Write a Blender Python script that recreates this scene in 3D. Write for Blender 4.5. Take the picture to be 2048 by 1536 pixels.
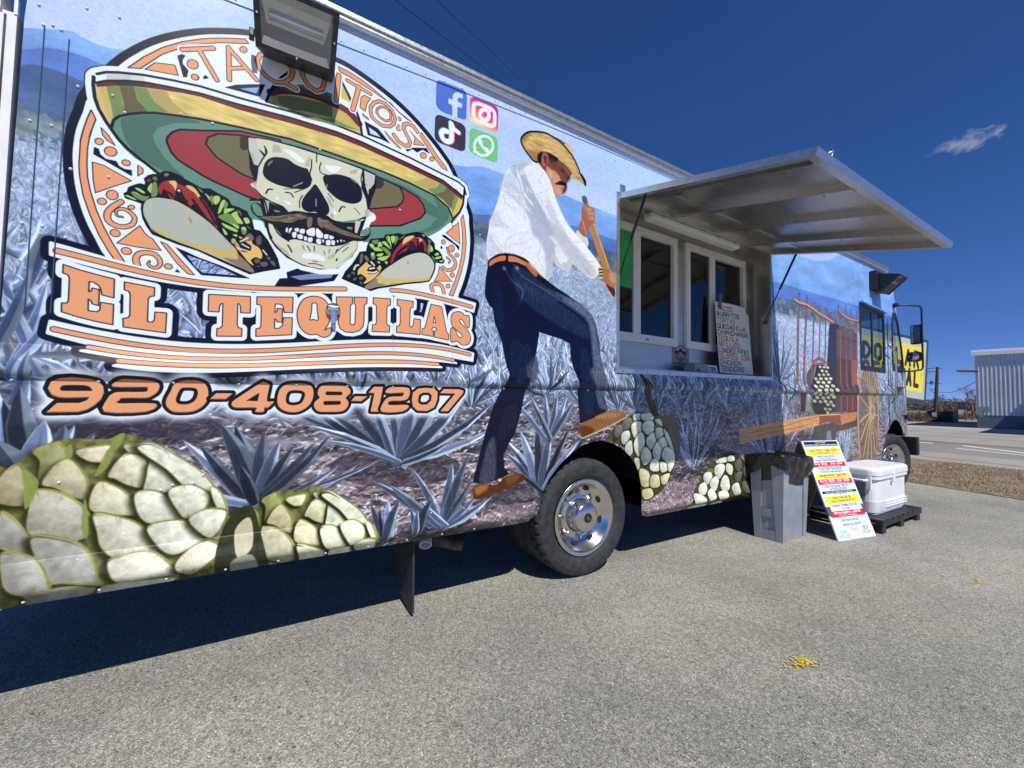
import bpy, bmesh, math, random
import numpy as np
from mathutils import Vector, Matrix
from mathutils.geometry import tessellate_polygon

for o in list(bpy.data.objects): bpy.data.objects.remove(o)
SC = bpy.context.scene; COL = SC.collection
# ---------------------------------------------------------------- camera (calibrated: X runs along the truck, Y into it, Z up; metres)
F, CX, CY, HC, D = 830.0, 1024.0, 768.0, 1.28, 2.33        # focal length in px of a 2048 px wide picture, eye height, distance of the truck's side
def _ray(x, y): return np.array([(x-CX)/F, (y-CY)/F, 1.0])
_a = _ray(2385., 824.); _b = _ray(1385., 809.)
_dx = _a/np.linalg.norm(_a); _n = np.cross(_a, _b); _n /= np.linalg.norm(_n)
if _n[1] > 0: _n = -_n
RM = np.stack([_dx, np.cross(_n, _dx), _n])                  # camera (right, down, forward) to world
CAM = np.array([0., 0., HC])
cd = bpy.data.cameras.new('camera'); cam = bpy.data.objects.new('camera', cd); COL.objects.link(cam)
cd.sensor_fit = 'HORIZONTAL'; cd.sensor_width = 36.0; cd.lens = F/2048*36.0; cd.clip_start = .05; cd.clip_end = 3000
_r, _d, _f = RM[:, 0], RM[:, 1], RM[:, 2]
cam.matrix_world = Matrix(((_r[0], -_d[0], -_f[0], 0), (_r[1], -_d[1], -_f[1], 0), (_r[2], -_d[2], -_f[2], HC), (0, 0, 0, 1)))
SC.camera = cam
# ---------------------------------------------------------------- daylight
SUN = Vector((.14, .77, -1.0)).normalized()                  # the way the light travels
W = bpy.data.worlds.new('World'); SC.world = W; W.use_nodes = True
wn = W.node_tree.nodes; wl = W.node_tree.links
bg = wn['Background']; bg.inputs['Strength'].default_value = 0.10
sky = wn.new('ShaderNodeTexSky'); sky.sky_type = 'NISHITA'; sky.sun_disc = False
sky.sun_elevation = math.asin(-SUN.z); sky.sun_rotation = math.atan2(-SUN.x, -SUN.y)
sky.altitude = 3000; sky.air_density = 0.9; sky.dust_density = 0.0; sky.ozone_density = 4.0
def wN(t, **kw):
    n = wn.new(t)
    for k, v in kw.items(): setattr(n, k, v)
    return n
wtc = wN('ShaderNodeTexCoord'); lift = wN('ShaderNodeVectorMath', operation='ADD'); lift.inputs[1].default_value = (0, 0, .07); nrm_ = wN('ShaderNodeVectorMath', operation='NORMALIZE')
wl.new(wtc.outputs['Generated'], lift.inputs[0]); wl.new(lift.outputs[0], nrm_.inputs[0]); wl.new(nrm_.outputs[0], sky.inputs['Vector'])
hsv = wN('ShaderNodeHueSaturation'); hsv.inputs['Saturation'].default_value = 1.22; wl.new(sky.outputs[0], hsv.inputs['Color'])
# one small torn cloud, low in the sky beyond the road
_c = RM@_ray(1938., 283.); _c /= np.linalg.norm(_c); _e1 = np.cross(_c, [0, 0, 1.]); _e1 /= np.linalg.norm(_e1); _e2 = np.cross(_e1, _c)
def dotn(v): d = wN('ShaderNodeVectorMath', operation='DOT_PRODUCT'); d.inputs[1].default_value = tuple(v); wl.new(wtc.outputs['Generated'], d.inputs[0]); return d.outputs['Value']
def mth(op, a, b=None, c=None):
    n = wN('ShaderNodeMath', operation=op)
    for i, q in enumerate((a, b, c)):
        if q is None: continue
        if isinstance(q, (int, float)): n.inputs[i].default_value = q
        else: wl.new(q, n.inputs[i])
    return n.outputs[0]
cu, cv_, cc_ = dotn(_e1), dotn(_e2), dotn(_c); cmb = wN('ShaderNodeCombineXYZ'); wl.new(mth('MULTIPLY', cu, 30.), cmb.inputs[0]); wl.new(mth('MULTIPLY', mth('SUBTRACT', cv_, mth('MULTIPLY', cu, .12)), 48.), cmb.inputs[1])
nz_ = wN('ShaderNodeTexNoise'); nz_.inputs['Scale'].default_value = 1.7; nz_.inputs['Detail'].default_value = 8.; nz_.inputs['Roughness'].default_value = .5; nz_.inputs['Distortion'].default_value = .5; wl.new(cmb.outputs[0], nz_.inputs['Vector'])
ln_ = wN('ShaderNodeVectorMath', operation='LENGTH'); sc_ = wN('ShaderNodeVectorMath', operation='MULTIPLY'); sc_.inputs[1].default_value = (.72, .95, 1); wl.new(cmb.outputs[0], sc_.inputs[0]); wl.new(sc_.outputs[0], ln_.inputs[0])
dens = mth('SUBTRACT', mth('ADD', nz_.outputs[0], .22), mth('MULTIPLY', ln_.outputs['Value'], .42)); dens = mth('MULTIPLY', mth('MAXIMUM', mth('SUBTRACT', dens, .42), 0.), 1.9)
dens = mth('MULTIPLY', mth('MINIMUM', dens, .5), mth('GREATER_THAN', cc_, .8))
cmx = wN('ShaderNodeMix', data_type='RGBA'); wl.new(dens, cmx.inputs[0]); tint = wN('ShaderNodeMix', data_type='RGBA', blend_type='MULTIPLY'); tint.inputs[0].default_value = 1.; tint.inputs[7].default_value = (1.28, 1.03, 1.22, 1); wl.new(hsv.outputs[0], tint.inputs[6]); wl.new(tint.outputs[2], cmx.inputs[6]); cmx.inputs[7].default_value = (4.2, 4.6, 6.2, 1); wl.new(cmx.outputs[2], bg.inputs['Color'])
sl = bpy.data.lights.new('sun', 'SUN'); so = bpy.data.objects.new('sun', sl); COL.objects.link(so)
sl.energy = 4.6; sl.angle = math.radians(.53); sl.color = (1.0, .955, .89); so.rotation_euler = SUN.to_track_quat('-Z', 'Y').to_euler(); so.location = (0, 0, 30)
vs = SC.view_settings; vs.view_transform = 'Standard'; vs.look = 'None'; vs.gamma = 1; vs.exposure = 0.0; vs.use_curve_mapping = False
SC.cycles.max_bounces = 8; SC.cycles.transparent_max_bounces = 12
def wdir(x, y): return RM@_ray(x, y)
def onY(x, y, Y=D): d = wdir(x, y); return CAM+d*(Y/d[1])
def onX(x, y, X): d = wdir(x, y); return CAM+d*(X/d[0])
def onZ(x, y, Z=0.): d = wdir(x, y); return CAM+d*((Z-HC)/d[2])
# ---------------------------------------------------------------- printed wrap: a small numpy painter
WX0, WX1, WZ0, WZ1, PPM = -1.10, 8.95, 0.30, 3.40, 560.0
CW, CH = int((WX1-WX0)*PPM), int((WZ1-WZ0)*PPM)

class Canvas:
    def __init__(s, w, h, col=(255, 255, 255)):
        s.w, s.h = w, h
        s.a = np.empty((h, w, 3), np.float32); s.a[:] = np.array(col, np.float32)/255
    def cover(s, polys, ss=3):
        """anti-aliased even-odd coverage of polygons given in canvas pixels"""
        allp = np.concatenate(polys)
        x0 = max(0, int(np.floor(allp[:, 0].min()))-1); x1 = min(s.w, int(np.ceil(allp[:, 0].max()))+2)
        y0 = max(0, int(np.floor(allp[:, 1].min()))-1); y1 = min(s.h, int(np.ceil(allp[:, 1].max()))+2)
        if x1 <= x0 or y1 <= y0: return None
        W, Hh = x1-x0, y1-y0
        rows, xs = [], []
        for p in polys:
            q = np.roll(p, -1, 0)
            ya, yb = (p[:, 1]-y0)*ss, (q[:, 1]-y0)*ss
            xa, xb = p[:, 0]-x0, q[:, 0]-x0
            lo = np.minimum(ya, yb); hi = np.maximum(ya, yb)
            r0 = np.maximum(np.ceil(lo-.5), 0).astype(int); r1 = np.minimum(np.ceil(hi-.5), Hh*ss).astype(int)
            n = np.maximum(r1-r0, 0)
            if n.sum() == 0: continue
            idx = np.repeat(np.arange(len(p)), n)
            rr = np.arange(n.sum())-np.repeat(np.cumsum(n)-n, n)+r0[idx]
            t = (rr+.5-ya[idx])/(yb[idx]-ya[idx])
            rows.append(rr); xs.append(xa[idx]+t*(xb[idx]-xa[idx]))
        if not rows: return None
        rr = np.concatenate(rows); xx = np.clip(np.concatenate(xs), 0, W-1e-3)
        o = np.lexsort((xx, rr)); rr = rr[o]; xx = xx[o]
        sg = np.where(np.arange(len(rr)) % 2 == 0, 1., -1.)
        xi = xx.astype(int); f = xx-xi
        base = (rr//ss)*(W+2)+xi
        acc = np.bincount(base, sg*(1-f), Hh*(W+2))+np.bincount(base+1, sg*f, Hh*(W+2))[:Hh*(W+2)]
        m = np.clip(np.cumsum(acc.reshape(Hh, W+2), 1)[:, :W]/ss, 0, 1).astype(np.float32)
        return x0, y0, x1, y1, m
    def blend(s, c, col, a=1.):
        if c is None: return
        x0, y0, x1, y1, m = c
        m = (m*a)[..., None]
        if callable(col):
            yy, xx = np.mgrid[y0:y1, x0:x1]; cc = col(xx, yy)
        else: cc = np.array(col, np.float32)/255
        v = s.a[y0:y1, x0:x1]
        v += (cc-v)*m
    def poly(s, polys, col, a=1.): s.blend(s.cover(polys), col, a)
    def soft(s, polys, col, a, r):
        c = s.cover(polys)
        if c is None: return
        x0, y0, x1, y1, m = c; m = np.pad(m, 2*r+1); X0, Y0 = x0-2*r-1, y0-2*r-1; m = blur(m, r)
        cx0, cy0 = max(0, -X0), max(0, -Y0); cx1 = min(m.shape[1], s.w-X0); cy1 = min(m.shape[0], s.h-Y0)
        s.blend((X0+cx0, Y0+cy0, X0+cx1, Y0+cy1, m[cy0:cy1, cx0:cx1]), col, a)
    def stroke(s, p, w, col, closed=False, a=1., joins=True):
        c = s.strokemask([p], w, closed, joins); s.blend(c, col, a)
    def strokemask(s, ps, w, closed=False, joins=True):
        pieces = []
        for p in ps:
            if closed: p = np.vstack([p, p[:1]])
            ww = w if np.ndim(w) else np.full(len(p), w)
            if len(ww) != len(p): ww = np.interp(np.linspace(0, 1, len(p)), np.linspace(0, 1, len(ww)), ww)
            for i in range(len(p)-1):
                d = p[i+1]-p[i]; L = np.hypot(*d)
                if L < 1e-6: continue
                n = np.array([-d[1], d[0]])/L/2
                pieces.append(np.array([p[i]+n*ww[i], p[i+1]+n*ww[i+1], p[i+1]-n*ww[i+1], p[i]-n*ww[i]]))
            if joins:
                t = np.linspace(0, 2*np.pi, 9 if ww.max() < 6 else 17)[:-1]
                for i in range(len(p)):
                    if ww[i] > 1.5: pieces.append(p[i]+np.stack([np.cos(t), np.sin(t)], 1)*ww[i]/2)
        allp = np.concatenate(pieces)
        X0, Y0 = np.maximum(np.floor(allp.min(0)).astype(int)-1, 0)
        X1, Y1 = np.minimum(np.ceil(allp.max(0)).astype(int)+2, (s.w, s.h))
        if X1 <= X0 or Y1 <= Y0: return None
        M = np.zeros((Y1-Y0, X1-X0), np.float32)
        for q in pieces:
            c = s.cover([q])
            if c is None: continue
            x0, y0, x1, y1, m = c
            v = M[y0-Y0:y1-Y0, x0-X0:x1-X0]; np.maximum(v, m, out=v)
        return X0, Y0, X1, Y1, M

def smooth(p, closed=True, n=5):
    p = np.asarray(p, float)
    if closed: q = np.vstack([p[-1:], p, p[:2]])
    else: q = np.vstack([2*p[:1]-p[1:2], p, 2*p[-1:]-p[-2:-1]])
    t = np.linspace(0, 1, n, endpoint=False)[:, None]; out = []
    for i in range(1, len(q)-2):
        a, b, c, d = q[i-1], q[i], q[i+1], q[i+2]
        out.append(.5*((2*b)+(c-a)*t+(2*a-5*b+4*c-d)*t**2+(3*b-a-3*c+d)*t**3))
    r = np.vstack(out)
    return r if closed else np.vstack([r, p[-1:]])

def noise2(shape, cell, rng, octaves=3, gain=.5):
    h, w = shape; out = np.zeros(shape, np.float32); amp = 1.; tot = 0
    cx, cy = (cell if np.ndim(cell) else (cell, cell))
    for _ in range(octaves):
        gw, gh = int(w/cx)+3, int(h/cy)+3
        g = rng.random((gh, gw)).astype(np.float32)
        xs = np.arange(w)/cx; ys = np.arange(h)/cy
        xi = xs.astype(int); yi = ys.astype(int); fx = (xs-xi).astype(np.float32); fy = (ys-yi).astype(np.float32)
        fx = fx*fx*(3-2*fx); fy = fy*fy*(3-2*fy)
        r = g[:, xi]*(1-fx)+g[:, xi+1]*fx
        out += amp*(r[yi]*(1-fy)[:, None]+r[yi+1]*fy[:, None])
        tot += amp; amp *= gain; cx = max(cx/2, 1); cy = max(cy/2, 1)
    return out/tot

def blur(m, r):
    for _ in range(2):
        for ax in (0, 1):
            c = np.cumsum(np.pad(m, [(r+1, r) if k == ax else (0, 0) for k in (0, 1)], mode='edge'), ax)
            m = (np.take(c, np.arange(2*r+1, c.shape[ax]), ax)-np.take(c, np.arange(0, c.shape[ax]-2*r-1), ax))/(2*r+1)
    return m

# one-stroke lettering for small printed text: 0..4 wide, 0..6 high, pen-up marked by '/'
GLY = {'A':'00 13 26 33 40/0.8,2 3.2,2','B':'00 06 26 35 34 23 03/23 32 31 20 00','C':'45 36 16 05 01 10 30 41','D':'00 06 26 44 42 20 00','E':'40 00 06 46/03 33',
 'F':'00 06 46/03 33','G':'45 36 16 05 01 10 30 41 43 23','H':'00 06/40 46/03 43','I':'20 26','J':'36 31 20 10 01','K':'00 06/46 03 40','L':'06 00 40','M':'00 06 23 46 40','N':'00 06 40 46',
 'O':'10 01 05 16 36 45 41 30 10','P':'00 06 36 45 44 33 03','Q':'10 01 05 16 36 45 41 30 10/22 40','R':'00 06 36 45 44 33 03/23 40','S':'45 36 16 05 04 13 33 42 41 30 10 01','T':'20 26/06 46',
 'U':'06 01 10 30 41 46','V':'06 20 46','W':'06 10 23 30 46','X':'00 46/06 40','Y':'06 23 46/23 20','Z':'06 46 00 40','0':'10 01 05 16 36 45 41 30 10','1':'15 26 20','2':'05 16 36 45 44 00 40','3':'05 16 36 45 44 33 13/33 42 41 30 10 01',
 '4':'30 36 02 42','5':'46 06 04 34 43 41 30 10 01','6':'35 26 16 04 01 10 30 41 42 33 03','7':'06 46 10','8':'13 04 05 16 36 45 44 33 13 02 01 10 30 41 42 33','9':'10 30 42 45 36 16 05 04 13 43','$':'45 36 16 05 04 13 33 42 41 30 10 01/27 2,-1',
 '.':'10 1,0.5','-':'13 33',"'":'26 25','&':'40 05 16 35 01 10 20 42',',':'11 0,-1','®':'10 01 05 16 36 45 41 30 10','/':'00 46',':':'21 22/24 25'}
LOW = {'a':'33 14 03 01 10 20 32/34 30','b':'06 00/03 24 33 31 20 01','c':'33 24 14 03 01 10 20 31','d':'36 30/33 14 03 01 10 31','e':'02 32 33 24 14 03 01 10 30','f':'36 26 15 10/04 24','g':'34 3,-1 2,-2 1,-2/33 14 03 01 10 31','h':'06 00/03 24 33 30',
 'i':'14 10/16 1,5.6','j':'24 2,-1 1,-2','k':'06 00/34 02 30','l':'16 10','m':'00 04/03 14 23 20/23 34 43 40','n':'00 04/03 24 33 30','o':'10 01 03 14 24 33 31 20 10','p':'04 0,-2/03 24 33 31 20 01','q':'34 3,-2/33 14 03 01 10 31','r':'00 04/03 24 34',
 's':'33 24 14 03 12 22 31 20 10 01','t':'16 11 20 30/04 34','u':'04 01 10 20 31/34 30','v':'04 20 44','w':'04 10 23 30 44','x':'04 30/00 34','y':'04 10/34 0,-2','z':'04 34 00 30'}
GLY.update(LOW)
def glyph(ch):
    out = []
    for part in GLY.get(ch, '').split('/'):
        pts = []
        for tk in part.split():
            if ',' in tk: pts.append([float(v) for v in tk.split(',')])
            elif tk: pts.append([float(tk[0]), float(tk[1:])])
        if len(pts) > 1: out.append(np.array(pts))
    return out
def gwidth(ch):
    if ch == ' ': return 3.0
    if ch in 'Il1.\',:i': return 2.6 if ch != 'I' else 3.4
    return 4.4 if ch in LOW and ch not in 'mw' else 5.3
def text_strokes(txt, x, y, h, w=None, align='c', slant=0., sx=1.):
    """strokes of txt with cap height h; y is the baseline, y grows down"""
    k = h/6; tw = sum(gwidth(c) for c in txt)*k*sx
    if w and tw > 0: sx *= w/tw; tw = w
    cx = x-(tw/2 if align == 'c' else 0 if align == 'l' else tw); out = []
    for c in txt:
        for g in glyph(c):
            out.append(np.stack([cx+(g[:, 0]*sx+slant*g[:, 1])*k, y-g[:, 1]*k], 1))
        cx += gwidth(c)*k*sx
    return out

# ---------------------------------------------------------------- where a measured picture point lies on the truck's side
def px2c(p):
    p = np.asarray(p, float).reshape(-1, 2)
    d = np.stack([(p[:, 0]-CX)/F, (p[:, 1]-CY)/F, np.ones(len(p))], 1)@RM.T
    t = D/d[:, 1]
    return np.stack([(d[:, 0]*t-WX0)*PPM, (WZ1-(HC+d[:, 2]*t))*PPM], 1)
def w2c(x, z): return np.array([(x-WX0)*PPM, (WZ1-z)*PPM])
def Zm(o, st):
    """points read off an enlarged detail: o = (left, top, enlargement)"""
    v = np.array([float(t) for t in st.replace(',', ' ').split()]).reshape(-1, 2)
    return v/o[2]+np.array(o[:2])

zA=(0,0,2.954); zB=(480,0,2.954); zC=(0,460,2.954); zD=(480,460,2.954); zE=(0,820,2.954); zF=(480,820,2.954); zM=(920,230,4.267); zL=(920,550,3.339)
zS=(480,250,5.12); zT1=(240,330,6.4); zT2=(680,440,7.877); zI=(860,150,8.087); zH=(1030,250,9.0375); zK=(1570,580,7.678); zQ=(1570,720,7.678)
zN=(160,130,6.4); zO=(130,330,6.678); zP=(800,300,5.12); zR=(940,300,5.12); zU=(1160,800,5.389); zV=(600,750,4.3875)
zE1=(80,480,6.144); zE2=(400,560,7.314); zE3=(660,560,6.827); zp1=(80,750,6.827); zp2=(360,750,6.827); zp3=(640,750,6.827); zq1=(340,70,6.827); zq2=(640,130,7.315)
zW=(1500,480,3.657); z1=(0,0,1.)

def paint_wrap():
    rng = np.random.default_rng(7)
    cv = Canvas(CW, CH)
    m = PPM; SOFT = 0
    INK=(30,30,38); WH=(226,236,246); OR=(228,158,112); NAVY=(26,28,44)
    def F_(z, st, col, a=1., sm=False, n=4):
        p = Zm(z, st) if isinstance(st, str) else st
        if sm: p = smooth(p, True, n)
        c = px2c(p)
        if SOFT and a < .99: cv.soft([c], col, a, SOFT)
        else: cv.poly([c], col, a)
        return c
    def L_(z, st, w, col, sm=True, closed=False, a=1.):
        p = Zm(z, st) if isinstance(st, str) else st
        if sm: p = smooth(p, closed, 5)
        ww = np.asarray(w)*m if np.ndim(w) else w*m
        if SOFT and a < .99:
            c = cv.strokemask([px2c(p)], ww, closed)
            if c is None: return
            x0, y0, x1, y1, mk_ = c; r = max(1, SOFT//2); mk_ = np.pad(mk_, 2*r+1); x0 -= 2*r+1; y0 -= 2*r+1; mk_ = blur(mk_, r)
            if x0 >= 0 and y0 >= 0 and x0+mk_.shape[1] <= cv.w and y0+mk_.shape[0] <= cv.h: cv.blend((x0, y0, x0+mk_.shape[1], y0+mk_.shape[0], mk_), col, a)
            return
        cv.stroke(px2c(p), ww, col, closed, a)
    def FL(z, st, col, lw=.004, ink=INK, sm=False, a=1.):
        p = Zm(z, st) if isinstance(st, str) else st
        if sm: p = smooth(p, True, 4)
        c = px2c(p); cv.poly([c], col, a); cv.stroke(c, lw*m, ink, True); return c
    def ell(z, cx, cy, rx, ry, rot=0., n=28):
        t = np.linspace(0, 2*np.pi, n, endpoint=False); r = np.radians(rot)
        x, y = rx*np.cos(t), ry*np.sin(t)
        return np.stack([(cx+x*np.cos(r)-y*np.sin(r))/z[2]+z[0], (cy+x*np.sin(r)+y*np.cos(r))/z[2]+z[1]], 1)
    # ---- sky
    yy = np.linspace(WZ1, WZ0, CH, dtype=np.float32)[:, None]; xx = np.linspace(WX0, WX1, CW, dtype=np.float32)[None]
    def ramp(v, stops):
        k = [q[0] for q in stops]; c = np.array([q[1] for q in stops], np.float32)/255
        return np.stack([np.interp(v, k, c[:, i]) for i in range(3)], -1).astype(np.float32)
    cv.a[:] = ramp(yy[:, 0], [(2.5,(200,212,240)),(2.75,(188,208,242)),(3.1,(170,198,240)),(3.4,(186,208,242))])[:, None]
    n = noise2((CH, CW), (700, 260), rng, 4)[..., None]
    cv.a += (np.array([206,214,236], np.float32)/255-cv.a)*np.clip((n-.45)*2.2, 0, .8)
    grey = np.clip((.35-xx)/1.3, 0, 1)[..., None]*.5
    cv.a += (np.array([184,200,232], np.float32)/255-cv.a)*grey
    # ---- mountains
    nm = noise2((CH, CW), (160, 60), rng, 4)
    def mount(pts, top, bot, za, zb, amp=.16):
        c = px2c(smooth(np.array(pts, float), False, 6)); c = np.vstack([c, [c[-1, 0], CH], [c[0, 0], CH]])
        def col(X, Y):
            z = WZ1-Y/PPM; t = np.clip((za-z)/(za-zb), 0, 1)[..., None]
            a = np.array(top, np.float32)/255; b = np.array(bot, np.float32)/255
            return (a+(b-a)*t)*(1+amp*(nm[Y, X]-.5)*2)[..., None]
        cv.poly([c], col)
    mount([(-60,48),(60,56),(140,62),(165,75),(215,95),(290,106),(450,150),(700,240),(880,320),(905,328),(934,333),(964,333),(983,339),(1004,347),(1060,375),(1114,391),(1131,391),(1154,401),(1189,415),(1227,429),(1300,450),(1450,490),(1540,510),(1565,511),(1590,508),(1625,520),(1655,521),(1675,512),(1690,511),(1720,522),(1790,545),(1880,560)],
          (138,180,236), (108,154,224), 2.85, 2.4)
    mount([(-60,110),(40,100),(100,96),(165,112),(230,140),(400,210),(880,390),(930,425),(1000,432),(1100,455),(1150,452),(1230,480),(1400,530),(1545,562),(1600,578),(1716,612),(1800,640)],
          (98,134,206), (84,108,180), 2.62, 2.3, .2)
    mount([(-60,150),(20,140),(60,128),(110,140),(180,170),(300,230),(880,430),(930,444),(1000,455),(1090,475),(1180,478),(1230,506),(1400,550),(1550,592),(1590,600),(1625,612),(1716,640),(1800,650)],
          (82,104,150), (98,118,140), 2.5, 2.25, .3)
    # ---- scrub at the foot of the hills
    zf = 2.30
    def zfield(x): return np.interp(x, [-1, 0, 1.2, 2.5, 4.7, 6, 9], [2.28, 2.28, 2.30, 2.24, 2.30, 2.32, 2.25])
    for _ in range(1500):
        x = rng.uniform(WX0, WX1); z = zfield(x)+rng.uniform(-.05, .17)*(.5+.5*rng.random())
        r = rng.uniform(.015, .05); t = np.linspace(0, 2*np.pi, 9)[:-1]
        rr = r*(.6+.6*rng.random(8)); c = w2c(x, z)
        p = c+np.stack([np.cos(t)*rr*1.3, np.sin(t)*rr*.8], 1)*m
        base = [(96,116,136),(120,138,140),(76,96,112),(148,160,160),(134,128,128)][rng.integers(5)]
        cv.poly([p], np.array(base)*rng.uniform(.85, 1.15), .55)
    # ---- field base and soil
    def fieldpoly():
        xs = np.linspace(WX0, WX1, 60); top = np.stack([(xs-WX0)*m, (WZ1-zfield(xs)+.03+.015*np.sin(xs*9))*m], 1)
        return np.vstack([top, [CW, CH], [0, CH]])
    nf = noise2((CH, CW), (26, 12), rng, 4); nl = noise2((CH, CW), (300, 120), rng, 3); nr = noise2((CH, CW), (150, 16), rng, 3)
    def fcol(X, Y):
        z = WZ1-Y/PPM
        c = ramp(z, [(.3,(112,94,98)),(.9,(108,94,102)),(1.25,(98,98,122)),(1.6,(112,130,176)),(2.3,(160,180,220))])
        rid = np.clip((1.38-z)/.4, 0, 1)*(nr[Y, X]-.5)*1.5
        return np.clip(c*(.50+.95*nf[Y, X]*(0.7+.6*nl[Y, X])+rid)[..., None], 0, 1)
    cv.poly([fieldpoly()], fcol)
    # ---- litter on the soil
    LT = [(232,214,222),(204,182,190),(52,40,50),(166,134,142),(240,228,238),(62,50,62),(136,102,108),(220,200,212)]
    for _ in range(26000):
        x = rng.uniform(WX0, WX1); z = rng.uniform(.3, 1.38)
        s = np.interp(z, [.3, 1.4], [1.3, .7])*(.55+.45*(x < 2.5)); L = rng.gamma(2., .009)*s+.004; w = rng.uniform(.002, .0075)*s
        an = rng.normal(.12, .45); c = w2c(x, z); d = np.array([np.cos(an), -np.sin(an)]); nn = np.array([-d[1], d[0]])
        p = np.array([c-d*L*m, c+nn*w*m+d*rng.uniform(-.3, .3)*L*m, c+d*L*m, c-nn*w*m])
        cv.poly([p], LT[rng.integers(len(LT))], rng.uniform(.5, .95))
    # ---- blades
    def blade(b, t, w, col, dark, bend=0., a=1., split=.5):
        """two-tone agave leaf from b to t, canvas pixels"""
        b = np.asarray(b, float); t = np.asarray(t, float); d = t-b; L = np.hypot(*d)
        if L < 1: return
        n = np.array([-d[1], d[0]])/L; s = np.array([0, .3, .65, .88, 1.])
        if w > 4:
            rv = rng.random()
            if rv < .34: col = np.array(col)*.62; dark = np.array(dark)*.72
            elif rv > .72: col = np.clip(np.array(col)*1.14, 0, 250); dark = np.clip(np.array(dark)*1.5, 0, 235)
        ctr = b+d*s[:, None]+n*(bend*L*np.sin(s*np.pi))[:, None]
        hw = w*np.array([.62, 1., .8, .38, 0.])
        A = ctr+n*hw[:, None]; B = ctr-n*hw[:, None]; Mi = ctr+n*(hw*(1-2*split))[:, None]
        cv.poly([np.vstack([A, B[::-1]])], dark, a)
        cv.poly([np.vstack([A, Mi[::-1]])], col, a)
        if w > 5:
            q_ = ctr+n*(hw*rng.uniform(-.5, .2))[:, None]; cv.stroke(q_, np.array([.5, w*.16, w*.14, .8, .4]), np.clip(np.array(dark)*.72, 0, 255), False, .55); cv.stroke(B, np.array([.4, 1.6, 1.4, .8, .4]), np.clip(np.array(col)*1.08, 0, 255), False, .7)
            cv.soft([np.vstack([A[:3], B[2::-1]])*np.array([1, 1])], np.array(dark)*.5, .35, 4)
    LTB = [(206,218,240),(188,204,232),(222,230,246),(172,190,218),(196,206,226),(214,226,244)]
    DKB = [(112,128,168),(86,100,138),(126,142,180),(84,88,114),(116,112,140)]
    def jit(c, k=.08): return np.array(c)*(1+rng.normal(0, k))
    zs = zf-.02
    while zs > 1.32:
        sz = np.interp(zs, [1.3, 1.55, 1.9, 2.3], [.17, .11, .05, .024])
        step = sz*.62
        for x in np.arange(WX0-.05, WX1, step*.95):
            near = np.interp(x, [3, 8.5], [1, .8])
            if zs > zfield(x): continue
            c = w2c(x+rng.normal(0, step*.4), zs+rng.normal(0, step*.3))
            nb = 3 if zs > 1.9 else 4
            for _ in range(nb):
                an = rng.normal(np.pi/2, .62); L = sz*rng.uniform(.5, 1.15)*near*m
                t = c+np.array([np.cos(an), -np.sin(an)])*L
                blade(c, t, max(sz*.072*m*rng.uniform(.7, 1.3), .75), np.minimum(jit(LTB[rng.integers(6)])*(1.05 if x > 4.6 else 1), 250), jit(DKB[rng.integers(5)])*(1.32 if x > 4.6 else 1.06), rng.normal(0, .08), .92, rng.uniform(.25, .55))
        zs -= sz*.42
    def rosette(bx, leaves, wl=.03, dk=0.85, z=z1):
        """leaves: (tip x, tip y, width in metres, bend) measured in the picture"""
        b = px2c(Zm(z, '%f,%f' % bx))[0]
        for (tx, ty, w, bd) in leaves:
            t = px2c(Zm(z, '%f,%f' % (tx, ty)))[0]
            blade(b+rng.normal(0, 6, 2), t, w*m, jit((172,186,216), .08), np.array((82,90,124))*dk*(1+rng.normal(0, .15)), bd, 1., rng.uniform(.18, .5))
    def auto(bx, by, R, n, spread=1.25, w=.02, lean=0., z=z1, sq=1.):
        b = px2c(Zm(z, '%f,%f' % (bx, by)))[0]
        an = np.pi/2+lean+np.linspace(-spread, spread, n)+rng.normal(0, .06, n)
        o = np.argsort(-np.abs(an-np.pi/2))
        for a in an[o]:
            L = R*rng.uniform(.78, 1.1)*m*(1-.12*abs(a-np.pi/2))
            t = b+np.array([np.cos(a)*sq, -np.sin(a)])*L
            blade(b+np.array([np.cos(a)*8, rng.normal(0, 4)]), t, w*m*rng.uniform(.8, 1.25), jit((180,192,222), .09), jit((80,88,122), .14), rng.normal(0, .05), 1., rng.uniform(.28, .55))
    # dark ground below the plants
    for (x, y, rx, ry) in [(790,935,130,40),(520,1000,110,40),(1080,1000,120,34),(900,1060,110,26),(1400,930,90,40),(1600,900,60,30),(100,860,160,40),(330,860,120,30)]:
        F_(z1, ell(z1, x, y, rx, ry), (44,36,48), .62, True)
    # far row just under the belt
    for bx in np.arange(-20, 1240, 74):
        auto(bx, 800+rng.normal(0, 14), .30, 10, 1.2, .015)
    for bx in np.arange(1270, 1540, 46): auto(bx, 822+rng.normal(0, 8), .34, 9, 1.0, .012)
    for bx in np.arange(1550, 1830, 26): auto(bx, 800+rng.normal(0, 10), .46, 11, 1.15, .012)
    # left, above the belt: long crossing leaves
    for _ in range(60):
        x = rng.uniform(-.95, -.45) if rng.random() < .6 else rng.uniform(-.9, 1.4); z = rng.uniform(1.36, 1.85)
        an = rng.choice([rng.normal(.9, .25), rng.normal(2.1, .3)]); L = rng.uniform(.12, .3)*m
        b = w2c(x, z); t = b+np.array([np.cos(an), -np.sin(an)])*L
        blade(b, t, rng.uniform(.008, .017)*m, jit((196,210,240)), jit((104,122,172)), rng.normal(0, .05))
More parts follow.
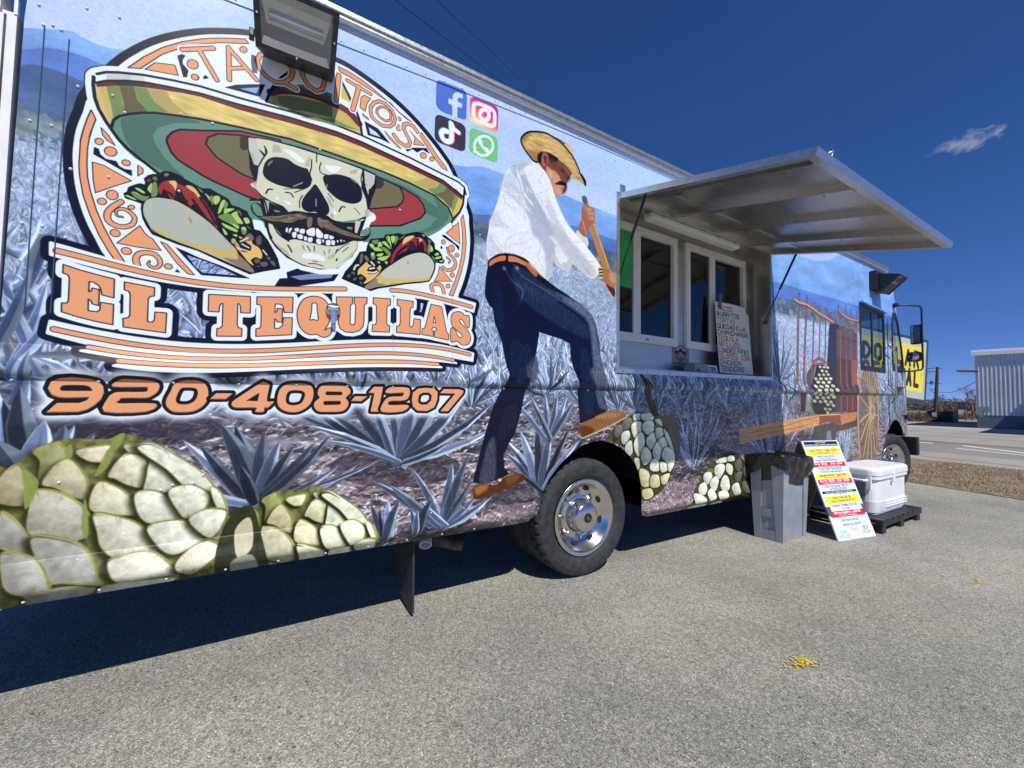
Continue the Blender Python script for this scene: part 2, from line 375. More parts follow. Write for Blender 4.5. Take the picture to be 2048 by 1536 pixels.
    for (b, t) in [((0,560),(40,650)),((30,640),(90,600)),((20,760),(95,560)),((60,700),(10,590)),((40,720),(100,640)),((-10,700),(60,540)),((90,470),(60,580)),((10,860),(60,700)),((80,960),(150,850)),((-10,990),(60,760)),((10,960),(-5,780))]:
        blade(px2c(b)[0], px2c(t)[0], .022*m, (186,202,236), (92,110,166), .03)
    # traced plants, lower left to right
    rosette((60,985), [(5,800,.05,.05),(40,770,.05,-.04),(90,840,.05,.03),(130,850,.045,.05),(-10,880,.06,0),(190,865,.035,.06)])
    rosette((800,930), [(560,815,.022,.03),(590,790,.026,-.02),(640,810,.025,.02),(690,790,.028,0),(735,780,.03,.02),(780,775,.03,0),(830,770,.05,0),(880,775,.05,.02),(930,790,.04,.03),(960,825,.03,.05),(990,800,.026,.06),(1000,850,.022,.05),(610,850,.02,.05),(640,880,.016,.04),(905,880,.018,.05)])
    rosette((515,1010), [(365,880,.03,.02),(400,890,.028,-.02),(470,850,.05,.02),(440,845,.045,.05),(530,860,.04,-.02),(560,880,.035,-.02),(590,890,.03,-.03),(630,885,.028,.04),(660,870,.026,.06),(680,930,.02,.05),(345,960,.02,-.05),(480,930,.03,0)])
    rosette((620,985), [(740,925,.014,.03),(715,930,.012,.05),(760,920,.012,.02)])
    rosette((1085,990), [(1010,905,.03,.05),(1000,870,.028,.04),(1040,860,.04,.02),(1075,835,.045,0),(1105,850,.04,-.02),(1140,855,.035,-.02),(1160,880,.03,-.04),(1150,920,.022,.05),(1020,940,.02,.05),(1180,860,.022,.02)])
    rosette((1100,880), [(1030,800,.022,0),(1090,785,.03,0),(1115,790,.028,0),(1135,790,.028,0),(1150,800,.026,0),(1060,790,.024,0)])
    rosette((885,1052), [(745,962,.028,.03),(775,968,.026,.02),(822,935,.024,.03),(860,985,.03,0),(905,925,.036,.02),(920,935,.03,0),(938,908,.032,-.02),(945,960,.022,.03),(960,985,.02,.04),(985,992,.02,.04),(840,1000,.02,-.04)])
    rosette((770,1078), [(742,1010,.022,.02),(760,1018,.024,0),(776,1000,.026,0),(800,1000,.03,-.02)])
    rosette((828,1070), [(822,1015,.02,0),(850,1010,.024,.03),(862,1000,.03,-.03),(835,1020,.02,0)])
    auto(1395, 930, .62, 26, .95, .017); auto(1385, 935, .5, 14, .7, .02)
    auto(1540, 940, .85, 26, .9, .018); auto(1640, 905, .5, 14, .8, .018); auto(1680, 935, .62, 16, .7, .022); auto(1690, 930, .5, 9, .5, .03)
    auto(1560, 760, .62, 22, 1.2, .013); auto(1795, 840, .75, 26, 1.0, .012); auto(1770, 860, .6, 18, 1., .012)
    for _ in range(260):
        x = rng.uniform(2.7, 6.3); z = rng.uniform(.45, 1.2); an = rng.normal(.5, .8); L = rng.uniform(.03, .13)*m
        b = w2c(x, z); t = b+np.array([np.cos(an), -np.sin(an)])*L
        blade(b, t, .0045*m, jit((178,180,208)), jit((96,88,116)), rng.normal(0, .06), .85)
    for _ in range(5200):
        x = rng.uniform(2.6, 8.7); z = rng.uniform(.36, 1.36); an = rng.normal(.15, .55); L = rng.uniform(.012, .05); c = w2c(x, z); d = np.array([np.cos(an), -np.sin(an)]); nn = np.array([-d[1], d[0]]); w = rng.uniform(.0015, .0035)
        cv.poly([np.array([c-d*L*m, c+nn*w*m, c+d*L*m, c-nn*w*m])], [(214,200,214),(196,178,192),(232,220,230),(60,48,62)][rng.integers(4)], .8)
    # soil bank by the rear wheel
    F_(z1, '1283,1035 1283,985 1330,975 1400,950 1430,975 1400,1020', (150,112,116), .55)
    F_(z1, '900,1062 1070,1045 1072,1002 1000,1010 930,1045', (186,150,158), .35)
    for _ in range(700):
        x = rng.uniform(1.35, 3.9); z = rng.uniform(.36, .62); L = rng.uniform(.006, .022); an = rng.normal(.2, .5); c = w2c(x, z)
        d = np.array([np.cos(an), -np.sin(an)]); nn = np.array([-d[1], d[0]]); w = rng.uniform(.002, .006)
        cv.poly([np.array([c-d*L*m, c+nn*w*m, c+d*L*m, c-nn*w*m])], LT[rng.integers(len(LT))], .85)
    # the field photograph's own grading: silvery, a little hazy towards the hills
    zz_ = yy[:, 0][:, None, None]; fm = np.clip((2.36-zz_)/.12, 0, 1); lum = cv.a.mean(2, keepdims=True)
    g_ = np.clip((lum+(cv.a-lum)*.80)*np.array([1.03, 1.07, 1.05], np.float32)+.012, 0, 1); cv.a += (g_-cv.a)*fm
    # ---- agave hearts
    npn = noise2((CH, CW), (14, 14), rng, 3)
    def cells(z, outline, cl, base=(104,104,62), rim=(150,158,84), off=(0, 0), clip=None):
        o = smooth(Zm(z, outline), True, 4)+np.array(off)
        c = px2c(o)
        cv.poly([c], lambda X, Y: (np.array(base, np.float32)/255*(.6+.9*npn[Y, X])[..., None]))
        inside = cv.cover([c])
        for st, col in cl:
            p = smooth(Zm(z, st), True, 4)
            cc = px2c(p+np.array(off)); ctr = cc.mean(0); cc = ctr+(cc-ctr)*1.07
            cc = ctr+(cc-ctr)*1.13; cv.soft([ctr+(cc-ctr)*1.10+np.array([-7., 8.])], (34,36,22), .85, 5); cv.poly([ctr+(cc-ctr)*1.025+np.array([3., -2.])], np.array(rim)*rng.uniform(.75, 1.15), .95); cv.stroke(ctr+(cc-ctr)*1.01, 3., np.array(rim)*.5+np.array((130,96,44))*.5, True, .8)
            k = np.array(col, np.float32)/255
            sz_ = np.ptp(cc, 0).max()+1; cv.poly([cc], lambda X, Y: np.clip(k*(.80+.30*npn[Y, X]+np.clip(((X-ctr[0])*.6-(Y-ctr[1])*.8)/sz_, -.5, .5)*.38)[..., None], 0, 1))
            cv.stroke(cc, 1.6, (176,150,96), True, .5)
            for _ in range(7):
                f0 = cc[rng.integers(len(cc))]; f1 = f0+(ctr-f0)*rng.uniform(.15, .5)+rng.normal(0, 4, 2); cv.stroke(np.array([f0, (f0+f1)/2+rng.normal(0, 2, 2), f1]), np.array([2.2, 1.6, .6]), [(150,132,84),(176,160,108),(120,124,62)][rng.integers(3)], False, .5)
            cv.soft([ctr+(cc-ctr)*.55+np.array([9., -9.])], (244,246,230), .22, 8)
            n_ = len(cc); i0 = int(np.argmax(cc[:, 0]-cc[:, 1]*.3)); seg = cc[[(i0+q) % n_ for q in range(-n_//5, n_//4)]]
            cv.stroke(seg+np.array([3., 1.]), np.array([1., 5., 7., 4., 1.])*rng.uniform(.6, 1.2), np.array((142,152,82))*rng.uniform(.8, 1.1), False, .9)
            lo = cc[[(i0+n_//2+q) % n_ for q in range(-n_//4, n_//5)]]; cv.stroke(lo+np.array([-2., 3.]), np.array([1., 3., 4., 3., 1.]), (54,56,34), False, .6)
    BG=(196,188,152); CRM=(222,218,184); BR=(232,236,212); GY=(158,158,146)
    heart = [('0,430 90,345 130,400 135,500 125,545 0,525',(170,160,126)),('215,250 320,210 345,225 390,270 340,350 240,420 250,300',(150,156,96)),('275,430 330,350 400,310 450,350 490,420 480,500 420,490 340,450',BG),
      ('475,245 640,215 610,290 570,300 520,290',CRM),('755,210 930,220 850,255 800,265',BR),('665,380 745,280 840,300 850,380 830,440 760,430 700,400',CRM),('900,320 960,360 1020,430 1080,455 940,475 870,470 880,400',BR),
      ('860,250 930,225 1050,290 1160,360 1230,440 1235,480 1100,440 1000,350',BR),('590,450 650,455 740,510 780,580 770,605 640,600 560,580 555,520',CRM),('825,510 920,500 1000,545 1060,620 1050,640 950,655 880,650 835,600',BR),
      ('1020,490 1120,460 1200,490 1220,520 1180,590 1110,620 1070,590',BR),('1255,470 1300,500 1330,590 1310,605 1270,540',BR),('215,510 240,500 330,510 430,560 490,640 475,720 350,760 250,755 190,690 195,600',(186,182,160)),
      ('585,640 690,650 800,690 860,760 900,815 780,840 690,850 620,800 600,720',(218,214,190)),('905,700 1060,670 1130,710 1175,765 1100,810 1020,830 950,790',BR),('1140,650 1220,600 1310,600 1315,640 1270,720 1220,730',BR),
      ('0,640 60,650 140,740 185,830 100,820 0,790',GY),('230,775 400,790 480,830 530,900 560,970 590,1000 400,985 330,985 260,900',GY),('680,890 780,860 880,850 960,890 1030,950 900,985 760,1000 700,960',(222,218,198)),
      ('1065,890 1140,820 1220,790 1280,830 1200,900 1150,945 1090,940',(222,218,190)),('30,870 150,880 220,920 280,1030 170,1060 60,1010',GY),('640,1040 800,1010 1000,990 900,1060 720,1100 620,1090',(214,210,190)),
      ('200,1090 400,1040 520,1060 400,1120 230,1150',(150,150,138))]
    hout = '-60,400 60,350 130,295 215,245 310,185 330,180 440,168 530,172 640,170 690,148 745,140 800,155 880,195 940,220 1060,285 1160,345 1240,430 1290,500 1335,590 1355,640 1345,700 1330,800 1330,1000 1000,1120 400,1220 -60,1260'
    cells(zE, hout, heart)
    for st in ['650,215 690,150 740,140 700,220 640,260','560,390 600,300 640,230 670,260 640,330 590,380','380,240 420,200 430,260 400,290','500,520 520,620 515,760 480,700','130,350 230,430 150,590 140,450']:
        F_(zE, st, (138,150,78), .95, True)
    # second heart: the same print shifted right
    A0 = np.array([245., 870.]); B0 = np.array([625., 972.])
    ca = px2c(A0)[0]; cb = px2c(B0)[0]; sh = cb-ca
    hb = [(st, col) for st, col in heart]
    def cellsC(z, outline, cl, sh, sc=1.0, clipx=None):
        o = px2c(smooth(Zm(z, outline), True, 4)); q = ca+(o-ca)*sc+sh
        cv.poly([q], lambda X, Y: (np.array((104,104,62), np.float32)/255*(.6+.9*npn[Y, X])[..., None]))
        for st, col in cl:
            p = px2c(smooth(Zm(z, st), True, 4)); p = ca+(p-ca)*sc+sh; ctr = p.mean(0); p = ctr+(p-ctr)*1.07
            p = ctr+(p-ctr)*1.13; cv.soft([ctr+(p-ctr)*1.09+np.array([-6., 7.])], (34,36,22), .85, 4); cv.poly([ctr+(p-ctr)*1.025+np.array([2., -2.])], np.array((150,158,84))*rng.uniform(.75, 1.15), .95)
            k = np.array(col, np.float32)/255*np.array([1.02, 1.02, .98], np.float32)
            sz_ = np.ptp(p, 0).max()+1; cv.poly([p], lambda X, Y: np.clip(k*(.82+.28*npn[Y, X]+np.clip(((X-ctr[0])*.6-(Y-ctr[1])*.8)/sz_, -.5, .5)*.36)[..., None], 0, 1))
            cv.stroke(p, 1.6, (176,150,96), True, .5); n_ = len(p); i0 = int(np.argmax(p[:, 0]-p[:, 1]*.3)); seg = p[[(i0+q) % n_ for q in range(-n_//5, n_//4)]]; cv.stroke(seg+np.array([2., 1.]), np.array([1., 6., 9., 6., 1.]), (142,152,82), False, .9); lo = p[[(i0+n_//2+q) % n_ for q in range(-n_//4, n_//5)]]; cv.stroke(lo+np.array([-4., 4.]), np.array([1., 5., 7., 5., 1.]), (34,36,24), False, .75)
    hb2 = '60,350 130,295 215,245 310,185 330,180 440,168 530,172 640,170 690,148 745,140 800,155 880,195 940,220 1060,285 1160,345 1240,430 1290,500 1335,590 1340,640 1345,900 60,900 30,600'
    cellsC(zE, hb2, hb, sh, .86)
    F_(z1, '455,1040 500,1010 520,1060 540,1180 450,1200 430,1120', (52,54,36), .95, True); F_(z1, '470,1060 500,1035 505,1090 475,1110', (196,192,160), 1, True); F_(z1, '462,1120 505,1105 515,1150 470,1160', (150,150,134), 1, True)
    # heart under the boot and the one beside it
    def heart2(outl, z, cl, off=None):
        c = px2c(smooth(Zm(z, outl), True, 4))
        cv.poly([c], lambda X, Y: (np.array((70,68,42), np.float32)/255*(.6+.9*npn[Y, X])[..., None]))
        for st, col in cl:
            p = px2c(smooth(Zm(z, st), True, 4)); ctr = p.mean(0)
            p = ctr+(p-ctr)*1.15; cv.soft([ctr+(p-ctr)*1.12+np.array([-3., 3.])], (36,36,22), .9, 3); cv.poly([ctr+(p-ctr)*1.02], (146,146,92), .9); k = np.array(col, np.float32)/255
            sz_ = np.ptp(p, 0).max()+1; cv.poly([p], lambda X, Y: np.clip(k*(.84+.26*npn[Y, X]+np.clip(((X-ctr[0])*.7-(Y-ctr[1])*.7)/sz_, -.5, .5)*.34)[..., None], 0, 1))
    W1=(232,236,214); D1=(112,108,104); M1=(196,200,190)
    F_(zU, '880,180 960,170 1040,240 1080,380 1080,540 1040,640 980,400 900,260', (112,96,82), .85, True)
    heart2('480,200 600,150 690,140 780,150 860,200 920,280 980,400 1010,520 1020,640 1000,760 960,820 900,960 800,1040 700,1070 660,1060 640,900 560,640 430,480 300,440 320,360 420,240', zU,
      [('480,220 540,200 560,260 500,310 460,300',D1),('390,290 440,280 450,340 400,400 375,360',D1),('460,360 520,340 530,400 480,470 450,430',M1),('500,480 550,450 560,560 520,600 490,540',M1),('580,170 640,150 650,200 590,220',W1),
       ('565,270 620,240 655,260 655,340 600,400 570,350',W1),('590,460 630,380 670,370 690,470 640,590 600,540',W1),('670,160 770,150 780,210 690,215',W1),('680,270 720,235 780,240 790,320 740,365 690,330',W1),('725,420 770,370 810,370 815,440 770,520 730,480',W1),
       ('815,220 860,210 885,270 850,270',W1),('820,320 870,305 900,340 880,390 835,410',W1),('850,440 900,410 935,430 930,500 885,560 855,500',W1),('910,330 950,370 990,470 1005,560 940,440',W1),('790,560 830,470 870,540 870,590 840,640 800,610',W1),
       ('890,600 930,520 1000,560 1015,640 990,690 930,660',W1),('665,590 700,520 750,560 760,640 700,690 670,650',W1),('770,670 810,640 850,680 850,750 790,760 760,730',W1),('870,680 930,690 940,750 880,770',W1),('950,690 1010,690 980,760 960,760',W1),
       ('650,760 700,760 740,800 745,910 680,920 655,860',(206,204,160)),('770,830 840,820 850,920 770,930',(212,208,160)),('880,830 960,800 930,890 890,900',(216,214,160)),('680,980 760,960 780,1030 700,1060',(206,200,150)),('590,640 640,640 640,720 620,740',(190,196,140))])
    heart2('1215,1040 1230,970 1290,860 1360,760 1420,690 1480,640 1560,600 1660,600 1740,630 1800,700 1840,800 1850,960 1820,1040 1700,1090 1170,1190', zU,
      [('1480,650 1570,620 1590,660 1490,680',W1),('1600,610 1650,605 1660,650 1600,655',W1),('1465,720 1530,695 1555,740 1500,840 1460,790',W1),('1590,690 1640,720 1630,800 1580,760',W1),('1345,800 1400,780 1420,830 1380,900 1340,860',W1),('1410,880 1460,830 1490,880 1450,970 1410,930',W1),
       ('1520,900 1560,820 1600,860 1600,940 1540,980',W1),('1290,930 1340,895 1365,950 1330,1010 1285,1000',W1),('1370,1000 1420,960 1440,1040 1380,1080',W1),('1480,1000 1560,980 1560,1060 1490,1060',W1),('1225,1020 1280,1020 1330,1060 1320,1100 1230,1110',W1),('1670,690 1720,640 1740,720 1700,760',D1),('1680,800 1740,780 1720,860 1680,880',D1),
       ('1640,930 1700,900 1700,990 1640,1010',M1),('1770,720 1810,760 1800,840 1770,800',D1),('1750,900 1810,880 1820,970 1760,980',D1),('1180,1150 1330,1120 1310,1150 1180,1180',W1),('1420,1110 1510,1085 1490,1120 1400,1140',W1)])
    F_(zU, '1370,770 1400,735 1450,750 1440,780', (120,124,60), .9, True); F_(zU, '790,290 840,260 890,290 800,300', (120,124,60), .9, True)
    # ---- the man with the cane
    SOFT = 5
    SH=(226,230,236); sg=(196,202,214); sd=(158,166,184)
    F_(zR, '1150,475 1190,475 1215,560 1290,800 1380,1050 1440,1230 1490,1320 1440,1330 1380,1230 1300,1040 1220,780 1160,560', (176,128,78), 1)
    L_(zR, '1200,590 1260,740 1340,960 1420,1200', .012, (206,162,104))
    F_(zR, '1145,480 1185,472 1205,535 1165,550', (92,96,108), 1, True)
    # back arm
    F_(zR, '1085,860 1110,820 1170,860 1215,940 1190,1010 1140,950', (206,208,216), 1, True)
    F_(zR, '860,960 940,1000 1020,1060 1060,1130 1040,1200 1010,1245 930,1215 860,1140', (196,196,204), 1, True)
    F_(zR, '880,980 990,1050 1010,1120 940,1170 880,1080', (222,224,230), 1, True)
    SK=(150,92,66)
    F_(zR, '1110,820 1140,700 1145,600 1165,560 1200,560 1225,580 1265,600 1282,690 1275,740 1230,780 1190,890', (160,104,78), 1, True)
    for st in ['1195,600 1240,590 1250,615 1205,625','1200,640 1270,640 1275,668 1210,660','1205,690 1275,690 1270,720 1220,705','1165,580 1195,575 1190,600']: F_(zR, st, (212,160,132), .9, True)
    L_(zR, '1140,700 1165,760 1190,860', .012, (196,140,112))
    # torso
    F_(zR, '410,165 450,140 520,110 600,112 660,130 720,170 790,240 830,330 860,440 900,560 960,690 1010,780 1100,880 1200,1000 1290,1120 1340,1210 1300,1290 1260,1318 1200,1290 1060,1170 950,1040 870,960 860,1050 830,1230 800,1330 770,1350 700,1300 600,1160 500,1080 380,1050 280,1060 190,1120 175,1040 168,950 185,850 200,740 240,640 290,500 320,380 360,250', SH, 1, True)
    F_(zR, '410,165 450,140 520,110 600,112 640,125 560,180 500,260 470,290 430,240', (172,184,198), .9, True)
    F_(zR, '360,260 420,230 480,330 520,440 560,590 500,560 420,480 340,420 310,440 330,350', sg, .9, True)
    F_(zR, '500,280 560,260 640,420 720,560 800,720 870,860 800,880 700,740 600,600 540,460', sd, .8, True)
    F_(zR, '560,600 640,650 740,760 800,870 860,960 850,1080 780,1080 720,940 640,860 610,720', (172,178,194), .9, True)
    F_(zR, '770,1080 860,960 850,1150 800,1330 770,1330 780,1200', (176,180,192), .85, True)
    F_(zR, '240,640 300,640 380,760 440,790 420,810 320,790 220,780 200,740', sg, .75, True)
    F_(zR, '180,900 220,860 280,920 330,1000 370,1050 280,1060 195,1110', sg, .8, True)
    F_(zR, '800,720 880,760 960,830 1060,960 1180,1100 1280,1230 1280,1290 1200,1290 1060,1170 960,1050 880,930 820,860', (178,184,196), .75, True)
    F_(zR, '780,520 830,540 900,700 960,800 1010,860 930,830 860,740 800,640', sg, .85, True)
    F_(zR, '800,420 860,460 960,690 1100,880 1290,1120 1330,1200 1280,1200 1100,980 960,800 880,640', (238,240,244), .8, True)
    for st, w, c in [('480,200 520,320 560,450 640,560',.014,(236,240,244)),('540,200 640,430 760,650 820,740',.006,sd),('310,640 340,720 430,790',.008,(238,238,240)),('200,800 260,830 320,800',.008,(240,240,240)),('370,1040 360,960 400,900 480,860 600,840',.007,sg),('400,1050 420,960 520,960 640,900',.006,sg),('700,900 720,1000 700,1100 760,1240',.008,sg),('240,900 290,980 360,1050',.012,(240,240,242)),('640,480 720,620 780,760',.004,(140,150,170)),
                     ('380,330 460,400 520,470',.005,sd),('350,420 430,470 540,580',.004,sd),('600,1160 660,1180 740,1240',.01,(240,240,240)),('520,1080 560,1020 650,980',.004,sg),('1190,1170 1230,1230 1280,1270',.012,(206,200,180)),('1080,1060 1160,1180 1250,1300',.004,(150,156,170)),('690,300 760,400 800,500',.005,sg),('620,330 700,480 760,600',.005,(210,214,222)),('450,230 500,330 540,470',.006,sd)]:
        L_(zR, st, w, c, a=.85)
    SOFT = 3
    for _ in range(34):
        t = rng.random(); x0 = rng.uniform(210, 640); y0 = rng.uniform(430, 1020); an = rng.normal(2.3, .5) if y0 < 800 else rng.normal(1.2, .6); L = rng.uniform(60, 170)
        q = np.array([(x0, y0), (x0+np.cos(an)*L*.5+rng.normal(0, 14), y0-np.sin(an)*L*.5+rng.normal(0, 14)), (x0+np.cos(an)*L, y0-np.sin(an)*L)])
        if q[:, 1].min() < 330 or q[:, 0].min() < 215 or q[:, 0].max() > 700 or q[:, 1].max() > 1050: continue
        L_(z1, q/zR[2]+np.array(zR[:2]), [.001, .012, .001], [(186,192,206),(242,243,246)][rng.integers(2)], a=.6)
    for _ in range(26):
        t = rng.uniform(.1, .95); bx, by = 560+t*720, 300+t*930; an = rng.normal(-.5, .5); L = rng.uniform(40, 110)
        q = np.array([(bx, by), (bx+np.cos(an)*L*.5, by-np.sin(an)*L*.5+rng.normal(0, 8)), (bx+np.cos(an)*L, by-np.sin(an)*L)])
        L_(z1, q/zR[2]+np.array(zR[:2]), [.001, .009, .001], [(172,178,192),(236,238,242)][rng.integers(2)], a=.55)
    SOFT = 5
    # front hand and bracelet
    F_(zR, '1335,1220 1380,1215 1440,1240 1480,1290 1482,1440 1440,1430 1390,1370 1330,1310', (170,108,78), 1, True)
    F_(zR, '1440,1240 1482,1290 1482,1370 1430,1330', (206,146,112), .9, True); F_(zR, '1390,1370 1440,1400 1482,1430 1482,1500 1450,1480', (84,48,36), 1, True)
    for k in range(7):
        q = Zm(zR, '%f,%f %f,%f' % (1345+k*2, 1205+k*17, 1320+k*2, 1215+k*15)); cv.stroke(px2c(q), .016*m, [(206,196,120),(60,52,40)][k % 2], False)
    # head
    F_(zH, '400,640 400,560 430,500 560,470 640,480 700,540 760,600 860,680 960,760 1030,860 1000,930 960,1000 940,1080 920,1160 880,1230 800,1275 720,1250 640,1000 560,860 480,760', (126,76,56), 1, True)
    F_(zH, '640,800 720,830 800,920 830,1000 880,1080 900,1130 870,1180 850,1240 800,1270 720,1250 660,1040 600,900 560,840 580,740', (196,140,108), 1, True)
    F_(zH, '700,1120 780,1100 850,1110 860,1200 800,1265 730,1230', (208,156,124), .9, True)
    F_(zH, '600,820 660,830 680,920 640,960', (222,176,146), .8, True)
    F_(zH, '400,640 400,560 430,500 500,480 480,560 470,680 440,690', (38,30,32), 1, True); F_(zH, '560,480 640,480 740,540 780,600 760,660 660,680 620,620 600,560', (48,38,38), 1, True)
    F_(zH, '490,560 530,510 590,520 600,600 570,720 530,750 500,700 480,640', (150,92,72), 1, True); F_(zH, '520,590 550,560 570,600 560,680 540,690', (92,52,42), 1, True); L_(zH, '495,600 500,680 530,740', .006, (190,130,106))
    F_(zH, '800,760 880,800 920,860 860,870 810,820', (84,50,40), .8, True); F_(zH, '860,880 900,850 980,920 950,980 900,960', (104,62,48), .8, True); F_(zH, '960,940 1000,930 1000,970 960,1020 940,1000', (60,32,30), .9, True)
    L_(zH, '840,800 880,830 900,850', .006, (40,26,24)); L_(zH, '700,560 740,620', .004, (20,20,20))
    F_(zH, '720,1070 760,1030 830,1010 900,1040 930,1080 900,1100 850,1090 790,1080', (44,32,30), 1, True); F_(zH, '830,1130 880,1150 860,1190 820,1160', (150,84,72), .9, True)
    F_(zH, '900,1100 940,1090 930,1160 890,1240 860,1240 880,1180', (52,30,30), .9, True)
    F_(zH, '700,960 760,940 800,1000 760,1040 700,1020', (222,170,138), .6, True); F_(zH, '640,880 700,870 740,920 690,960', (214,160,128), .6, True); F_(zH, '620,600 700,640 780,700 740,780 660,740', (104,62,48), .6, True); F_(zH, '880,760 960,820 1000,880 960,880 900,820', (150,94,70), .6, True); F_(zH, '780,1180 840,1190 850,1230 790,1250', (226,178,148), .55, True)
    # hat
    F_(zH, '690,210 800,250 900,310 960,330 1020,400 1055,480 1050,560 1000,520 900,400 780,290', (206,186,134), 1, True); F_(zH, '700,220 800,250 910,330 880,350 780,290', (122,108,82), 1, True)
    hat = '110,300 115,240 160,180 240,130 330,118 440,122 560,145 660,200 760,260 870,350 960,460 1040,560 1100,680 1150,790 1180,870 1240,940 1285,1030 1280,1095 1250,1085 1180,1040 1100,990 1010,940 1030,860 980,800 880,690 760,590 640,510 540,480 460,480 420,510 400,560 400,680 330,640 240,530 170,430'
    c = px2c(smooth(Zm(zH, hat), True, 4)); nh = noise2((CH, CW), (40, 5), rng, 2)
    cv.poly([c], lambda X, Y: np.array((204,168,104), np.float32)/255*(.72+.5*nh[Y, X])[..., None])
    F_(zH, '200,430 300,450 420,470 500,470 420,510 400,560 400,660 330,630 250,530', (150,118,66), .85, True)
    F_(zH, '120,300 130,240 180,180 260,140 330,130 260,200 180,290 150,370', (120,76,46), .6, True); F_(zH, '560,250 760,330 940,520 1060,720 1140,900 1040,860 900,660 700,460', (220,186,122), .6, True)
    L_(zH, '400,670 330,640 240,530 170,430 120,330 112,250 160,180 240,130 330,120 440,124 560,148 660,200 760,262 870,355 960,462 1040,565 1100,680 1150,790 1180,880 1240,1000 1275,1090', .013, (36,32,36))
    F_(zH, '1180,870 1240,930 1288,1030 1280,1100 1255,1085 1240,1010', (40,34,38), 1, True)
    # belt, jeans, boots
    F_(zL, '180,0 330,0 480,20 590,50 700,120 800,190 880,270 910,340 930,450 940,560 970,700 960,800 985,900 940,950 860,975 800,990 790,850 780,700 740,560 735,460 680,430 530,382 510,520 470,680 430,800 410,900 370,1050 330,1120 290,1200 295,1280 330,1330 240,1370 160,1400 85,1385 130,1200 170,1050 220,880 280,760 325,660 300,560 280,450 235,330 220,230 190,120', (26,30,48), 1, False)
    nj = noise2((CH, CW), (3, 9), rng, 2)
    SOFT = 4
    def jeans(base): return lambda X, Y: np.array(base, np.float32)/255*(.65+.7*nj[Y, X])[..., None]
    F_(zR, '180,1200 210,1150 300,1090 400,1080 500,1090 620,1170 760,1310 900,1420 1040,1536 860,1640 300,1640 170,1536 155,1400', (24,28,46), 1, True)
    F_(zL, '560,90 700,140 820,200 890,290 920,420 940,560 960,640 900,640 880,480 860,330 780,240', jeans((92,104,126)), .95, True)
    F_(zL, '860,640 950,620 975,760 960,830 985,900 930,880 900,760', jeans((88,96,112)), .85, True)
    F_(zL, '190,1120 230,1080 240,1200 230,1370 130,1390 150,1260', jeans((78,84,98)), .75, True)
    F_(zR, '460,1190 620,1260 820,1420 960,1536 700,1536 520,1400 420,1280', jeans((44,54,80)), .7, True); F_(zL, '380,20 560,120 740,240 850,340 860,430 780,400 640,330 480,220 380,120', jeans((52,62,88)), .6, True); F_(zL, '330,470 400,440 470,480 480,600 420,720 350,700', jeans((40,46,64)), .6, True); F_(zL, '300,900 380,860 370,1000 300,1100 240,1090', jeans((44,48,62)), .55, True); F_(zL, '200,60 260,40 300,200 290,360 250,330 215,200', jeans((36,42,62)), .6, True)
    F_(zL, '800,500 860,520 880,700 900,860 860,940 820,860', jeans((36,44,70)), .8, True)
    F_(zL, '440,620 510,540 520,640 470,730', jeans((70,72,84)), .8, True)
    L_(zL, '400,0 520,70 640,150 760,230 850,310 880,440 890,560 910,680 950,830 960,900', .007, (58,66,86)); L_(zL, '402,4 522,74 642,154 762,234 850,316 876,440 886,560 906,680 946,830', .0025, (150,156,168), a=.6)
    L_(zL, '340,20 420,110 395,210', .003, (120,126,140), a=.7); L_(zR, '350,1210 440,1350 545,1440 520,1536', .004, (140,146,160), a=.7); L_(zR, '440,1170 520,1270 640,1360 760,1420 900,1530', .006, (70,78,96))
    F_(zR, '185,1190 190,1130 280,1070 370,1060 470,1075 560,1110 640,1180 760,1320 740,1330 620,1230 520,1160 420,1150 330,1150 240,1180', (34,28,32), 1, True)
    F_(zR, '205,1140 280,1095 360,1082 360,1130 280,1145 200,1190', (196,120,74), 1, True); F_(zR, '395,1085 470,1095 560,1140 600,1160 580,1190 480,1150 395,1140', (206,128,80), 1, True)
    F_(zR, '570,1150 620,1165 660,1220 690,1270 680,1300 640,1270 580,1200', (184,104,62), 1, True); L_(zR, '360,1060 385,1100 370,1170', .012, (26,26,36))
    F_(zR, '470,1195 490,1195 495,1220 475,1222', (210,196,180), .9, True); F_(zR, '335,1200 365,1200 360,1225 340,1225', (190,160,140), .8, True)
    F_(zR, '600,1150 680,1180 740,1230 770,1300 730,1290 660,1220', (222,220,212), .9, True)
    F_(zL, '800,1000 880,960 960,920 1060,910 1110,930 1090,960 1000,1000 900,1050 850,1090 810,1070', (138,98,62), 1, True); F_(zL, '900,950 1000,925 1080,930 1000,960', (176,138,96), .8, True); F_(zL, '800,1010 860,1010 900,1040 840,1085 808,1065', (92,54,30), .9, True)
    for k in range(9): L_(zL, '%f,%f %f,%f' % (900+k*20, 960-k*5, 915+k*20, 1010-k*9), .005, (110,66,34), False)
    L_(zL, '820,1090 900,1055 1010,1005 1110,950', .01, (196,176,136))
    F_(zL, '88,1440 100,1410 150,1395 240,1400 300,1350 380,1325 425,1335 430,1370 330,1420 200,1470 100,1500', (86,52,30), 1, True); F_(zL, '100,1420 150,1400 190,1405 170,1440 110,1470', (170,112,62), .9, True); F_(zL, '300,1350 380,1326 400,1350 330,1400', (120,76,46), .8, True)
    # agave-cutter's branch over the heart
    F_(zU, '720,0 800,0 830,110 850,180 790,170 760,100', (64,54,40), 1); F_(zL, '1200,660 1240,690 1280,750 1275,800 1310,900 1325,940 1285,940 1250,850 1225,760', (70,58,44), 1, True); L_(zL, '1225,680 1265,760 1290,880', .012, (110,96,66))
    # ---- cart on the cab end
    SOFT = 2
    WD=(206,136,80); npw = .35+.4*noise2((CH, CW), (40, 6), rng, 3)
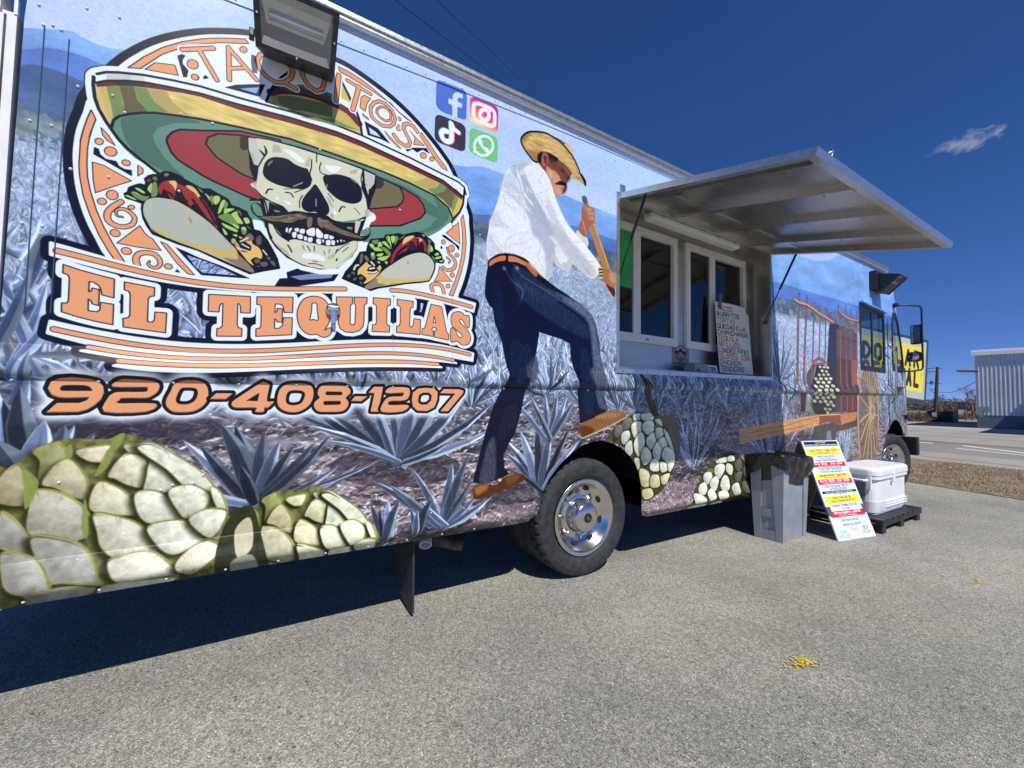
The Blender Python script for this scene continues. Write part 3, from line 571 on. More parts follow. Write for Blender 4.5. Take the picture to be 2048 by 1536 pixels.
    def wood(base): return lambda X, Y: np.clip(np.array(base, np.float32)/255*(.6+.8*npw[Y, X])[..., None], 0, 1)
    F_(zK, '330,1290 440,1075 520,1020 620,1070 640,1160 600,1120 520,1075 460,1120 430,1200 400,1320', (150,90,74), .9); F_(zK, '330,1300 440,1140 480,1130 440,1300 420,1536 330,1536', (84,72,72), .85); F_(zK, '470,1120 600,1110 620,1200 480,1190', (120,84,74), .8); F_(zQ, '320,560 350,580 380,700 385,790 315,780', (134,146,96), 1)
    F_(zK, '680,520 800,520 860,560 1060,620 1110,700 1110,1536 640,1536 650,1050', (62,58,66), 1)
    F_(zK, '790,600 1060,660 1100,760 1100,1536 800,1536', wood((112,84,78)), .9); F_(zK, '860,560 1060,600 1060,690 870,640', (104,100,92), .8)
    for k in range(9): L_(zK, '%f,%f %f,%f' % (820+k*32, 610+k*8, 830+k*33, 1536), .006, (70,44,38), False, a=.7)
    for y in (760, 1080, 1250, 1330): L_(zK, '800,%f 1100,%f' % (y-40, y+40), .02, (78,62,60), False, a=.8)
    F_(zQ, '640,0 1110,0 1110,800 720,800', wood((84,58,54)), .9); F_(zQ, '660,0 800,0 780,790 720,800', (56,54,64), .9); F_(zQ, '960,600 1100,560 1100,780 970,790', wood((110,54,44)), .9)
    F_(zQ, '1040,0 1110,0 1110,380 1040,380', wood((164,92,64)), .9)
    # heart on the cart
    heartC = []
    c = px2c(smooth(Zm(zQ, '480,100 530,80 600,85 650,140 700,210 735,320 760,420 810,490 760,600 740,720 700,820 620,840 480,830 420,720 420,500 380,400 440,280'), True, 4)); cv.poly([c], (54,50,38)); c0 = cv.cover([c])
    for r_ in range(13):
        y = 110+r_*58; hw = np.interp(y, [100, 480, 520, 820], [70, 185, 175, 130]); sz = np.interp(y, [100, 450, 820], [30, 46, 36])
        for k in range(-4, 5):
            x = 590+(k+(r_ % 2)*.5)*sz*2.0-(y-400)*.02
            if abs(x-595) > hw: continue
            if y > 640 and x < 590: continue
            p = ell(zQ, x+rng.normal(0, 4), y+rng.normal(0, 4), sz*.78, sz*.56, 20+rng.normal(0, 12), 7)
            cv.poly([px2c(p+np.array([0, 1.2]))], (120,124,70), .9); cv.poly([px2c(p)], np.array([(214,214,180),(196,196,158),(222,222,196)][rng.integers(3)])*(.8 if y > 560 else 1.), 1)
    # poles and rail
    for st, w in [('215,70 205,400 195,900 190,1420',.05),('335,110 320,500 300,1000 295,1440',.045),('458,205 440,500 430,900 410,1440',.035),('545,265 535,600 520,1060',.03),('630,315 622,600 615,1050',.03),('697,355 695,500',.025),('772,410 770,510',.02),('820,250 840,480 850,800 850,1100 865,1536',.035),('932,245 935,600 940,1100 950,1536',.035),('1014,305 1010,600 1020,1100 1040,1536',.035),('1104,350 1105,800 1105,1200',.04)]:
        L_(zK, st, w, (98,64,58)); L_(zK, st, w*.5, (166,116,98))
    for st in ['190,0 188,400 180,560 170,820','300,0 300,380 295,560 290,780','865,560 862,800','955,560 958,780','1040,570 1035,770','850,0 860,420','945,0 955,400','1040,0 1045,420']:
        L_(zQ, st, .036, (98,64,56)); L_(zQ, st, .018, (170,118,98))
    F_(zQ, '240,500 330,520 310,790 240,800', (66,40,40), .9)
    L_(zK, '150,150 220,200 330,230 440,300 530,370 620,420 740,500', .05, (120,80,56)); L_(zK, '150,140 220,190 330,222 440,290 530,360 620,412 740,492', .026, (206,160,120))
    L_(zK, '830,290 860,360 960,430 1050,465 1130,480', .045, (120,80,56)); L_(zK, '830,284 860,352 960,424 1050,458 1130,472', .022, (206,150,108))
    # bed beams
    F_(zQ, '440,1010 1110,900 1110,1020 800,1100 760,1240 480,1230 380,1240 440,1100', (78,64,58), .85); F_(zQ, '235,1090 300,1075 310,1430 240,1420', (92,72,64), .95); F_(zQ, '640,1100 700,1080 720,1240 640,1240', (150,160,190), .7)
    F_(zU, '1715,320 1740,305 2048,255 2048,390 1725,480', wood((190,148,106)), 1); F_(zQ, '-520,1030 0,930 300,870 525,840 530,1000 300,1060 0,1140 -520,1250', wood((204,148,100)), 1)
    for st in ['-500,1120 -300,1060 0,1010 250,930 500,880','-480,1180 -200,1110 100,1060 400,980']: L_(zQ, st, .006, (120,74,40), a=.8)
    F_(zQ, '525,850 850,835 850,1000 800,1000 740,960 660,950 580,970 530,1000', wood((138,78,50)), 1); F_(zQ, '850,840 1085,795 1085,920 860,1000', wood((196,124,78)), 1); L_(zQ, '530,848 850,835', .014, (230,180,120), False)
    # wheel
    F_(zQ, '1200,160 1390,180 1430,520 1430,900 1400,1400 1350,1536 1180,1536 1140,900 1150,500', (112,98,84), .75, True)
    for _ in range(320):
        x, y = rng.uniform(1150, 1420), rng.uniform(220, 1520); p = ell(zQ, x, y, rng.uniform(4, 16), rng.uniform(3, 9), 30, 5); cv.poly([px2c(p)], LT[rng.integers(len(LT))], .5)
    for (x, y, w) in [(1215,170,.03),(1260,180,.035),(1300,165,.035),(1345,180,.03),(1385,300,.03),(1410,540,.035),(1160,560,.03),(1150,960,.05),(1165,1250,.05),(1210,1480,.045),(1270,1520,.045),(1330,1520,.045),(1390,1430,.035),(1415,1180,.03),(1425,860,.04)]:
        L_(zQ, '1325,790 %f,%f' % (x, y), w, (120,88,58), False); L_(zQ, '1320,786 %f,%f' % (x-4, y-3), w*.55, (206,170,120), False)
    L_(zQ, '1200,150 1160,330 1135,600 1130,900 1140,1200 1165,1500 1170,1600', .075, (150,98,60)); L_(zQ, '1193,150 1153,330 1128,600 1123,900 1133,1200 1158,1500', .035, (212,162,108))
    L_(zQ, '1340,160 1385,300 1415,520 1430,800 1425,1100 1400,1400 1380,1560', .05, (160,118,76)); L_(zQ, '1345,160 1390,300 1418,520 1434,800 1429,1100', .02, (216,178,126))
    F_(zQ, '1290,720 1370,700 1385,800 1370,900 1310,900 1295,800', (196,166,128), 1, True); F_(zQ, '1330,740 1365,730 1370,800 1340,850', (150,120,90), .9, True)
    # ---- round logo
    SOFT = 0
    for ax in (0, 1): cv.a = (np.roll(cv.a, 1, ax)+2*cv.a+np.roll(cv.a, -1, ax))/4          # photographic part of the print: lens softness and grain
    cv.a *= (1+.10*(noise2((CH, CW), 2., rng, 2)-.5)+.10*(noise2((CH, CW), (9, 7), rng, 2)-.5))[..., None]
    circ = np.vstack([Zm(z1, '560,86 600,98 640,112 685,130'), Zm(zq2, '600,170 900,390 1150,600 1400,850 1620,1110 1800,1350'), Zm(zP, '530,225'), Zm(zP, '690,620 706,750 718,900 712,1050 690,1200 650,1350 600,1480 575,1536'),
                      Zm(z1, '868,592 740,580 560,577 400,566 260,546'), Zm(zO, '555,1240 400,985 280,750 190,500 130,250 105,0'), Zm(zA, '430,880 450,760 490,660 530,560'), Zm(zA, '700,390 800,320 900,270 1010,235 1130,212 1250,202 1400,205'), Zm(z1, '500,72 530,78')])
    hatT = Zm(zN, '215,115 340,90 500,95 800,125 1200,198 1536,272'); hatT = np.vstack([hatT, Zm(zB, '0,580 300,660 570,740 720,800 1000,930 1200,1030 1290,1075 1325,1105 1335,1150')])
    hatB = np.vstack([Zm(zN, '175,150 170,250 190,420 240,560 330,720 420,850 500,960 620,1080 760,1195 900,1305 1010,1395'), Zm(z1, '340,370 420,420 505,440 560,480 640,520 700,505 730,484 790,490 856,474'), Zm(zT2, '1560,180 1760,40'), Zm(zP, '550,700 610,640 645,560 655,470 660,400')])
    hato = np.vstack([hatT, hatB[::-1]])
    tacoL = np.vstack([Zm(zT1, '60,370 100,350 120,290 200,260 260,245 320,265 340,230 320,180 370,140 430,125 500,130 560,90 650,95 760,140 850,200 960,260 1050,310 1150,310 1250,370 1380,440 1420,520 1520,550 1620,600 1640,650 1680,700 1710,830 1790,850 1880,960 1960,1100 2010,1200 2040,1320 1850,1350 1660,1390 1300,1230 1000,1090 750,1010 420,880 350,780 300,680 280,560 290,490 180,450 80,420')])
    tacoR = Zm(zT2, '40,920 90,820 200,700 290,560 320,510 420,500 440,400 490,310 600,300 700,290 720,240 850,230 920,215 1000,240 1100,215 1200,195 1320,215 1360,270 1420,300 1480,370 1490,460 1560,500 1600,560 1610,620 1640,640 1620,680 1500,660 1490,780 1440,900 1400,960 1290,980 1040,1000 800,1040 600,1070 480,1110 400,1070 200,990')
    skull = Zm(zS, '80,125 300,150 550,215 780,285 1000,350 1255,450 1390,510 1390,620 1370,680 1310,870 1350,900 1345,940 1300,960 1210,1180 1200,1260 1160,1340 1080,1420 980,1480 820,1480 640,1440 480,1360 360,1250 300,1160 260,1010 200,740 165,650 105,600 160,560 100,400 80,250')
    # banner
    top = np.vstack([Zm(zE1, '130,30 400,110 700,190 1000,270 1536,385'), Zm(z1, '400,565 480,572 560,576 620,576 700,577 760,577 800,580 850,588'), Zm(zE3, '1700,225 1985,320')])
    topb = np.vstack([Zm(zE1, '130,180 400,260 700,330 1000,400 1536,515'), Zm(z1, '400,574 480,580 560,584 700,586 760,587 800,590 850,600'), Zm(zE3, '1700,340 1960,440')])
    def pf(p, dg=4):
        o = np.argsort(p[:, 0]); x, y = p[o, 0], p[o, 1]; x0_, sc_ = x.mean(), np.ptp(x)/2; c_ = np.polyfit((x-x0_)/sc_, y, dg); xs_ = np.linspace(x[0], x[-1], 26); return np.stack([xs_, np.polyval(c_, (xs_-x0_)/sc_)], 1)
    top = pf(top); topb = pf(topb); ban1 = np.vstack([top, topb[::-1]])
    def strip(zl, sl, zr, sr, mid): return np.vstack([Zm(zl, sl), Zm(z1, mid), Zm(zr, sr)])
    b2t = np.vstack([Zm(zE1, '130,990 90,1060 90,1150'), Zm(zE1, '300,1210 520,1260')]);
    low_t = np.vstack([Zm(zE1, '125,990 400,1060 800,1140 1200,1200 1536,1240'), Zm(z1, '400,689 500,690 600,687 700,681 780,681 850,686'), Zm(zD, '1250,690 1380,730')])
    low_1 = np.vstack([Zm(zE1, '90,1150 300,1200 515,1255 800,1310'), Zm(z1, '250,705 350,714 500,717 650,711 780,706 850,712'), Zm(zD, '1180,740 1270,755 1375,775')])
    low_2 = np.vstack([Zm(zE1, '505,1360 700,1395 905,1430'), Zm(z1, '300,722 450,730 600,727 750,720 830,724'), Zm(zD, '1100,755 1280,790')])
    low_3 = np.vstack([Zm(zC, '680,805 800,820 1000,835 1300,845'), Zm(z1, '500,740 600,737 700,733 780,733 820,735'), Zm(zD, '1100,800 1190,815')])
    low_t, low_1, low_2, low_3 = pf(low_t), pf(low_1), pf(low_2), pf(low_3)
    lows = [np.vstack([low_t, low_1[::-1]]), np.vstack([low_1[4:-2], low_2[::-1]]), np.vstack([low_2[4:-2], low_3[::-1]])]
    # letters
    E_ = lambda z, s: Zm(z, s)
    letters = [
     [E_(zE1, '285,300 500,370 700,425 915,480 908,712 760,675 745,600 720,560 660,520 605,512 600,635 630,625 640,590 730,608 722,808 640,785 625,745 595,725 592,868 700,882 735,860 745,765 905,790 895,1042 700,1005 480,950 262,882 265,772 330,775 350,740 360,470 345,430 280,405')],
     [E_(zE1, '1038,515 1410,585 1405,685 1360,685 1335,710 1322,1005 1370,1012 1405,985 1415,885')[:0] if 0 else np.vstack([Zm(zE1, '1038,515 1410,585 1405,688 1350,695 1330,730 1322,1003 1380,1010 1405,980 1412,885'), Zm(zC, '985,490 978,608 850,590 728,573'), Zm(zE1, '1018,962 1080,955 1103,925 1108,670 1090,630 1035,612')])],
     [E_(zE2, '128,208 740,242 735,485 595,480 590,380 575,350 553,345 545,660 560,695 615,712 610,825 242,822 248,708 300,700 325,670 335,342 305,350 285,390 278,468 120,460')],
     [E_(zE2, '832,245 1362,250 1355,478 1230,475 1222,400 1195,360 1150,352 1100,352 1098,478 1125,460 1130,415 1208,420 1200,618 1125,612 1115,580 1092,570 1090,708 1160,705 1205,670 1220,550 1352,552 1342,802 815,825 818,712 870,705 890,675 897,400 880,365 830,355')],
    ]
    Qo = smooth(Zm(zE2, '1418,500 1450,370 1530,270 1660,237 1790,265 1870,350 1905,450 1905,560 1870,660 1825,720 1840,735 1860,710 1930,700 1925,760 1880,820 1800,838 1740,815 1700,795 1600,800 1500,740 1440,640'), True, 4)
    Qi = smooth(Zm(zE2, '1640,345 1700,340 1712,370 1712,430 1730,570 1700,590 1660,575 1610,585 1615,540 1635,440'), True, 3)
    letters.append([Qo, Qi])
    letters.append([np.vstack([Zm(zE3, '85,230 310,232 308,322 280,345 275,590'), Zm(zE3, '290,608 320,610 340,590 350,345 330,322 330,232 508,238 505,322 478,330 468,360 465,560 450,640 400,695 310,718 210,710 140,665 112,590 108,345 90,322')])])
    letters.append([Zm(zE3, '590,240 828,258 825,345 790,350 778,380 775,580 785,615 818,628 812,712 575,705 580,612 620,608 632,580 635,365 622,335 588,325')])
    letters.append([Zm(zE3, '918,262 1138,292 1135,372 1105,378 1095,410 1088,640 1120,640 1138,610 1145,528 1238,540 1230,745 905,715 908,632 945,622 958,590 960,380 945,350 915,345')])
    letters.append([Zm(zE3, '1378,330 1525,362 1590,690 1600,720 1622,745 1618,822 1425,780 1424,700 1455,680 1450,655 1400,650 1390,680 1412,700 1410,772 1252,745 1256,668 1290,655 1310,600'), Zm(zE3, '1425,495 1446,580 1408,582')])
    letters.append([smooth(Zm(zE3, '1650,540 1660,480 1700,440 1760,430 1810,450 1840,485 1860,482 1905,500 1898,652 1850,625 1825,570 1790,535 1770,550 1785,590 1850,650 1900,720 1922,790 1905,860 1850,890 1790,880 1750,845 1720,835 1700,845 1645,830 1650,660 1710,675 1730,730 1770,785 1805,775 1790,740 1720,680 1665,620'), True, 3)])
    unders = [smooth(circ, True, 3), hato, tacoL, tacoR]
    kb, kw = .066, .026
    for p in unders+[ban1]+lows: c = px2c(p); cv.poly([c], NAVY); cv.stroke(c, kb*m*.62+kw*m*.6, NAVY, True)
    for g in letters: c = px2c(g[0]); cv.stroke(c, .086*m, NAVY, True)
    # inner navy between letters and strips
    # the top banner and letters fill
    c = px2c(circ); cv.poly([px2c(smooth(circ, True, 3))], WH)
    # windows of the ground between the parts
    for p in [hato, tacoL, tacoR]: cv.stroke(px2c(p), .05*m, WH, True); cv.poly([px2c(p)], WH)
    # holes: navy then print showing
    def hole(z, st, z2=None, st2=None, col=(150,172,212)):
        F_(z, st, NAVY, 1)
        if st2:
            cc = px2c(Zm(z2 or z, st2)); cv.poly([cc], col)
            if col[2] < 220:
                for _ in range(60):
                    lo = cc.min(0); hi = cc.max(0); q = lo+(hi-lo)*rng.random(2); an = rng.normal(.9, .5); L = 16
                    pp = np.array([q-[np.cos(an)*L, -np.sin(an)*L], q+[2, 2], q+[np.cos(an)*L, -np.sin(an)*L]])
                    msk = cv.cover([cc]); cm = cv.cover([pp])
                    if cm is None: continue
                    x0, y0, x1, y1, mm = cm; X0, Y0, X1, Y1, MM = msk
                    a0, b0, a1, b1 = max(x0, X0), max(y0, Y0), min(x1, X1), min(y1, Y1)
                    if a1 <= a0 or b1 <= b0: continue
                    cv.blend((a0, b0, a1, b1, mm[b0-y0:b1-y0, a0-x0:a1-x0]*MM[b0-Y0:b1-Y0, a0-X0:a1-X0]), [(206,218,240),(74,84,120)][rng.integers(2)])
    hole(zT1, '705,1050 850,1110 1000,1180 1300,1290 1670,1455 1040,1410', zT1, '850,1150 1200,1270 1500,1415 1060,1380 960,1300')
    hole(zq1, '745,715 900,680 1100,672 1300,675 1225,845', zq1, '950,730 1220,712 1180,800', (132,172,232))
    hole(zq2, '650,820 850,930 1035,1155 890,1085 700,1025', zq2, '710,905 820,980 890,1060 735,1005', (196,216,240))
    F_(z1, '572,545 600,535 690,530 668,562 600,572 545,578 560,556', NAVY, 1); F_(z1, '580,553 640,545 668,547 662,556 600,560', (120,138,176), 1)
    cv.poly([px2c(np.array([(505,540),(570,530),(575,556),(505,560)]))], WH, 1)
    # orange ring
    def ring(pts_o, pts_i): FL(z1, np.vstack([pts_o, pts_i[::-1]]), OR, .0035)
    ring(Zm(zN, '143,575 90,690 40,830 0,980'), Zm(zN, '203,700 150,830 115,960 95,1080')[:0] if 0 else Zm(zN, '203,700 160,800 120,940 100,1010'))
    FL(z1, np.vstack([Zm(zN, '143,572 90,690 45,820 5,970'), Zm(zO, '185,0 195,150 240,400 330,660 450,930 560,1120 665,1275 808,1310'), Zm(zO, '640,1050 520,830 420,600 340,350 300,150 295,0'), Zm(zN, '90,1250 95,1080 130,880 203,695')]), OR, .0035)
    FL(z1, np.vstack([Zm(zA, '755,400 850,335 960,280 1080,245 1200,228 1320,224 1450,230'), Zm(zA, '1470,258 1300,252 1180,262 1080,280 960,320 830,405')]), OR, .0035)
    FL(z1, np.vstack([Zm(zq2, '265,20 420,95 600,210 760,330 900,450 1020,560 1160,690 1365,850'), Zm(zq2, '1280,800 1120,660 1040,560 920,490 780,390 600,280 440,180 290,100')]), OR, .0035)
    FL(z1, np.vstack([Zm(zq2, '1485,985 1600,1140 1720,1330 1850,1500'), Zm(zP, '485,215 430,185'), Zm(zq2, '1700,1400 1560,1190 1455,1030')]), OR, .0035)
    FL(z1, np.vstack([Zm(zP, '648,660 670,800 680,950 665,1100 630,1250 580,1400 545,1495 500,1485 550,1370 600,1230 630,1080 640,930 635,800 620,710')]), OR, .0035)
    # ornaments
    for z, st in [(zO,'365,-40 510,0 890,212 700,270 405,372 375,200'),(zO,'690,1042 1000,808 1060,900 1110,950 1170,985 1285,1142 960,1095'),(zO,'1275,1022 1365,1060 1730,1470 1640,1455 1500,1320'),(zN,'830,55 960,-30 1215,0 1260,135'),(zP,'600,740 615,965 470,850'),(zP,'405,1190 530,1345 350,1345 385,1280'),(zq2,'600,470 650,440 745,490 690,560 660,680 585,625'),(zq2,'620,710 700,770 715,805 630,750'),(zq2,'940,960 1190,1225 1130,1195 1000,1060'),(zq2,'1310,960 1400,1060 1530,1180 1370,1165 1390,1060'),(zN,'740,1280 808,1330 805,1385 740,1420'),(zN,'268,800 350,880 450,1030 350,970 290,900')]:
        FL(z, st, OR, .003)
    for z, x, y, rx, ry, ro in [(zN,245,978,55,42,10),(zN,392,1107,82,60,15),(zN,590,1252,56,38,15),(zO,630,400,80,65,10),(zO,493,487,62,46,10),(zO,670,910,70,48,15),(zO,820,1150,70,48,12),(zO,1380,1355,55,38,10),(zO,885,565,46,30,0),(zN,1450,-10,65,55,20),(zN,1475,155,50,36,20),(zq1,1002,200,52,42,15),(zq2,1513,1325,48,45,30),(zq2,1635,1375,34,34,20),(zq2,1150,920,36,46,-20),(zq2,1165,790,20,32,-20),(zP,445,942,22,24,0),(zP,525,1010,34,36,0),(zP,583,1076,22,22,0),(zP,535,1280,24,24,0),(zP,492,1393,22,22,0),(zq1,310,400,80,62,25),(zq1,340,575,52,40,25)]:
        FL(z, ell(z, x, y, rx, ry, ro), OR, .003)
    for z, st, w in [(zO,'750,490 640,560 570,640 580,740 680,810 800,825 900,790 930,710 880,640 790,590 720,590 680,620 700,680 770,695',[.05,.055,.055,.05,.045,.04,.035,.03,.02,.012,.008]),(zO,'970,1340 945,1260 985,1190 1080,1170 1190,1190 1260,1260 1270,1330 1220,1370 1150,1360 1110,1320 1130,1285',[.055,.055,.05,.045,.04,.03,.02,.01]),(zP,'335,1445 320,1390 370,1370 430,1395 450,1470',[.05,.05,.05]),(zP,'480,1000 500,1060 550,1110 570,1170 540,1220 480,1230 440,1200',[.02,.035,.05,.05,.04]),(zP,'480,1100 515,1130 500,1155',[.02,.02])]:
        ww = np.array(w)*.34; L_(z, st, ww+.006, INK); L_(z, st, ww, OR)
    for z, st in [(zN,'180,1050 240,1070 260,1140 330,1200 420,1220 465,1230 500,1290 570,1330 665,1345 665,1425 170,1140'),(zq1,'100,285 160,260 210,280 170,350 180,420 250,490 230,580 180,570'),(zN,'1280,-20 1330,0 1390,70 1360,160 1320,150'),(zq2,'1240,1215 1400,1210 1560,1215 1605,1300 1500,1240 1420,1280 1350,1230 1280,1270'),(zP,'425,870 460,870 610,990 605,1030 560,970 500,930 440,890'),(zP,'415,985 435,985 432,1015 415,1010'),(zq1,'450,570 490,545 530,590 460,605'),(zO,'1465,1425 1500,1390 1545,1440')]:
        F_(z, st, NAVY, 1)
    # hat
    cH = px2c(hato); cv.poly([cH], WH); 
    F_(zN, '340,100 500,105 660,118 650,205 340,200', (190,200,194)); F_(zN, '660,120 820,145 830,215 650,205', (206,212,190))
    redT = np.vstack([Zm(zN, '205,225 340,200 600,200 830,220 1200,290 1536,360'), Zm(zB, '0,618 300,695 570,778 720,838 1000,968 1200,1065 1318,1160')])
    redB = np.vstack([Zm(zN, '210,280 500,262 700,270 1000,310 1300,355 1536,405'), Zm(zB, '0,650 300,728 570,808 720,868 1000,995 1200,1090 1310,1180')])
    grT = np.vstack([Zm(zN, '400,800 430,705 500,655 620,628 800,612 950,612 1200,640 1536,690'), Zm(zB, '0,752 300,822 600,926 850,1016 1000,1080 1150,1155 1230,1225 1262,1300')])
    cv.poly([px2c(np.vstack([redB, Zm(zB, '1316,1230 1270,1310'), grT[::-1], Zm(zN, '300,620 220,440')]))], (196,176,104))
    ns = noise2((CH, CW), (36, 9), rng, 2); 
    cs = px2c(np.vstack([Zm(zN, '1110,340 1300,358 1536,405'), Zm(zB, '0,650 300,728 570,808 720,868 1000,995 1100,1045 1090,1080 1000,1065 900,1030 600,920 300,818 0,748'), Zm(zN, '1536,680 1350,600 1200,480 1140,400')]))
    cv.poly([cs], lambda X, Y: np.clip(np.array((216,196,116), np.float32)/255*(.84+.3*ns[Y, X])[..., None], 0, 1))
    for z, st, col in [(zN,'340,270 500,265 545,480 570,600 520,640 430,690 400,520 360,380','114,140,84'),(zN,'500,265 690,275 730,430 870,600 620,630 560,630 560,500','104,96,70'),(zN,'690,275 860,300 920,420 1140,610 870,605 740,430','114,140,84'),(zN,'860,300 1110,340 1180,480 1400,640 1140,612 950,470','176,158,98'),(zN,'210,280 250,280 300,480 380,680 430,705 400,790 300,610 220,420','206,184,108'),
                       (zP,'290,250 430,310 360,380 270,400 130,325 230,300','184,166,100'),(zP,'430,318 500,360 440,430 350,450 280,402 370,385','122,144,84'),(zP,'500,362 580,405 540,540 525,600 440,510 350,450 440,430','110,104,74'),(zP,'580,405 615,440 560,600 535,640 525,590','130,146,84'),(zP,'615,440 645,460 640,560 600,640 555,690 545,650','206,184,108')]:
        F_(z, st, tuple(int(v) for v in col.split(',')))
    grO = np.vstack([grT, Zm(zP, '540,720 400,830 285,890'), Zm(z1, '790,492 730,484 640,520 505,440 420,420'), Zm(zN, '1340,1440 1010,1390 900,1310 700,1190 560,1060 440,910 420,840')])
    cv.poly([px2c(grO)], (100,140,122))
    F_(zN, '520,690 620,650 800,632 1000,635 1300,665 1536,720 1536,745 1200,745 1000,800 930,900 950,980 1060,1160 1200,1310 1360,1450 1200,1420 900,1270 700,1120 580,960 530,800', (80,112,98))
    F_(zB, '0,770 400,880 700,990 1000,1110 1170,1230 1190,1300 1100,1260 1000,1180 800,1080 400,930 0,800', (82,114,100), 1); F_(zP, '380,560 400,620 380,700 300,790 180,840 300,845 420,790 500,700 510,640 440,540 330,470', (84,116,100), 1)
    red = np.vstack([Zm(zN, '1110,980 1120,920 1180,860 1280,825 1536,835'), Zm(zS, '80,240 300,500'), Zm(zS, '175,760 0,730'), Zm(zT1, '1000,90 830,0'), Zm(zN, '1300,1240 1170,1130')])
    FL(z1, np.vstack([Zm(zN, '1110,985 1115,930 1180,860 1280,825 1536,838'), Zm(z1, '480,262 560,280 600,400 500,400'), Zm(zT1, '1750,440 1640,410 1400,300 1200,210 1050,130 880,20'), Zm(zN, '1400,1310 1250,1210 1170,1120')]), (150,64,68), .008)
    FL(z1, np.vstack([Zm(zS, '1300,870 1340,500'), Zm(zP, '10,380 180,480 240,560 260,640 210,700 100,740 0,775'), Zm(zS, '1300,1035')]), (158,64,66), .008)
    FL(z1, np.vstack([Zm(zA, '1215,850 1230,810 1290,790 1420,800'), Zm(zS, '100,120 160,560 60,520 0,490'), Zm(zA, '1400,1010 1280,930')]), (112,108,78), .007)
    FL(z1, np.vstack([Zm(zS, '1320,860 1390,520'), Zm(zP, '0,380 25,440 40,490 20,540 -30,580')]), (112,108,78), .007)
    F_(zS, '0,120 80,120 90,250 40,260 0,240', (62,54,56)); F_(zS, '1390,520 1470,560 1475,610 1440,650 1390,650', (62,54,56))
    # hat edge band and lines
    cv.poly([px2c(np.vstack([redT, redB[::-1]]))], (104,48,50)); cv.stroke(px2c(redT), .008*m, INK); F_(zN, '380,205 600,200 830,220 830,285 700,272 480,264', (58,44,46), .8)
    cv.stroke(px2c(grT), .010*m, INK); cv.stroke(px2c(np.vstack([hatT])), .010*m, INK); cv.stroke(px2c(hatB[:11]), .012*m, INK); cv.stroke(px2c(hatB[-6:]), .012*m, INK)
    # crown
    FL(zB, '155,600 180,545 200,520 260,490 330,505 400,540 480,545 560,590 640,650 700,700 722,800 560,735 300,650', (196,174,100), .008)
    F_(zB, '215,565 300,565 545,620 545,695 400,660 240,640 190,600', (112,116,72)); F_(zB, '180,560 215,565 240,620 190,610', (122,150,84)); L_(zB, '180,545 250,535 350,545 450,570 560,615 640,660 705,730', .035, (104,48,50)); F_(zB, '560,480 640,540 700,660 640,600 560,560', (206,184,108)); F_(zB, '220,500 400,500 560,560 600,620 400,560 250,540', (72,98,74), .8)
    F_(zB, '350,690 545,700 700,770 560,740', (112,140,80), .9)
    L_(zB, '155,600 185,530 230,470 300,420', .012, INK); L_(zB, '722,800 700,690 640,560 600,480', .012, INK)
    # name round the rim: TAQUITOS
    taq = [(zq1,'170,200 590,180',.0185),(zq1,'400,205 640,615',.0185),(zq1,'800,170 810,610',.0185),(zq1,'800,175 1185,615',.0185),(zq1,'830,455 1010,450',.0165),
           (zq1,'1230,270 1190,350 1230,470 1320,570 1430,640 1560,650 1650,590 1680,500 1630,400 1500,330 1330,250 1230,270',.0185),(zq1,'1560,650 1720,735',.0185),(zq1,'1800,420 1810,560 1880,680 2000,760 2080,740 2110,640 2100,520',.0185),
           (zq2,'275,150 235,520',.023),(zq2,'400,225 740,425',.0165),(zq2,'570,320 480,650',.023),(zq2,'740,690 740,620 790,550 870,530 960,570 1050,660 1100,770 1080,860 1020,900 920,890 820,820 760,760 740,690',.0165),(zq2,'840,640 900,610 980,630 1040,720 1030,810 960,820 880,770 830,700 840,640',.010),
           (zq2,'1425,980 1370,900 1290,855 1230,870 1220,930 1270,1030 1320,1120 1300,1180 1240,1180 1150,1120 1080,1020',.0185)]
    for z, st, w in taq: L_(z, st, w+.020, WH, False)
    for z, st, w in taq: L_(z, st, w+.004, INK, False)
    for z, st, w in taq: L_(z, st, w-.002, OR, False)
    # banner strips and letters
    for p in [ban1]+lows: cv.poly([px2c(p)], WH); cv.stroke(px2c(p), .010*m, WH, True)
    ltr = [px2c(g[0]) for g in letters]
    for c in ltr: cv.stroke(c, .042*m, WH, True)
    for g in letters:
        cs_ = [px2c(p) for p in g]; cv.poly(cs_[:1], WH)
        cv.poly(cs_, OR)
        for c in cs_: cv.stroke(c, .0045*m, (52,44,52), True)
    # orange lines of the banner
    def oline(t, w): t = pf(t); L_(z1, t, w+.006, INK, True); L_(z1, t, w, OR, True)
    def midp(a, b, k=.5): n = 24; ra = smooth(a, False, 6); rb = smooth(b, False, 6); ia = np.linspace(0, len(ra)-1, n).astype(int); ib = np.linspace(0, len(rb)-1, n).astype(int); return ra[ia]*(1-k)+rb[ib]*k
    t1 = np.vstack([Zm(zE1, '210,128 400,185 700,262 1000,325 1536,440'), Zm(z1, '400,568 480,573 560,577 640,578 690,578')]); oline(t1, .020)
    t2 = np.vstack([Zm(zE3, '840,140 1000,150 1200,185 1400,225 1600,275 1800,330 1935,368')]); oline(t2, .020)
    t3 = np.vstack([Zm(zE1, '170,1095 400,1150 800,1220 1200,1265'), Zm(z1, '330,700 430,703 520,701 620,695 700,691 780,691 850,695'), Zm(zD, '1250,700 1358,740')]); oline(t3, .018)
    t4 = np.vstack([Zm(zE1, '595,1318 800,1350'), Zm(z1, '280,708 380,718 480,719 580,713 680,707 780,707 840,712'), Zm(zD, '1160,748 1260,768')]); oline(t4, .016)
    t5 = np.vstack([Zm(zC, '710,775 850,788 1000,795 1300,805'), Zm(z1, '520,731 620,727 700,723 780,724 820,726'), Zm(zD, '1080,778 1168,795')]); oline(t5, .018)
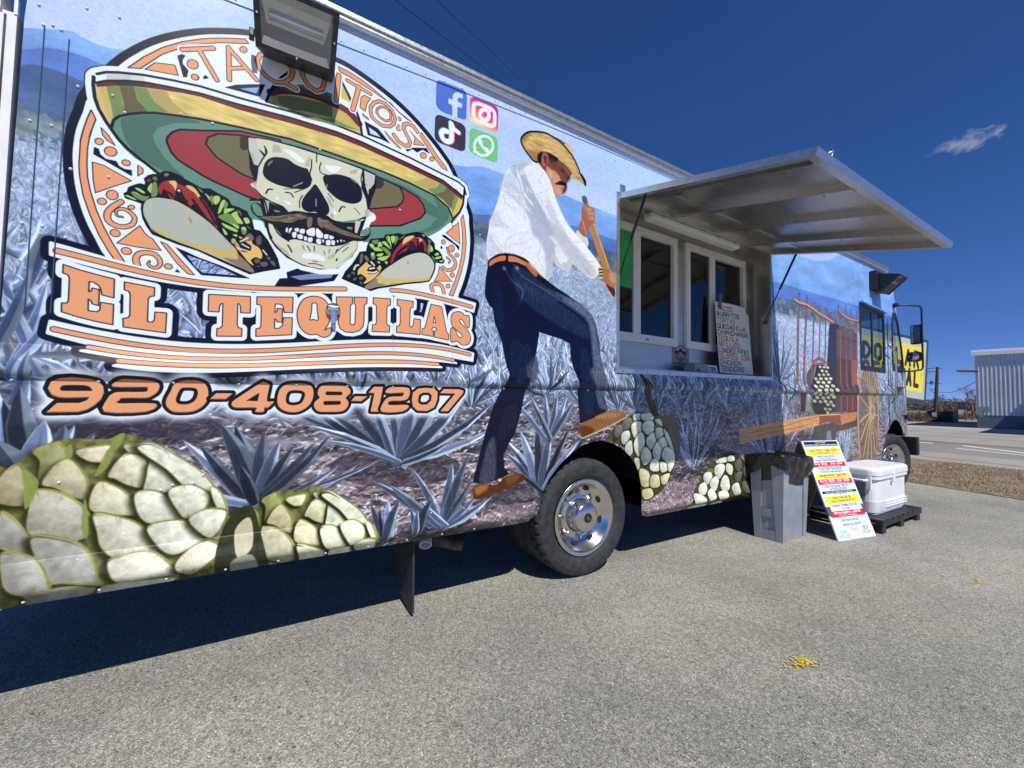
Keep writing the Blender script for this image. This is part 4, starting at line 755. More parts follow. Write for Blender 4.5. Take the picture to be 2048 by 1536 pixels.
    # ---- skull
    BONE=(206,208,182); BD=(172,174,154)
    cv.stroke(px2c(skull[11:23]), .05*m, WH)
    F_(zS, '200,740 320,800 460,860 500,900 760,960 1050,1000 1210,1000 1290,960 1240,1100 1210,1190 1200,1270 1150,1350 1000,1470 820,1480 640,1440 480,1360 360,1250 300,1160 250,1000', INK, 1)
    F_(zS, '75,120 300,145 600,220 800,285 1100,385 1260,440 1395,505 1395,640 1310,870 1290,960 1000,1000 480,880 200,720 100,440', INK, 1)
    F_(zS, '85,130 180,140 200,260 250,330 190,420 140,400 90,250', (190,194,180), 1); F_(zS, '110,270 140,300 150,430', BD, 1)
    F_(zS, '165,135 300,155 550,222 780,295 1000,362 1250,455 1255,560 1240,640 1290,760 1305,860 1340,890 1350,920 1320,945 1280,935 1200,970 1050,990 960,980 900,930 780,900 680,895 560,880 500,890 440,830 320,780 220,720 170,660 110,620 108,596 165,600 180,520 190,430 250,330 275,270 250,220 260,300 190,240', BONE, 1)
    F_(zS, '1270,465 1385,515 1375,600 1330,660 1280,600', (190,190,176), 1); F_(zS, '1280,610 1320,640 1315,720', BONE, 1)
    for st in ['340,200 400,210 430,280 330,280','700,330 720,320 715,420 660,420','1120,470 1210,450 1190,500 1130,500','1280,870 1320,860 1315,940 1280,940','130,590 165,570 165,650','930,900 960,920 955,960 920,930','880,720 920,750 960,850 920,830']: F_(zS, st, BD, .9)
    for st in ['440,250 520,260 600,310 660,370 620,385 560,350 490,290','870,420 920,415 1030,430 1010,470 950,490 900,460','450,765 520,800 515,820 470,795','960,875 985,890 985,920 960,905','370,740 395,745 390,765 370,760']: F_(zS, st, (228,236,246), 1, True)
    EYE=(32,32,42)
    F_(zS, '235,460 260,380 320,335 400,330 490,350 560,400 640,435 690,450 710,500 735,570 710,630 640,655 520,645 380,610 280,560 240,510', EYE, 1, True)
    F_(zS, '850,530 920,510 1000,505 1100,530 1180,570 1240,650 1250,740 1220,790 1140,805 1020,770 930,700 880,640', EYE, 1, True)
    F_(zS, '765,608 800,640 850,720 905,820 912,890 870,930 810,910 770,890 700,890 645,860 630,800 660,730 720,660', EYE, 1, True)
    for st, w in [('250,215 275,280 230,350 185,430',.01),('735,355 730,440 715,500 735,560',.01),('785,290 785,380',.008),('830,385 815,440 830,490 900,515',.009),('640,720 610,780 612,850',.008),('1260,460 1240,560 1265,650 1310,800 1320,860',.01),('265,700 290,660 330,660',.012),('465,690 520,700 545,740',.01),('1015,885 1040,840 1075,840',.012),('1170,850 1200,880 1230,920',.006),('900,700 960,780',.006),('560,690 640,660 690,640',.007),('450,655 560,650 620,655',.005)]: L_(zS, st, w*.55, INK)
    for st in ['290,410 310,385 330,370','545,630 640,590','890,610 885,650','1140,550 1190,590','778,760 780,830']: L_(zS, st, .006, (150,146,136))
    # jaw
    F_(zS, '290,1010 330,1000 400,1100 480,1180 560,1170 700,1200 900,1240 1040,1230 1120,1200 1200,1180 1195,1260 1150,1340 1070,1415 980,1470 820,1470 650,1430 500,1350 380,1240 320,1150', BONE, 1, True)
    F_(zS, '360,1200 480,1290 520,1350 440,1310', BD, .9); F_(zS, '1040,1400 1180,1270 1190,1220 1200,1260 1140,1350 980,1440', BD, .8, True); F_(zS, '890,1350 1000,1290 960,1370 900,1380', BD, .8)
    F_(zS, '640,1325 720,1310 850,1345 855,1395 760,1370 650,1365', (228,234,244), 1, True)
    for st, w in [('490,1230 510,1260 530,1300',.012),('690,1240 720,1290',.008),('760,1240 760,1290',.008),('980,1310 1000,1270',.01),('985,1390 995,1370',.012),('700,1420 770,1420 850,1445',.007),('740,1395 800,1400',.005),('1000,1290 1060,1240 1120,1210',.006),('1050,1300 1110,1250',.006),('340,1020 400,1120 500,1190',.012),('300,1100 330,1160',.008),('640,1230 660,1280',.005),('860,1290 870,1330',.005),('920,1270 910,1310',.005)]: L_(zS, st, w*.55, INK)
    # teeth
    for st in ['470,1050 495,1055 490,1100 465,1095','560,1055 605,1055 600,1095 560,1090','612,1065 665,1065 660,1115 610,1105','680,1075 765,1050 765,1140 690,1125','780,1050 850,1110 845,1160 780,1145','860,1120 910,1120 905,1165 860,1165','915,1125 965,1145 955,1170 915,1170','530,1100 580,1095 575,1150 540,1155','590,1115 645,1125 640,1170 590,1160','655,1140 690,1145 690,1185 655,1180','695,1150 745,1155 740,1200 695,1195','780,1165 830,1170 830,1225 785,1215','835,1175 865,1175 855,1215','880,1180 930,1180 925,1235 880,1230','935,1180 975,1185 970,1230 935,1225','985,1180 1010,1180 1005,1215','1020,1175 1045,1175 1040,1210','1050,1180 1075,1180 1070,1200','500,1060 540,1055 500,1120']:
        c = F_(zS, st, (226,230,232), 1, True, 3); cv.stroke(c, .003*m, INK, True)
    # moustache
    F_(zS, '110,840 130,800 190,800 230,850 215,905 170,880 150,820 130,860 160,910 200,930 300,920 420,890 500,890 560,880 660,890 740,930 780,935 880,945 980,980 1080,1030 1160,1090 1230,1130 1300,1130 1335,1090 1310,1060 1290,1070 1300,1050 1335,1075 1335,1120 1290,1180 1200,1190 1100,1170 1000,1150 900,1100 820,1070 760,1030 700,1060 600,1050 480,1050 400,1040 280,1000 200,960 130,900', (40,36,38), 1, True)
    HR=[(112,98,82),(92,80,68),(134,120,100)]
    for k in range(64):
        t = rng.random(); x0 = 620+rng.uniform(-60, 130); side = -1 if k % 2 else 1
        if side < 0: p = [(x0-40, 905+rng.uniform(0, 50)), (500+rng.uniform(-40, 40), 950+rng.uniform(-30, 50)), (380+rng.uniform(-60, 60), 960+rng.uniform(-20, 30)), (220+rng.uniform(-30, 60), 945+rng.uniform(-15, 15))]
        else: p = [(800+rng.uniform(-10, 40), 950+rng.uniform(0, 40)), (900+rng.uniform(-30, 30), 1020+rng.uniform(-40, 40)), (1030+rng.uniform(-30, 40), 1090+rng.uniform(-30, 25)), (1220+rng.uniform(-60, 50), 1150+rng.uniform(-12, 15))]
        p = np.array(p)[:rng.integers(2, 5)]
        if len(p) < 2: continue
        L_(zS, p/zS[2]+np.array(zS[:2]), [.002, .010, .002], HR[rng.integers(3)])
    for st in ['690,960 740,945 730,1040 690,1040','795,950 830,960 850,1050 800,1020']: F_(zS, st, (128,112,94), .9, True)
    F_(zS, '120,820 160,800 215,850 220,900 170,890', (100,140,122), 1, True); F_(zS, '1235,1090 1280,1065 1325,1085 1300,1130 1240,1125', (100,140,122), 1, True); F_(zS, '345,865 410,880 400,895 355,890', (100,140,122), 1); F_(zS, '1095,1040 1150,1045 1150,1070 1100,1065', (100,140,122), 1)
    F_(zS, '240,760 300,780 290,900 270,910', (176,172,158), 1); F_(zS, '1180,980 1240,990 1200,1110 1175,1100', (200,196,182), 1); L_(zS, '245,760 270,830 285,920', .006, INK)
    for st in ['115,990 160,970 240,1000 240,1080 190,1080','1225,1215 1300,1215 1280,1290 1215,1310']: F_(zS, st, WH, 1, True)
    # ---- tacos
    cv.poly([px2c(tacoL)], INK); cv.poly([px2c(tacoR)], INK); cv.stroke(px2c(tacoL), .008*m, INK, True); cv.stroke(px2c(tacoR), .008*m, INK, True)
    LG=(168,202,108); MG=(112,142,78); OLV=(104,110,70); TR=(150,54,54)
    def parts(z, lst):
        for st, col in lst: F_(z, st, col, 1, True, 3)
    parts(zT1, [('300,620 300,520 340,450 420,420 520,420 640,440 800,500 960,600 1150,740 1350,940 1480,1080 1500,1140 1700,1340 1650,1360 1300,1210 1000,1080 700,970 440,850 350,730',(174,180,166)),('400,800 600,880 800,960 1000,1010 1200,1060 1380,1100 1440,1030 1510,1130 1500,1200 1440,1210 1300,1190 1000,1070 700,960 460,860',(198,176,106)),('620,440 720,460 900,560 1040,680 1000,650 850,540',(204,184,116)),('1320,1190 1500,1210 1510,1140 1710,1340 1650,1365',(138,122,106)),('390,800 460,850 440,860 400,830',(138,116,96)),('870,670 900,670 930,740 900,740',(160,150,104))])
    parts(zT1, [('70,395 100,385 210,440 180,445',LG),('150,350 200,345 290,400 250,410',LG),('190,300 240,295 320,350 300,365',LG),('140,340 320,400 470,380 380,400 320,460 200,420',MG),('350,300 400,230 415,260 410,360 370,340',LG),('420,230 470,230 480,380 400,400',MG),('410,160 460,145 485,190 440,200',OLV),('560,115 600,105 630,120 590,150',MG),('330,200 380,170 400,200 360,220',(92,72,64))])
    parts(zT1, [('490,330 500,260 560,210 620,200 720,230 800,260 900,300 1000,380 1080,460 1150,560 1220,680 1250,800 1230,810 1180,730 1140,720 1060,600 960,500 900,520 870,440 800,330 720,300 700,440 640,420 560,300 530,380',TR),('620,210 700,200 730,240 710,330 680,270',(214,184,112)),('840,265 920,270 1000,350 1040,440 1010,440 960,360 900,320',(214,184,112)),('560,290 620,260 650,300 600,320',(158,50,50)),('780,300 830,300 900,440 930,500 890,520 820,400',(150,58,56))])
    for st in ['700,440 760,380 800,440 860,460','930,440 1000,540 1100,680 1140,710','560,350 620,350 680,400','1020,420 1120,560 1230,760']: L_(zT1, st, .010, (52,34,36))
    parts(zT1, [('1200,400 1270,400 1280,450 1230,510 1195,470',LG),('1290,480 1330,445 1350,470 1290,600 1250,620',LG),('1340,470 1385,490 1360,560 1330,590',MG),('1350,560 1470,560 1400,600 1330,620',LG),('1430,620 1500,590 1510,640 1580,750 1500,740 1430,660',LG),('1260,650 1400,620 1500,740 1520,800 1300,700',MG),('1300,740 1400,780 1500,830 1490,860 1350,800',LG),('1410,740 1510,780 1510,820',LG),('1310,800 1380,880 1340,890',LG),('1580,680 1640,680 1660,740 1610,750',LG),('1620,770 1690,830 1640,800',MG),('1550,800 1610,795 1620,870 1570,890',MG),('1555,800 1600,795 1610,840 1570,830',LG),('1440,890 1500,890 1490,920',LG),('1080,360 1140,400 1150,460 1110,400',LG),('1150,400 1190,400 1190,520 1150,440',MG),('1500,570 1540,600 1560,660',(140,120,92)),('990,280 1060,340 1040,350',MG)])
    parts(zT1, [('1430,940 1480,950 1480,1000 1430,1000',(178,160,110)),('1610,980 1680,960 1700,1010 1780,1060 1820,1140 1810,1200 1770,1190 1740,1180 1680,1210 1690,1250 1715,1290 1650,1250 1600,1190 1530,1100 1580,1110 1660,1110 1680,1040 1630,1000',(220,184,104)),('1460,1000 1500,990 1540,1060 1560,1110 1510,1090',(178,160,110)),('1520,910 1570,930 1540,945',(206,170,100)),('1640,880 1700,900 1700,960 1560,980',(122,108,92)),('1740,940 1800,900 1810,1000 1760,1030',(96,86,76)),('1720,1210 1780,1200 1790,1240 1740,1260',(92,92,90)),('1790,1250 1880,1240 1890,1290 1820,1300',(92,92,90)),('1870,1180 1930,1180 1910,1220',(92,92,90)),('1920,1220 1980,1240 1990,1300 1940,1270',(92,92,90)),('1740,1290 1790,1290 1780,1310',(92,92,90))])
    for st in ['1540,980 1640,930','1560,1010 1650,1060','1500,1060 1660,1110','1830,1090 1880,1150']: L_(zT1, st, .007, (212,206,190))
    parts(zT2, [('600,880 700,780 820,700 960,610 1100,545 1250,515 1360,540 1440,610 1485,700 1470,800 1420,910 1380,950 1100,980 800,1020 560,1060 450,1090 390,1050 480,980',(190,192,174)),('580,920 640,860 720,920 940,930 1140,940 1300,920 1420,890 1380,955 1100,980 850,1010 740,1010 620,990',(206,180,104)),('390,1050 570,920 600,990 720,1015 560,1060 450,1090',(140,126,108)),('1060,660 1090,650 1080,700 1060,690',(170,158,110))])
    parts(zT2, [('790,670 830,540 900,430 980,350 1100,270 1200,270 1300,290 1360,380 1370,500 1330,490 1320,400 1290,350 1250,390 1230,480 1200,480 1190,400 1130,330 1060,400 1060,480 960,520 880,600 820,670',TR),('985,380 1000,310 1060,260 1160,245 1160,275 1080,330 1000,380',(216,188,116)),('1215,285 1260,285 1300,320 1250,340 1230,380',(216,188,116)),('1060,400 1140,360 1190,400 1180,470 1080,470',(72,44,44)),('1240,400 1310,400 1320,480 1250,480',(44,34,38))])
    for st in ['860,620 930,500 1050,410','1110,440 1160,400 1190,440','1230,300 1220,480']: L_(zT2, st, .012, (46,32,36))
    parts(zT2, [('720,270 770,260 790,330 760,360',MG),('800,260 860,250 870,310 830,370 810,330',LG),('750,260 780,260 800,340 810,460',LG),('870,260 920,270 900,330 860,400',MG),('600,360 640,345 670,400 600,430',LG),('660,350 720,340 800,460 740,420',LG),('520,440 600,430 680,480 620,490 550,485',LG),('640,420 720,440 800,520 780,580 690,480',MG),('580,540 680,520 660,570 590,570',LG),('590,600 700,570 780,570 700,640 620,630',LG),('460,390 500,370 540,410 510,450',LG),('500,330 600,310 590,370 540,380',MG),('485,520 540,510 555,590 520,630 490,590',MG),('490,520 535,520 530,570 495,560',LG),('580,650 630,660 620,690',LG),('700,660 750,650 740,700',LG),('940,290 1020,240 1000,280 930,310',OLV),('1290,230 1330,220 1340,260 1310,260',MG),('1380,310 1420,310 1440,350 1400,370',OLV),('1420,420 1440,400 1470,480 1420,500',LG),('1390,380 1420,380 1410,540 1380,500',MG),('1490,540 1540,510 1560,550 1500,560',LG),('1500,590 1590,570 1590,600 1520,620',LG),('1440,560 1490,600 1500,650 1560,660 1500,660',MG),('1560,650 1630,630 1610,665',LG)])
    parts(zT2, [('290,780 360,710 420,660 450,700 500,720 440,760 430,840 540,850 640,800 560,900 480,960 400,1000 370,990 420,930 360,870 320,850 280,870 280,820',(220,184,104)),('600,740 630,710 655,760 620,800 580,760',(214,180,110)),('380,580 420,560 460,640 420,650',(122,108,92)),('310,600 340,520 370,560 340,680 310,680',(110,98,86)),('110,880 150,850 170,880 130,910',(92,92,90)),('170,820 220,815 240,860 190,850',(92,92,90)),('210,920 260,900 250,950 210,950',(92,92,90)),('300,900 360,890 360,930 310,940',(92,92,90)),('300,980 350,970 340,1020',(92,92,90))])
    for st in ['470,770 540,755','430,820 520,830 580,810','490,660 540,715','220,780 250,720 290,710']: L_(zT2, st, .010, (216,210,196))
    # ---- phone number
    ph = [([zp1,'110,180 150,90 260,45 450,30 650,50 790,80 860,150 870,240 830,330 740,410 640,470 520,500 90,505 230,382 540,380 640,345 680,300 350,308 250,300 160,265'],[zp1,'275,180 310,145 400,138 600,140 680,165 705,200 690,215 330,215 285,205']),
          ([zp1,'1105,62 1300,62 1520,80 1610,110 1630,160 1600,230 1530,280 1440,310 1130,312 1085,340 1070,385 1580,390 1450,498 880,500 930,310 985,260 1070,232 1420,230 1470,205 1470,175 1430,162 990,155'],),
          ([zp2,'-120,210 -90,140 -30,100 80,75 250,80 350,130 385,230 370,340 300,430 190,490 60,505 -80,500 -150,460 -190,400 -180,320'],[zp2,'0,200 60,172 180,175 235,200 240,270 200,350 120,395 20,400 -40,380 -55,320']),
          ([zp2,'495,250 715,250 625,325 412,325'],),
          ([zp2,'1100,110 1150,100 1210,120 1220,150 1185,352 1280,358 1205,440 1150,445 1140,500 1025,498 1040,445 780,445 715,420 710,380 760,330'],[zp2,'1085,240 1060,355 905,352']),
          ([zp2,'1335,290 1370,190 1450,130 1560,115 1690,118 1790,150 1822,230 1800,350 1730,440 1610,500 1480,502 1380,460 1335,390'],[zp2,'1445,320 1470,240 1530,212 1640,212 1700,240 1700,300 1660,380 1580,410 1500,408 1455,380']),
          ([zp3,'-25,215 0,165 60,140 170,133 330,145 405,190 410,250 350,310 385,360 380,420 330,480 250,500 100,502 -20,495 -75,440 -72,370 -5,310 -30,260'],[zp3,'70,250 90,225 290,228 310,250 290,275 90,275'],[zp3,'40,380 65,355 270,355 290,375 270,405 60,410']),
          ([zp3,'480,290 645,292 565,355 425,352'],),
          ([zp3,'740,158 860,158 795,500 692,498 745,245 665,240'],),
          ([zp3,'955,170 1180,170 1225,210 1215,290 1150,345 955,355 950,410 1205,410 1130,495 840,500 870,370 950,300 1110,292 1140,265 1130,240 905,245'],),
          ([zp3,'1255,340 1270,240 1340,185 1450,175 1560,185 1605,230 1600,340 1560,440 1460,490 1330,485 1270,430'],[zp3,'1340,340 1355,270 1410,240 1490,242 1525,280 1515,350 1460,400 1390,405 1345,380']),
          ([zp3,'1690,192 1900,195 1960,215 1950,250 1745,495 1645,492 1850,252 1640,248'],)]
    gl = np.zeros((CH, CW), np.float32) if False else None
    polys = []
    for d in ph:
        ps = []
        for z, st in d:
            p = Zm(z, st); big = len(p) > 8
            ps.append(px2c(smooth(p, True, 3) if (big and z is not zp3 or len(p) > 12) and len(p) not in (20,) else p))
        polys.append(ps)
    # glow
    allc = np.concatenate([c for ps in polys for c in ps]); X0, Y0 = (allc.min(0)-70).astype(int); X1, Y1 = (allc.max(0)+70).astype(int); X0 = max(X0, 0)
    G = np.zeros((Y1-Y0, X1-X0), np.float32)
    for ps in polys:
        cm = cv.strokemask([ps[0]], .062*m, True)
        x0, y0, x1, y1, mm = cm; v = G[y0-Y0:y1-Y0, x0-X0:x1-X0]; np.maximum(v, mm, out=v)
        cm = cv.cover(ps[:1]); x0, y0, x1, y1, mm = cm; v = G[y0-Y0:y1-Y0, x0-X0:x1-X0]; np.maximum(v, mm*(.8 if len(ps) > 1 else 1), out=v)
    G = np.clip(blur(G, 8)*1.15, 0, 1)
    cv.blend((X0, Y0, X1, Y1, G), (222,234,246))
    for ps in polys:
        for c in ps: cv.stroke(c, .029*m, (34,26,28), True)
        cv.poly(ps, OR)
        cv.stroke(ps[0]+np.array([0, 1.5]), 1.6, (250,214,180), True, .35)
    # ---- social icons
    def rsq(z, st, r, col):
        q = px2c(Zm(z, st)); out = []; k = 8
        for i in range(4):
            a, b, c2 = q[i-1], q[i], q[(i+1) % 4]; rr = r[i] if np.ndim(r) else r
            p0 = b+(a-b)*rr; p1 = b+(c2-b)*rr
            t = np.linspace(0, 1, k)[:, None]; out.append((1-t)**2*p0+2*t*(1-t)*b+t*t*p1)
        c = np.vstack(out); cv.poly([c], col); return c
    rsq(zI, '105,75 600,270 585,740 90,560', [.14,.2,.14,.3], (84,116,200))
    F_(zI, '362,660 360,490 298,455 300,375 365,400 370,330 400,285 450,278 530,315 525,385 470,360 448,380 448,430 522,465 518,535 445,510 440,690', (196,218,244), 1)
    q = px2c(Zm(zI, '650,330 1105,515 1100,945 640,760'))
    def igc(X, Y):
        v = (Y-q[:, 1].min())/(q[:, 1].max()-q[:, 1].min()); u = (X-q[:, 0].min())/(q[:, 0].max()-q[:, 0].min()); t = np.clip(v*.85+(1-u)*.35-.05, 0, 1)
        return ramp(t, [(0,(146,66,160)),(.3,(200,62,146)),(.55,(226,88,112)),(.8,(238,160,110)),(1,(244,214,130))])
    rsq(zI, '650,330 1105,515 1100,945 640,760', .2, igc)
    c = px2c(Zm(zI, '705,430 1050,565 1045,850 705,715')); 
    p = []
    for i in range(4):
        a, b, c2 = c[i-1], c[i], c[(i+1) % 4]; t = np.linspace(0, 1, 7)[:, None]; p.append((1-t)**2*(b+(a-b)*.3)+2*t*(1-t)*b+t*t*(b+(c2-b)*.3))
    cv.stroke(np.vstack(p), .026*m, (240,234,240), True); cv.stroke(px2c(ell(zI, 882, 645, 72, 85, -20)), .026*m, (240,234,240), True); F_(zI, ell(zI, 968, 585, 24, 26), (240,234,240))
    rsq(zI, '85,615 580,810 570,1260 70,1065', .22, (62,60,74))
    for dx, dy, col in [(-14,-14,(110,196,206)),(16,14,(206,84,100)),(0,0,(236,240,244))]:
        st = np.array([(345,785),(352,1000),(340,1060),(290,1080),(225,1050),(190,980),(190,930),(230,900),(280,915)])+[dx, dy]
        cv.stroke(px2c(smooth(st, False, 5)/zI[2]+np.array(zI[:2])), .030*m, col); st = np.array([(352,800),(380,870),(460,930)])+[dx, dy]; cv.stroke(px2c(st/zI[2]+np.array(zI[:2])), .028*m, col)
    rsq(zI, '640,835 1100,1010 1090,1440 630,1255', .22, (118,196,134))
    cv.stroke(px2c(np.vstack([ell(zI, 868, 1145, 150, 158, 25)])), .017*m, (226,240,230), True); F_(zI, '705,1120 745,1180 740,1225 810,1250 700,1258', (226,240,230)); L_(zI, '815,1075 830,1130 870,1180 920,1215', [.034,.016,.016,.034], (226,240,230))
    # overlaps of the vinyl sheets
    for px, a_, b_ in ((787, 590, 700), (905, 300, 1070)):
        q = px2c(np.array([(px, a_), (px-1, b_)], float)); cv.stroke(q, 1.6, (120,128,150), False, .55, False)
    # print densities: the sheet's own black is a little lighter than its ink through the gloss
    l = np.where(cv.a <= .04045, cv.a/12.92, ((np.clip(cv.a, 0, 1)+.055)/1.055)**2.4); l = np.clip(l*1.05-.013, .0025, 1)
    cv.a = np.where(l <= .0031308, l*12.92, 1.055*l**(1/2.4)-.055).astype(np.float32)
    return cv
# ---------------------------------------------------------------- materials
def nodemat(name):
    m = bpy.data.materials.new(name); m.use_nodes = True; nt = m.node_tree
    return m, nt, nt.nodes['Principled BSDF']
def lin(c): return tuple((v/255/12.92 if v/255 <= .04045 else ((v/255+.055)/1.055)**2.4) for v in c)
def N(nt, t, **kw):
    n = nt.nodes.new(t)
    for k, v in kw.items():
        if k.startswith('i_'): n.inputs[k[2:].replace('_', ' ')].default_value = v
        else: setattr(n, k, v)
    return n
def mat(name, col, rough=.5, metal=0., var=.12, scale=6., bump=0., bscale=60., spec=.5, coat=0., stretch=None, rvar=.1):
    m, nt, b = nodemat(name); L = nt.links.new
    tc = N(nt, 'ShaderNodeTexCoord'); mp = N(nt, 'ShaderNodeMapping'); L(tc.outputs['Object'], mp.inputs[0])
    if stretch: mp.inputs['Scale'].default_value = stretch
    n = N(nt, 'ShaderNodeTexNoise', i_Scale=scale, i_Detail=6.); L(mp.outputs[0], n.inputs['Vector'])
    r = N(nt, 'ShaderNodeValToRGB'); L(n.outputs[0], r.inputs[0])
    c = np.array(col[:3]); r.color_ramp.elements[0].color = (*np.clip(c*(1-var*1.6), 0, 1), 1); r.color_ramp.elements[1].color = (*np.clip(c*(1+var*1.6), 0, 1), 1)
    r.color_ramp.elements[0].position = .3; r.color_ramp.elements[1].position = .7
    L(r.outputs[0], b.inputs['Base Color'])
    mr = N(nt, 'ShaderNodeMapRange'); mr.inputs[3].default_value = max(0, rough-rvar); mr.inputs[4].default_value = min(1, rough+rvar); L(n.outputs[0], mr.inputs[0]); L(mr.outputs[0], b.inputs['Roughness'])
    b.inputs['Metallic'].default_value = metal; b.inputs['Specular IOR Level'].default_value = spec
    if coat: b.inputs['Coat Weight'].default_value = coat; b.inputs['Coat Roughness'].default_value = .08
    if bump:
        n2 = N(nt, 'ShaderNodeTexNoise', i_Scale=bscale, i_Detail=4.); L(mp.outputs[0], n2.inputs['Vector'])
        bp = N(nt, 'ShaderNodeBump', i_Strength=bump, i_Distance=.01); L(n2.outputs[0], bp.inputs['Height']); L(bp.outputs[0], b.inputs['Normal'])
    return m
def image_of(cv, name):
    im = bpy.data.images.new(name, cv.w, cv.h, alpha=False, float_buffer=False)
    a = np.ones((cv.h, cv.w, 4), np.float32); a[..., :3] = np.clip(cv.a[::-1], 0, 1)
    im.pixels.foreach_set(a.ravel()); im.update(); im.pack(); return im
def printmat(name, im, rough=.3, coat=.25, wavy=.0, k=1.0):
    m, nt, b = nodemat(name); L = nt.links.new
    uv = N(nt, 'ShaderNodeUVMap'); t = N(nt, 'ShaderNodeTexImage'); t.image = im; t.interpolation = 'Cubic'; t.extension = 'EXTEND'; L(uv.outputs[0], t.inputs[0])
    tc = N(nt, 'ShaderNodeTexCoord'); n = N(nt, 'ShaderNodeTexNoise', i_Scale=2.2, i_Detail=5.); L(tc.outputs['Object'], n.inputs['Vector'])
    mx = N(nt, 'ShaderNodeMix', data_type='RGBA', blend_type='MULTIPLY'); mx.inputs[0].default_value = 1.; L(t.outputs[0], mx.inputs[6])
    r = N(nt, 'ShaderNodeValToRGB'); r.color_ramp.elements[0].color = (.92*k, .92*k, .92*k, 1); r.color_ramp.elements[1].color = (k, k, k, 1); L(n.outputs[0], r.inputs[0]); L(r.outputs[0], mx.inputs[7]); L(mx.outputs[2], b.inputs['Base Color'])
    b.inputs['Roughness'].default_value = rough; b.inputs['Coat Weight'].default_value = coat; b.inputs['Coat Roughness'].default_value = .06; b.inputs['Specular IOR Level'].default_value = .22
    if wavy:
        n2 = N(nt, 'ShaderNodeTexNoise', i_Scale=3.5, i_Detail=2.); L(tc.outputs['Object'], n2.inputs['Vector'])
        bp = N(nt, 'ShaderNodeBump', i_Strength=wavy, i_Distance=.02); L(n2.outputs[0], bp.inputs['Height']); L(bp.outputs[0], b.inputs['Normal'])
    return m
def glassmat(name, tint=(.55, .6, .6), refl=1.0):
    m, nt, b = nodemat(name); L = nt.links.new; nt.nodes.remove(b); out = nt.nodes['Material Output']
    tr = N(nt, 'ShaderNodeBsdfTransparent'); tr.inputs[0].default_value = (*tint, 1); gl = N(nt, 'ShaderNodeBsdfGlossy'); gl.inputs['Roughness'].default_value = .015; gl.inputs[0].default_value = (.95*refl, .97*refl, refl, 1)
    fr = N(nt, 'ShaderNodeFresnel'); fr.inputs[0].default_value = 1.6; mx = N(nt, 'ShaderNodeMixShader'); L(fr.outputs[0], mx.inputs[0]); L(tr.outputs[0], mx.inputs[1]); L(gl.outputs[0], mx.inputs[2]); L(mx.outputs[0], out.inputs[0])
    return m
M = {}
M['alu'] = mat('aluminium_trim', (.62, .63, .64), .32, .9, .06, 40)
M['steel'] = mat('stainless_sheet', (.52, .495, .46), .34, 1., .05, 3, stretch=(1, 14, 1), rvar=.06)
M['steel2'] = mat('stainless_hatch', (.56, .545, .52), .42, 1., .06, 2.5, stretch=(1, 1, 10), rvar=.07)
M['white'] = mat('white_paint', (.78, .79, .79), .4, 0, .03, 8)
M['winframe'] = mat('white_window_frame', (.74, .75, .75), .35, 0, .03, 20)
M['black'] = mat('black_metal', (.016, .017, .02), .42, 0, .2, 30, .1, 200)
M['flat'] = mat('underbody_black', (.012, .012, .013), .85, 0, .3, 10)
M['bronze'] = mat('lamp_housing_black', (.018, .02, .023), .38, .2, .2, 30, .15, 300)
M['rubber'] = mat('tyre_rubber', (.030, .031, .034), .74, 0, .28, 22, .25, 90)
M['chrome'] = mat('polished_chrome', (.66, .635, .59), .19, 1., .04, 12, rvar=.03)
M['dark'] = mat('dark_opening', (.01, .01, .01), .8)
M['roofwhite'] = mat('roof_white', (.74, .75, .76), .5, 0, .05, 3)
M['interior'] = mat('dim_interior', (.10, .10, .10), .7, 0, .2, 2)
M['green'] = mat('green_sheet', (.03, .40, .11), .12, 0, .05, 4)
M['glass'] = glassmat('window_glass', (.42, .45, .45))
M['cabglass'] = glassmat('cab_glass', (.60, .66, .66), .9)
M['mirror'] = mat('mirror_face', (.55, .6, .62), .03, 1., .02)
M['lamp'] = mat('lamp_diffuser', (.72, .73, .73), .45, 0, .02)
M['lens'] = None
M['plastic'] = mat('white_cooler_plastic', (.80, .82, .83), .36, 0, .03, 5, .03, 120)
M['pallet'] = mat('black_plastic', (.017, .018, .021), .45, 0, .3, 18, .15, 100)
M['bin'] = mat('grey_bin_plastic', (.27, .305, .345), .42, 0, .08, 7, .08, 60)
M['wood'] = mat('easel_wood', (.20, .125, .07), .6, 0, .3, 5, .1, 50, stretch=(1, 1, 12))
M['paper'] = mat('tape_grey', (.10, .10, .11), .6)
M['pvc'] = mat('white_pipe', (.62, .61, .57), .5, 0, .12, 30)
M['rust'] = mat('rusty_exhaust', (.10, .085, .07), .6, .4, .35, 20, .2, 60)
M['box'] = mat('tips_box_grey', (.30, .32, .32), .5)
M['red'] = mat('red_cap', (.42, .03, .03), .45)
M['polewood'] = mat('pole_wood', (.075, .06, .05), .85, 0, .3, 8, .3, 20, stretch=(1, 1, .1))
M['brown'] = mat('bare_twigs', (.17, .125, .10), .9, 0, .3, 3)
M['evergreen'] = mat('dark_evergreen', (.045, .055, .045), .9, 0, .3, .5)
M['gwire'] = mat('wire_black', (.02, .02, .025), .6)
M['signframe'] = mat('sign_frame', (.035, .045, .06), .5)
M['signpost'] = mat('sign_post', (.12, .12, .12), .5)
M['gbox'] = mat('green_cabinet', (.035, .05, .035), .6)
M['metalwall'] = mat('white_metal_cladding', (.56, .60, .66), .45, .2, .05, 1.2)
M['base'] = mat('blue_base_band', (.10, .13, .20), .6, 0, .15, 1.)
M['tread'] = M['rubber']

